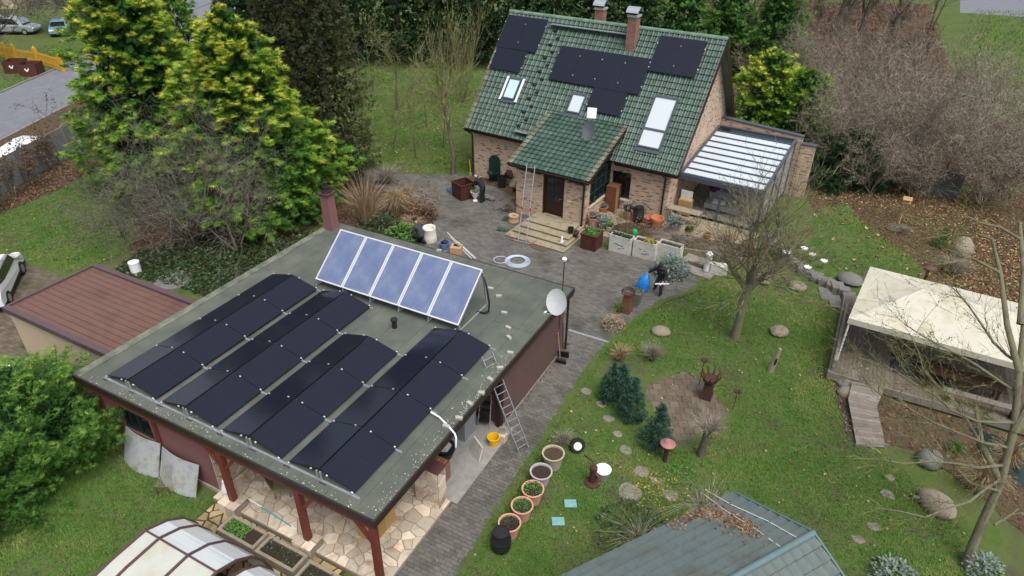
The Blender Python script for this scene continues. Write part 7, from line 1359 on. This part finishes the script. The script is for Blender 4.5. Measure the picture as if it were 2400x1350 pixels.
# veranda things
t = thing('veranda_cabinet', 'brown wooden cupboard with white lattice top in the veranda', 'cabinet', G(1603, 500, .45), HYAW); MB().bx(-.35, .35, -.2, .2, 0, .85).build('body', 'wood_yellow', t); MB().bx(-.32, .32, -.02, .02, .85, 1.35).build('lattice', 'white_dirty', t)
t = thing('potting_table', 'grey potting table with clutter under the veranda roof', 'table', G(1600, 520, .45), HYAW); MB().bx(-.9, .9, -.3, .3, .68, .72).build('table_top', 'wood_grey', t)
for sx in (-.85, .85):
    for sy in (-.25, .25): MB().bx(sx-.03, sx+.03, sy-.03, sy+.03, 0, .68).build('leg', 'wood_grey', t)
t = thing('veranda_sofa', 'grey garden sofa with white cloth under the veranda roof', 'sofa', HW(15.0, 2.6, .45), HYAW); MB().bx(-1.0, 1.0, -.4, .4, .15, .45).build('seat', 'grey_plastic', t); MB().bx(-1.0, 1.0, .4, .55, .15, .95).build('backrest', 'grey_plastic', t); MB().box((.7, .5, .06), (-.3, 0, .49), (.05, .1, .2)).build('cloth', 'white_fabric', t)
t = thing('purple_cushion', 'purple round cushion hanging in the veranda', 'cushion', HW(14.2, 3.1, 1.2)); MB().ball((0, 0, .25), .3, sq=(1, .5, 1)).build('cushion', mat('purple', (.09, .012, .06), rough=.9), t, True)

# ------------------------------------------------------------------ vehicles and street things
def car(name, label, loc, rz, mt, L=4.4, Wd=1.8, H=1.5, van=False, cat='car'):
    t = thing(name, label, cat, loc, rz)
    k = [(-L/2, .35), (-L/2, .8), (-L/2+.15, .95), (-L*.42, H*.97) if van else (-L*.38, H*.92), (-L*.05, H) if not van else (L*.1, H), (L*.14, H*.93) if not van else (L*.2, H*.95), (L*.3, .98), (L/2-.15, .82), (L/2, .62), (L/2, .35)]
    m_ = MB(); n = len(k); wt = [1, 1, .97, .8, .78, .8, .95, .97, .95, .95]
    m_.v = [(x, s_*Wd/2*wt[i], z) for s_ in (-1, 1) for i, (x, z) in enumerate(k)]; m_.f = [tuple(range(n)), tuple(range(2*n-1, n-1, -1))]+[(i, n+i, n+(i+1) % n, (i+1) % n) for i in range(n)]
    m_.build('body', mt, t, bevel=.05)
    for s_ in (-1, 1):
        g_ = MB(); y = s_*(Wd/2*.90); top = H*.9; g_.prism([(-L*.37+.05, 1.0), (L*.24, 1.0), (L*.13, top), (-L*.33, top)], -.02, .02, Matrix.Translation((0, s_*(Wd/2*.915), 0)) @ Matrix.Rotation(pi/2+s_*.17*0, 4, 'X')); g_.build('side_window', 'glass_dark', t)
        for x in (-L*.31, L*.31):
            q = Matrix.Translation((x, s_*(Wd/2-.1), .33)) @ Matrix.Rotation(pi/2, 4, 'X'); w_ = MB().lathe([(.2, -.12), (.31, -.12), (.33, -.06), (.33, .06), (.31, .12), (.2, .12)], 18, M=q).build('wheel', 'tyre', t, True); MB().lathe([(.2, -.125), (.2, .125)], 14, M=q).build('rim', 'alu', w_)
        MB().box((.1, .3, .12), (L/2-.03, s_*Wd*.33, .72)).build('headlight', 'white_plastic', t); MB().box((.06, .22, .16), (-L/2, s_*Wd*.36, .8)).build('tail_light', 'red_plastic', t)
    ws = MB(); ws.add([(L*.31, -Wd*.4, 1.0), (L*.31, Wd*.4, 1.0), (L*.165, Wd*.36, H*.9), (L*.165, -Wd*.36, H*.9)], [(0, 1, 2, 3)]); ws.build('windscreen', 'glass_dark', t)
    MB().box((L*.97, Wd*.97, .14), (0, 0, .3)).build('sill_trim', 'black_plastic', t)
    return t
pc_ = G(28, 655); car('parked_car', 'white car with black wheel arches parked on the driveway by the garage', (-13.8, 3.3, .03), radians(139), 'car_white', H=1.65)
car('silver_van', 'silver van parked behind the bare tree beyond the street', G(38, 78), radians(30), 'car_silver', 5.0, 1.9, 1.85, True, 'van'); car('blue_car', 'bluish car half hidden behind bare branches beyond the street', G(146, 78), radians(-40), 'car_blue'); car('white_car', 'white car parked beyond the grey concrete fence', Vector((*G(62, 324, 1.45).xy, 0)), atan2(rd.y, rd.x), 'car_white')
YF = thing('yellow_fence', 'yellow painted picket fence beyond the street', 'fence', G(0, 132)); yf = [G(-40, 128), G(20, 140), G(42, 145), G(92, 152), G(150, 170)]
for q in yf: wpart(MB().bx(q.x-.14, q.x+.14, q.y-.14, q.y+.14, 0, 1.55), 'post', 'yellow_fence', YF); wpart(MB().lathe([(.16, 1.55), (.02, 1.75)], 4, (q.x, q.y, 0)), 'post_cap', 'yellow_fence', YF)
for a, b in zip(yf[:-1], yf[1:]):
    for z in (.45, 1.05): wpart(MB().bar(a+Vector((0, 0, z)), b+Vector((0, 0, z)), .05, .12), 'rail', 'yellow_fence', YF)
    n = int((b-a).length/.24)
    for k in range(1, n): q = a.lerp(b, k/n); wpart(MB().box((.09, .05, 1.1), (q.x, q.y, .68)), 'picket', 'yellow_fence', YF)
for i, px in enumerate(((42, 168), (78, 175))):
    t = thing('compost_box', 'dark brown compost box with butterfly badge by the yellow fence, '+('set back behind its twin' if i == 0 else 'nearer the street kerb'), 'compost box', G(*px), radians(35), group='compost boxes'); f = MB(); w_ = 1.5; f.bx(-w_/2, w_/2, -w_/2, -w_/2+.06, 0, 1.05); f.bx(-w_/2, w_/2, w_/2-.06, w_/2, 0, 1.05); f.bx(-w_/2, -w_/2+.06, -w_/2+.06, w_/2-.06, 0, 1.05); f.bx(w_/2-.06, w_/2, -w_/2+.06, w_/2-.06, 0, 1.05); f.build('box', 'wood_brown', t); MB().bx(-w_/2+.06, w_/2-.06, -w_/2+.06, w_/2-.06, 0, .6).build('compost', 'soil', t)
    m_ = MB(); m_.prism([(-.2, .3), (-.05, .1), (0, .12), (.05, .1), (.2, .35), (.12, .4), (0, .2), (-.12, .42)], 0, .01, Matrix.Translation((0, -w_/2-.012, .35)) @ Matrix.Rotation(pi/2, 4, 'X')); m_.build('butterfly_badge', 'white_plastic', t)
t = thing('far_house', 'neighbouring house with red tiled roof behind the silver van', 'house', G(10, 12), .6); MB().bx(-7, 3, -3, 3, 0, 2.6).build('wall', 'cream', t); m_ = MB(); m_.add([(-7.4, -3.5, 2.5), (3.4, -3.5, 2.5), (3.4, 0, 4.8), (-7.4, 0, 4.8), (-7.4, 3.5, 2.5), (3.4, 3.5, 2.5)], [(0, 1, 2, 3), (3, 2, 5, 4), (1, 5, 2), (0, 3, 4)]); m_.build('roof', 'roof_far', t)
for x in (-5, -1.5): w_ = MB().bx(x, x+1.2, -3.03, -3.0, .9, 2.0).build('window', 'glass_dark', t)

# ------------------------------------------------------------------ people
def person(label, base, rz, J, shirt, pants, hold=None):
    """J: joint positions (local, facing -y). One continuous skin body; clothing over it."""
    t = thing('person', label, 'person', base, rz)
    def skin(name, chains, mt, root=0, sub=2):
        vs = []; rs = []; es = []; idx = {}
        for ch in chains:
            prev = None
            for q, r in ch:
                k = tuple(round(c, 4) for c in q)
                if k not in idx: idx[k] = len(vs); vs.append(q); rs.append(r)
                if prev is not None and prev != idx[k]: es.append((prev, idx[k]))
                prev = idx[k]
        me = bpy.data.meshes.new(name); me.from_pydata(vs, es, []); o = link(name, me, mt, t)
        o.modifiers.new('skin', 'SKIN'); s_ = o.modifiers.new('sub', 'SUBSURF'); s_.levels = s_.render_levels = sub
        sv = me.skin_vertices[0].data
        for i, r in enumerate(rs): sv[i].radius = (r, r)
        for i in range(len(vs)): sv[i].use_root = (i == root)
        for p_ in me.polygons: p_.use_smooth = True
        o.modifiers['skin'].use_smooth_shade = True
        return o
    j = {k: Vector(v) for k, v in J.items()}; P, C, Nk, Hd = j['pelvis'], j['chest'], j['neck'], j['head']
    hdir = (Hd-Nk).normalized(); f = j.get('face', Vector((0, -1, 0))).normalized(); f = (f-hdir*f.dot(hdir)).normalized(); rgt = hdir.cross(f)
    ch = [[(P, .07), (P.lerp(C, .5), .07), (C, .08), (Nk, .05), (Hd-hdir*.06, .068), (Hd+hdir*.02, .092), (Hd+hdir*.08, .075)], [(Hd-hdir*.02, .07), (Hd-hdir*.025+f*.112, .018)], [(Hd-hdir*.06, .068), (Hd-hdir*.085+f*.075, .036)]]
    for s_, n in ((1, 'l'), (-1, 'r')):
        hp_, kn, an = j['hip_'+n], j['knee_'+n], j['ankle_'+n]; sh_, el, wr = j['shoulder_'+n], j['elbow_'+n], j['wrist_'+n]; toe = an+j.get('toe_'+n, Vector((0, -.10, -.03)))
        ch += [[(P, .07), (hp_, .06), (kn, .045), (an, .03), (toe, .02)], [(C, .08), (sh_, .045), (el, .034), (wr, .028)]]
        hd = (wr-el).normalized(); palm = wr+hd*.07; sd_ = hd.cross(Vector((0, 0, 1))); sd_ = sd_.normalized() if sd_.length > .1 else Vector((1, 0, 0)); dn = hd.cross(sd_)
        ch.append([(wr, .028), (palm, .032)])
        for q, l_ in ((-.03, .055), (-.01, .068), (.01, .072), (.03, .06)): a = palm+sd_*q+hd*.015; b = a+hd*l_*.55; ch.append([(palm, .032), (a, .010), (b, .009), (b+hd*l_*.3+dn*.025, .008)])
        th_ = wr+hd*.03; ch.append([(wr, .028), (th_+sd_*.04*s_, .011), (th_+sd_*.05*s_+hd*.045+dn*.01, .009)])
    skin('body', ch, 'skin')
    dn_ = (P-C).normalized()
    jc = [[(P+dn_*.10, .17), (P, .185), (P.lerp(C, .5), .18), (C, .19), (Nk-(Nk-C)*.12, .10), (Nk+hdir*.01, .075)]]
    for n in 'lr': jc.append([(C, .19), (j['shoulder_'+n], .105), (j['elbow_'+n], .08), (j['wrist_'+n], .055)])
    skin('jacket', jc, shirt); tc_ = [[(P.lerp(C, .3), .14), (P, .165)]]
    for n in 'lr': tc_.append([(P, .165), (j['hip_'+n], .13), (j['knee_'+n], .095), (j['ankle_'+n]+Vector((0, 0, .04)), .08), (j['ankle_'+n]+Vector((0, 0, -.01)), .075)])
    skin('trousers', tc_, pants)
    for n in 'lr': an = j['ankle_'+n]; toe = an+j.get('toe_'+n, Vector((0, -.17, -.035))); skin('boot', [[(an+Vector((0, 0, .10)), .06), (an+Vector((0, .03, -.02)), .06), (an.lerp(toe, .6), .055), (toe, .05)]], 'cloth_black')
    M = Matrix.Translation(Hd+hdir*.045-f*.005) @ hdir.to_track_quat('Z', 'Y').to_matrix().to_4x4(); b = MB(); b.lathe([(.108, -.035), (.118, .0), (.114, .05), (.085, .1), (.03, .125), (.005, .128)], 16, M=M); b.build('beanie', 'cloth_black', t, True)
    for s_ in (-1, 1): b = MB().ball(tuple(Hd+f*.078+rgt*s_*.032-hdir*.0), .011, 8, 5); b.build('eye', 'cloth_black', t, True); b = MB().ball(tuple(Hd+rgt*s_*.088-hdir*.015), .022, 8, 5, sq=(.5, 1, 1.2)); b.build('ear', 'skin', t, True)
    m_ = MB().tube([Hd+f*.088+rgt*-.025-hdir*.062, Hd+f*.094-hdir*.065, Hd+f*.088+rgt*.025-hdir*.062], .006, 5); m_.build('mouth', 'terracotta', t)
    return t
# worker bending over the urn, facing the planter box (towards -x)
P1 = person('person in black work clothes and beanie bending over the white urn', G(1129, 474), radians(-100), dict(pelvis=(0, .10, .98), chest=(0, -.22, 1.33), neck=(0, -.36, 1.47), head=(0, -.5, 1.56), face=(0, -.75, -.6), hip_l=(.1, .1, .93), hip_r=(-.1, .1, .93), knee_l=(.12, .04, .5), knee_r=(-.12, .0, .5), ankle_l=(.13, .1, .08), ankle_r=(-.13, .06, .08), shoulder_l=(.2, -.24, 1.35), shoulder_r=(-.2, -.24, 1.35), elbow_l=(.24, -.42, 1.08), elbow_r=(-.24, -.42, 1.08), wrist_l=(.12, -.55, .86), wrist_r=(-.12, -.55, .86)), 'cloth_black', 'cloth_black')
MB().bar((-.13, -.14, 1.52), (.13, -.14, 1.52), .012, .05, (0, .6, .8)).build('jacket_print', 'white_paint', P1)
# worker behind the flat roof, crouching
p2 = G(982, 572); person('person in grey jacket and black beanie crouching beside the white sack', p2, radians(-95), dict(pelvis=(0, .18, .55), chest=(0, -.02, 1.0), neck=(0, -.08, 1.2), head=(0, -.14, 1.34), face=(0, -.8, -.5), hip_l=(.1, .15, .5), hip_r=(-.1, .15, .5), knee_l=(.15, -.25, .5), knee_r=(-.14, -.12, .22), ankle_l=(.15, -.12, .08), ankle_r=(-.14, .3, .1), shoulder_l=(.2, -.02, 1.06), shoulder_r=(-.2, -.02, 1.06), elbow_l=(.25, -.12, .78), elbow_r=(-.25, -.12, .78), wrist_l=(.16, -.32, .62), wrist_r=(-.16, -.32, .62)), 'cloth_grey', 'cloth_black')
# worker striding with bag and brackets
p3 = G(1543, 690); P3 = person('person in black jumper and cap striding with blue bag and white brackets', p3, radians(-12), dict(pelvis=(0, .05, .92), chest=(.02, -.06, 1.33), neck=(.02, -.12, 1.48), head=(.02, -.2, 1.6), face=(.1, -.75, -.6), hip_l=(.1, .05, .88), hip_r=(-.1, .05, .88), knee_l=(.14, -.12, .48), knee_r=(-.2, .05, .5), ankle_l=(.12, -.02, .08), ankle_r=(-.34, .3, .1), shoulder_l=(.2, -.08, 1.37), shoulder_r=(-.18, -.06, 1.37), elbow_l=(.32, -.12, 1.1), elbow_r=(-.4, -.06, 1.18), wrist_l=(.3, -.34, .95), wrist_r=(-.6, -.12, 1.0)), 'cloth_black', 'cloth_grey')
MB().bar((.06, -.175, 1.3), (.14, -.17, 1.3), .012, .03, (0, -1, 0)).build('jumper_print', 'white_paint', P3)
hw = Matrix.Translation(p3) @ Matrix.Rotation(radians(-12), 4, 'Z'); h1 = hw @ Vector((-.64, -.13, .93)); h2 = hw @ Vector((.3, -.44, .9))
t = thing('blue_bag', 'full blue plastic rubbish bag held by the striding worker', 'bag', (h1.x-.12, h1.y-.12, .03)); m_ = MB(); n = 14; pr = [(.16, 0), (.27, .06), (.3, .3), (.28, .5), (.2, .72), (.08, .86), (.035, .9), (.06, .97)]
m_.lathe(pr, n); m_.v = [(x*(1+.12*sin(5*atan2(y, x)+z*7))*(1+rnd.uniform(-.06, .06))+.12*(z/.9)**1.5, y*.8*(1+rnd.uniform(-.06, .06))+.12*(z/.9)**1.5, z) for x, y, z in m_.v]; m_.build('bag', 'blue_bag', t, True)
t = thing('white_brackets', 'white metal brackets in the hand of the striding worker', 'brackets', h2); MB().bar((-.28, -.1, -.03), (.3, .1, .03), .05, .04).build('bracket', 'white_plastic', t); MB().bar((-.28, -.02, -.08), (.1, .12, -.03), .05, .04).build('bracket', 'white_plastic', t); MB().bar((-.1, -.05, -.03), (-.06, .02, -.06), .12, .03).build('cross_piece', 'white_plastic', t)
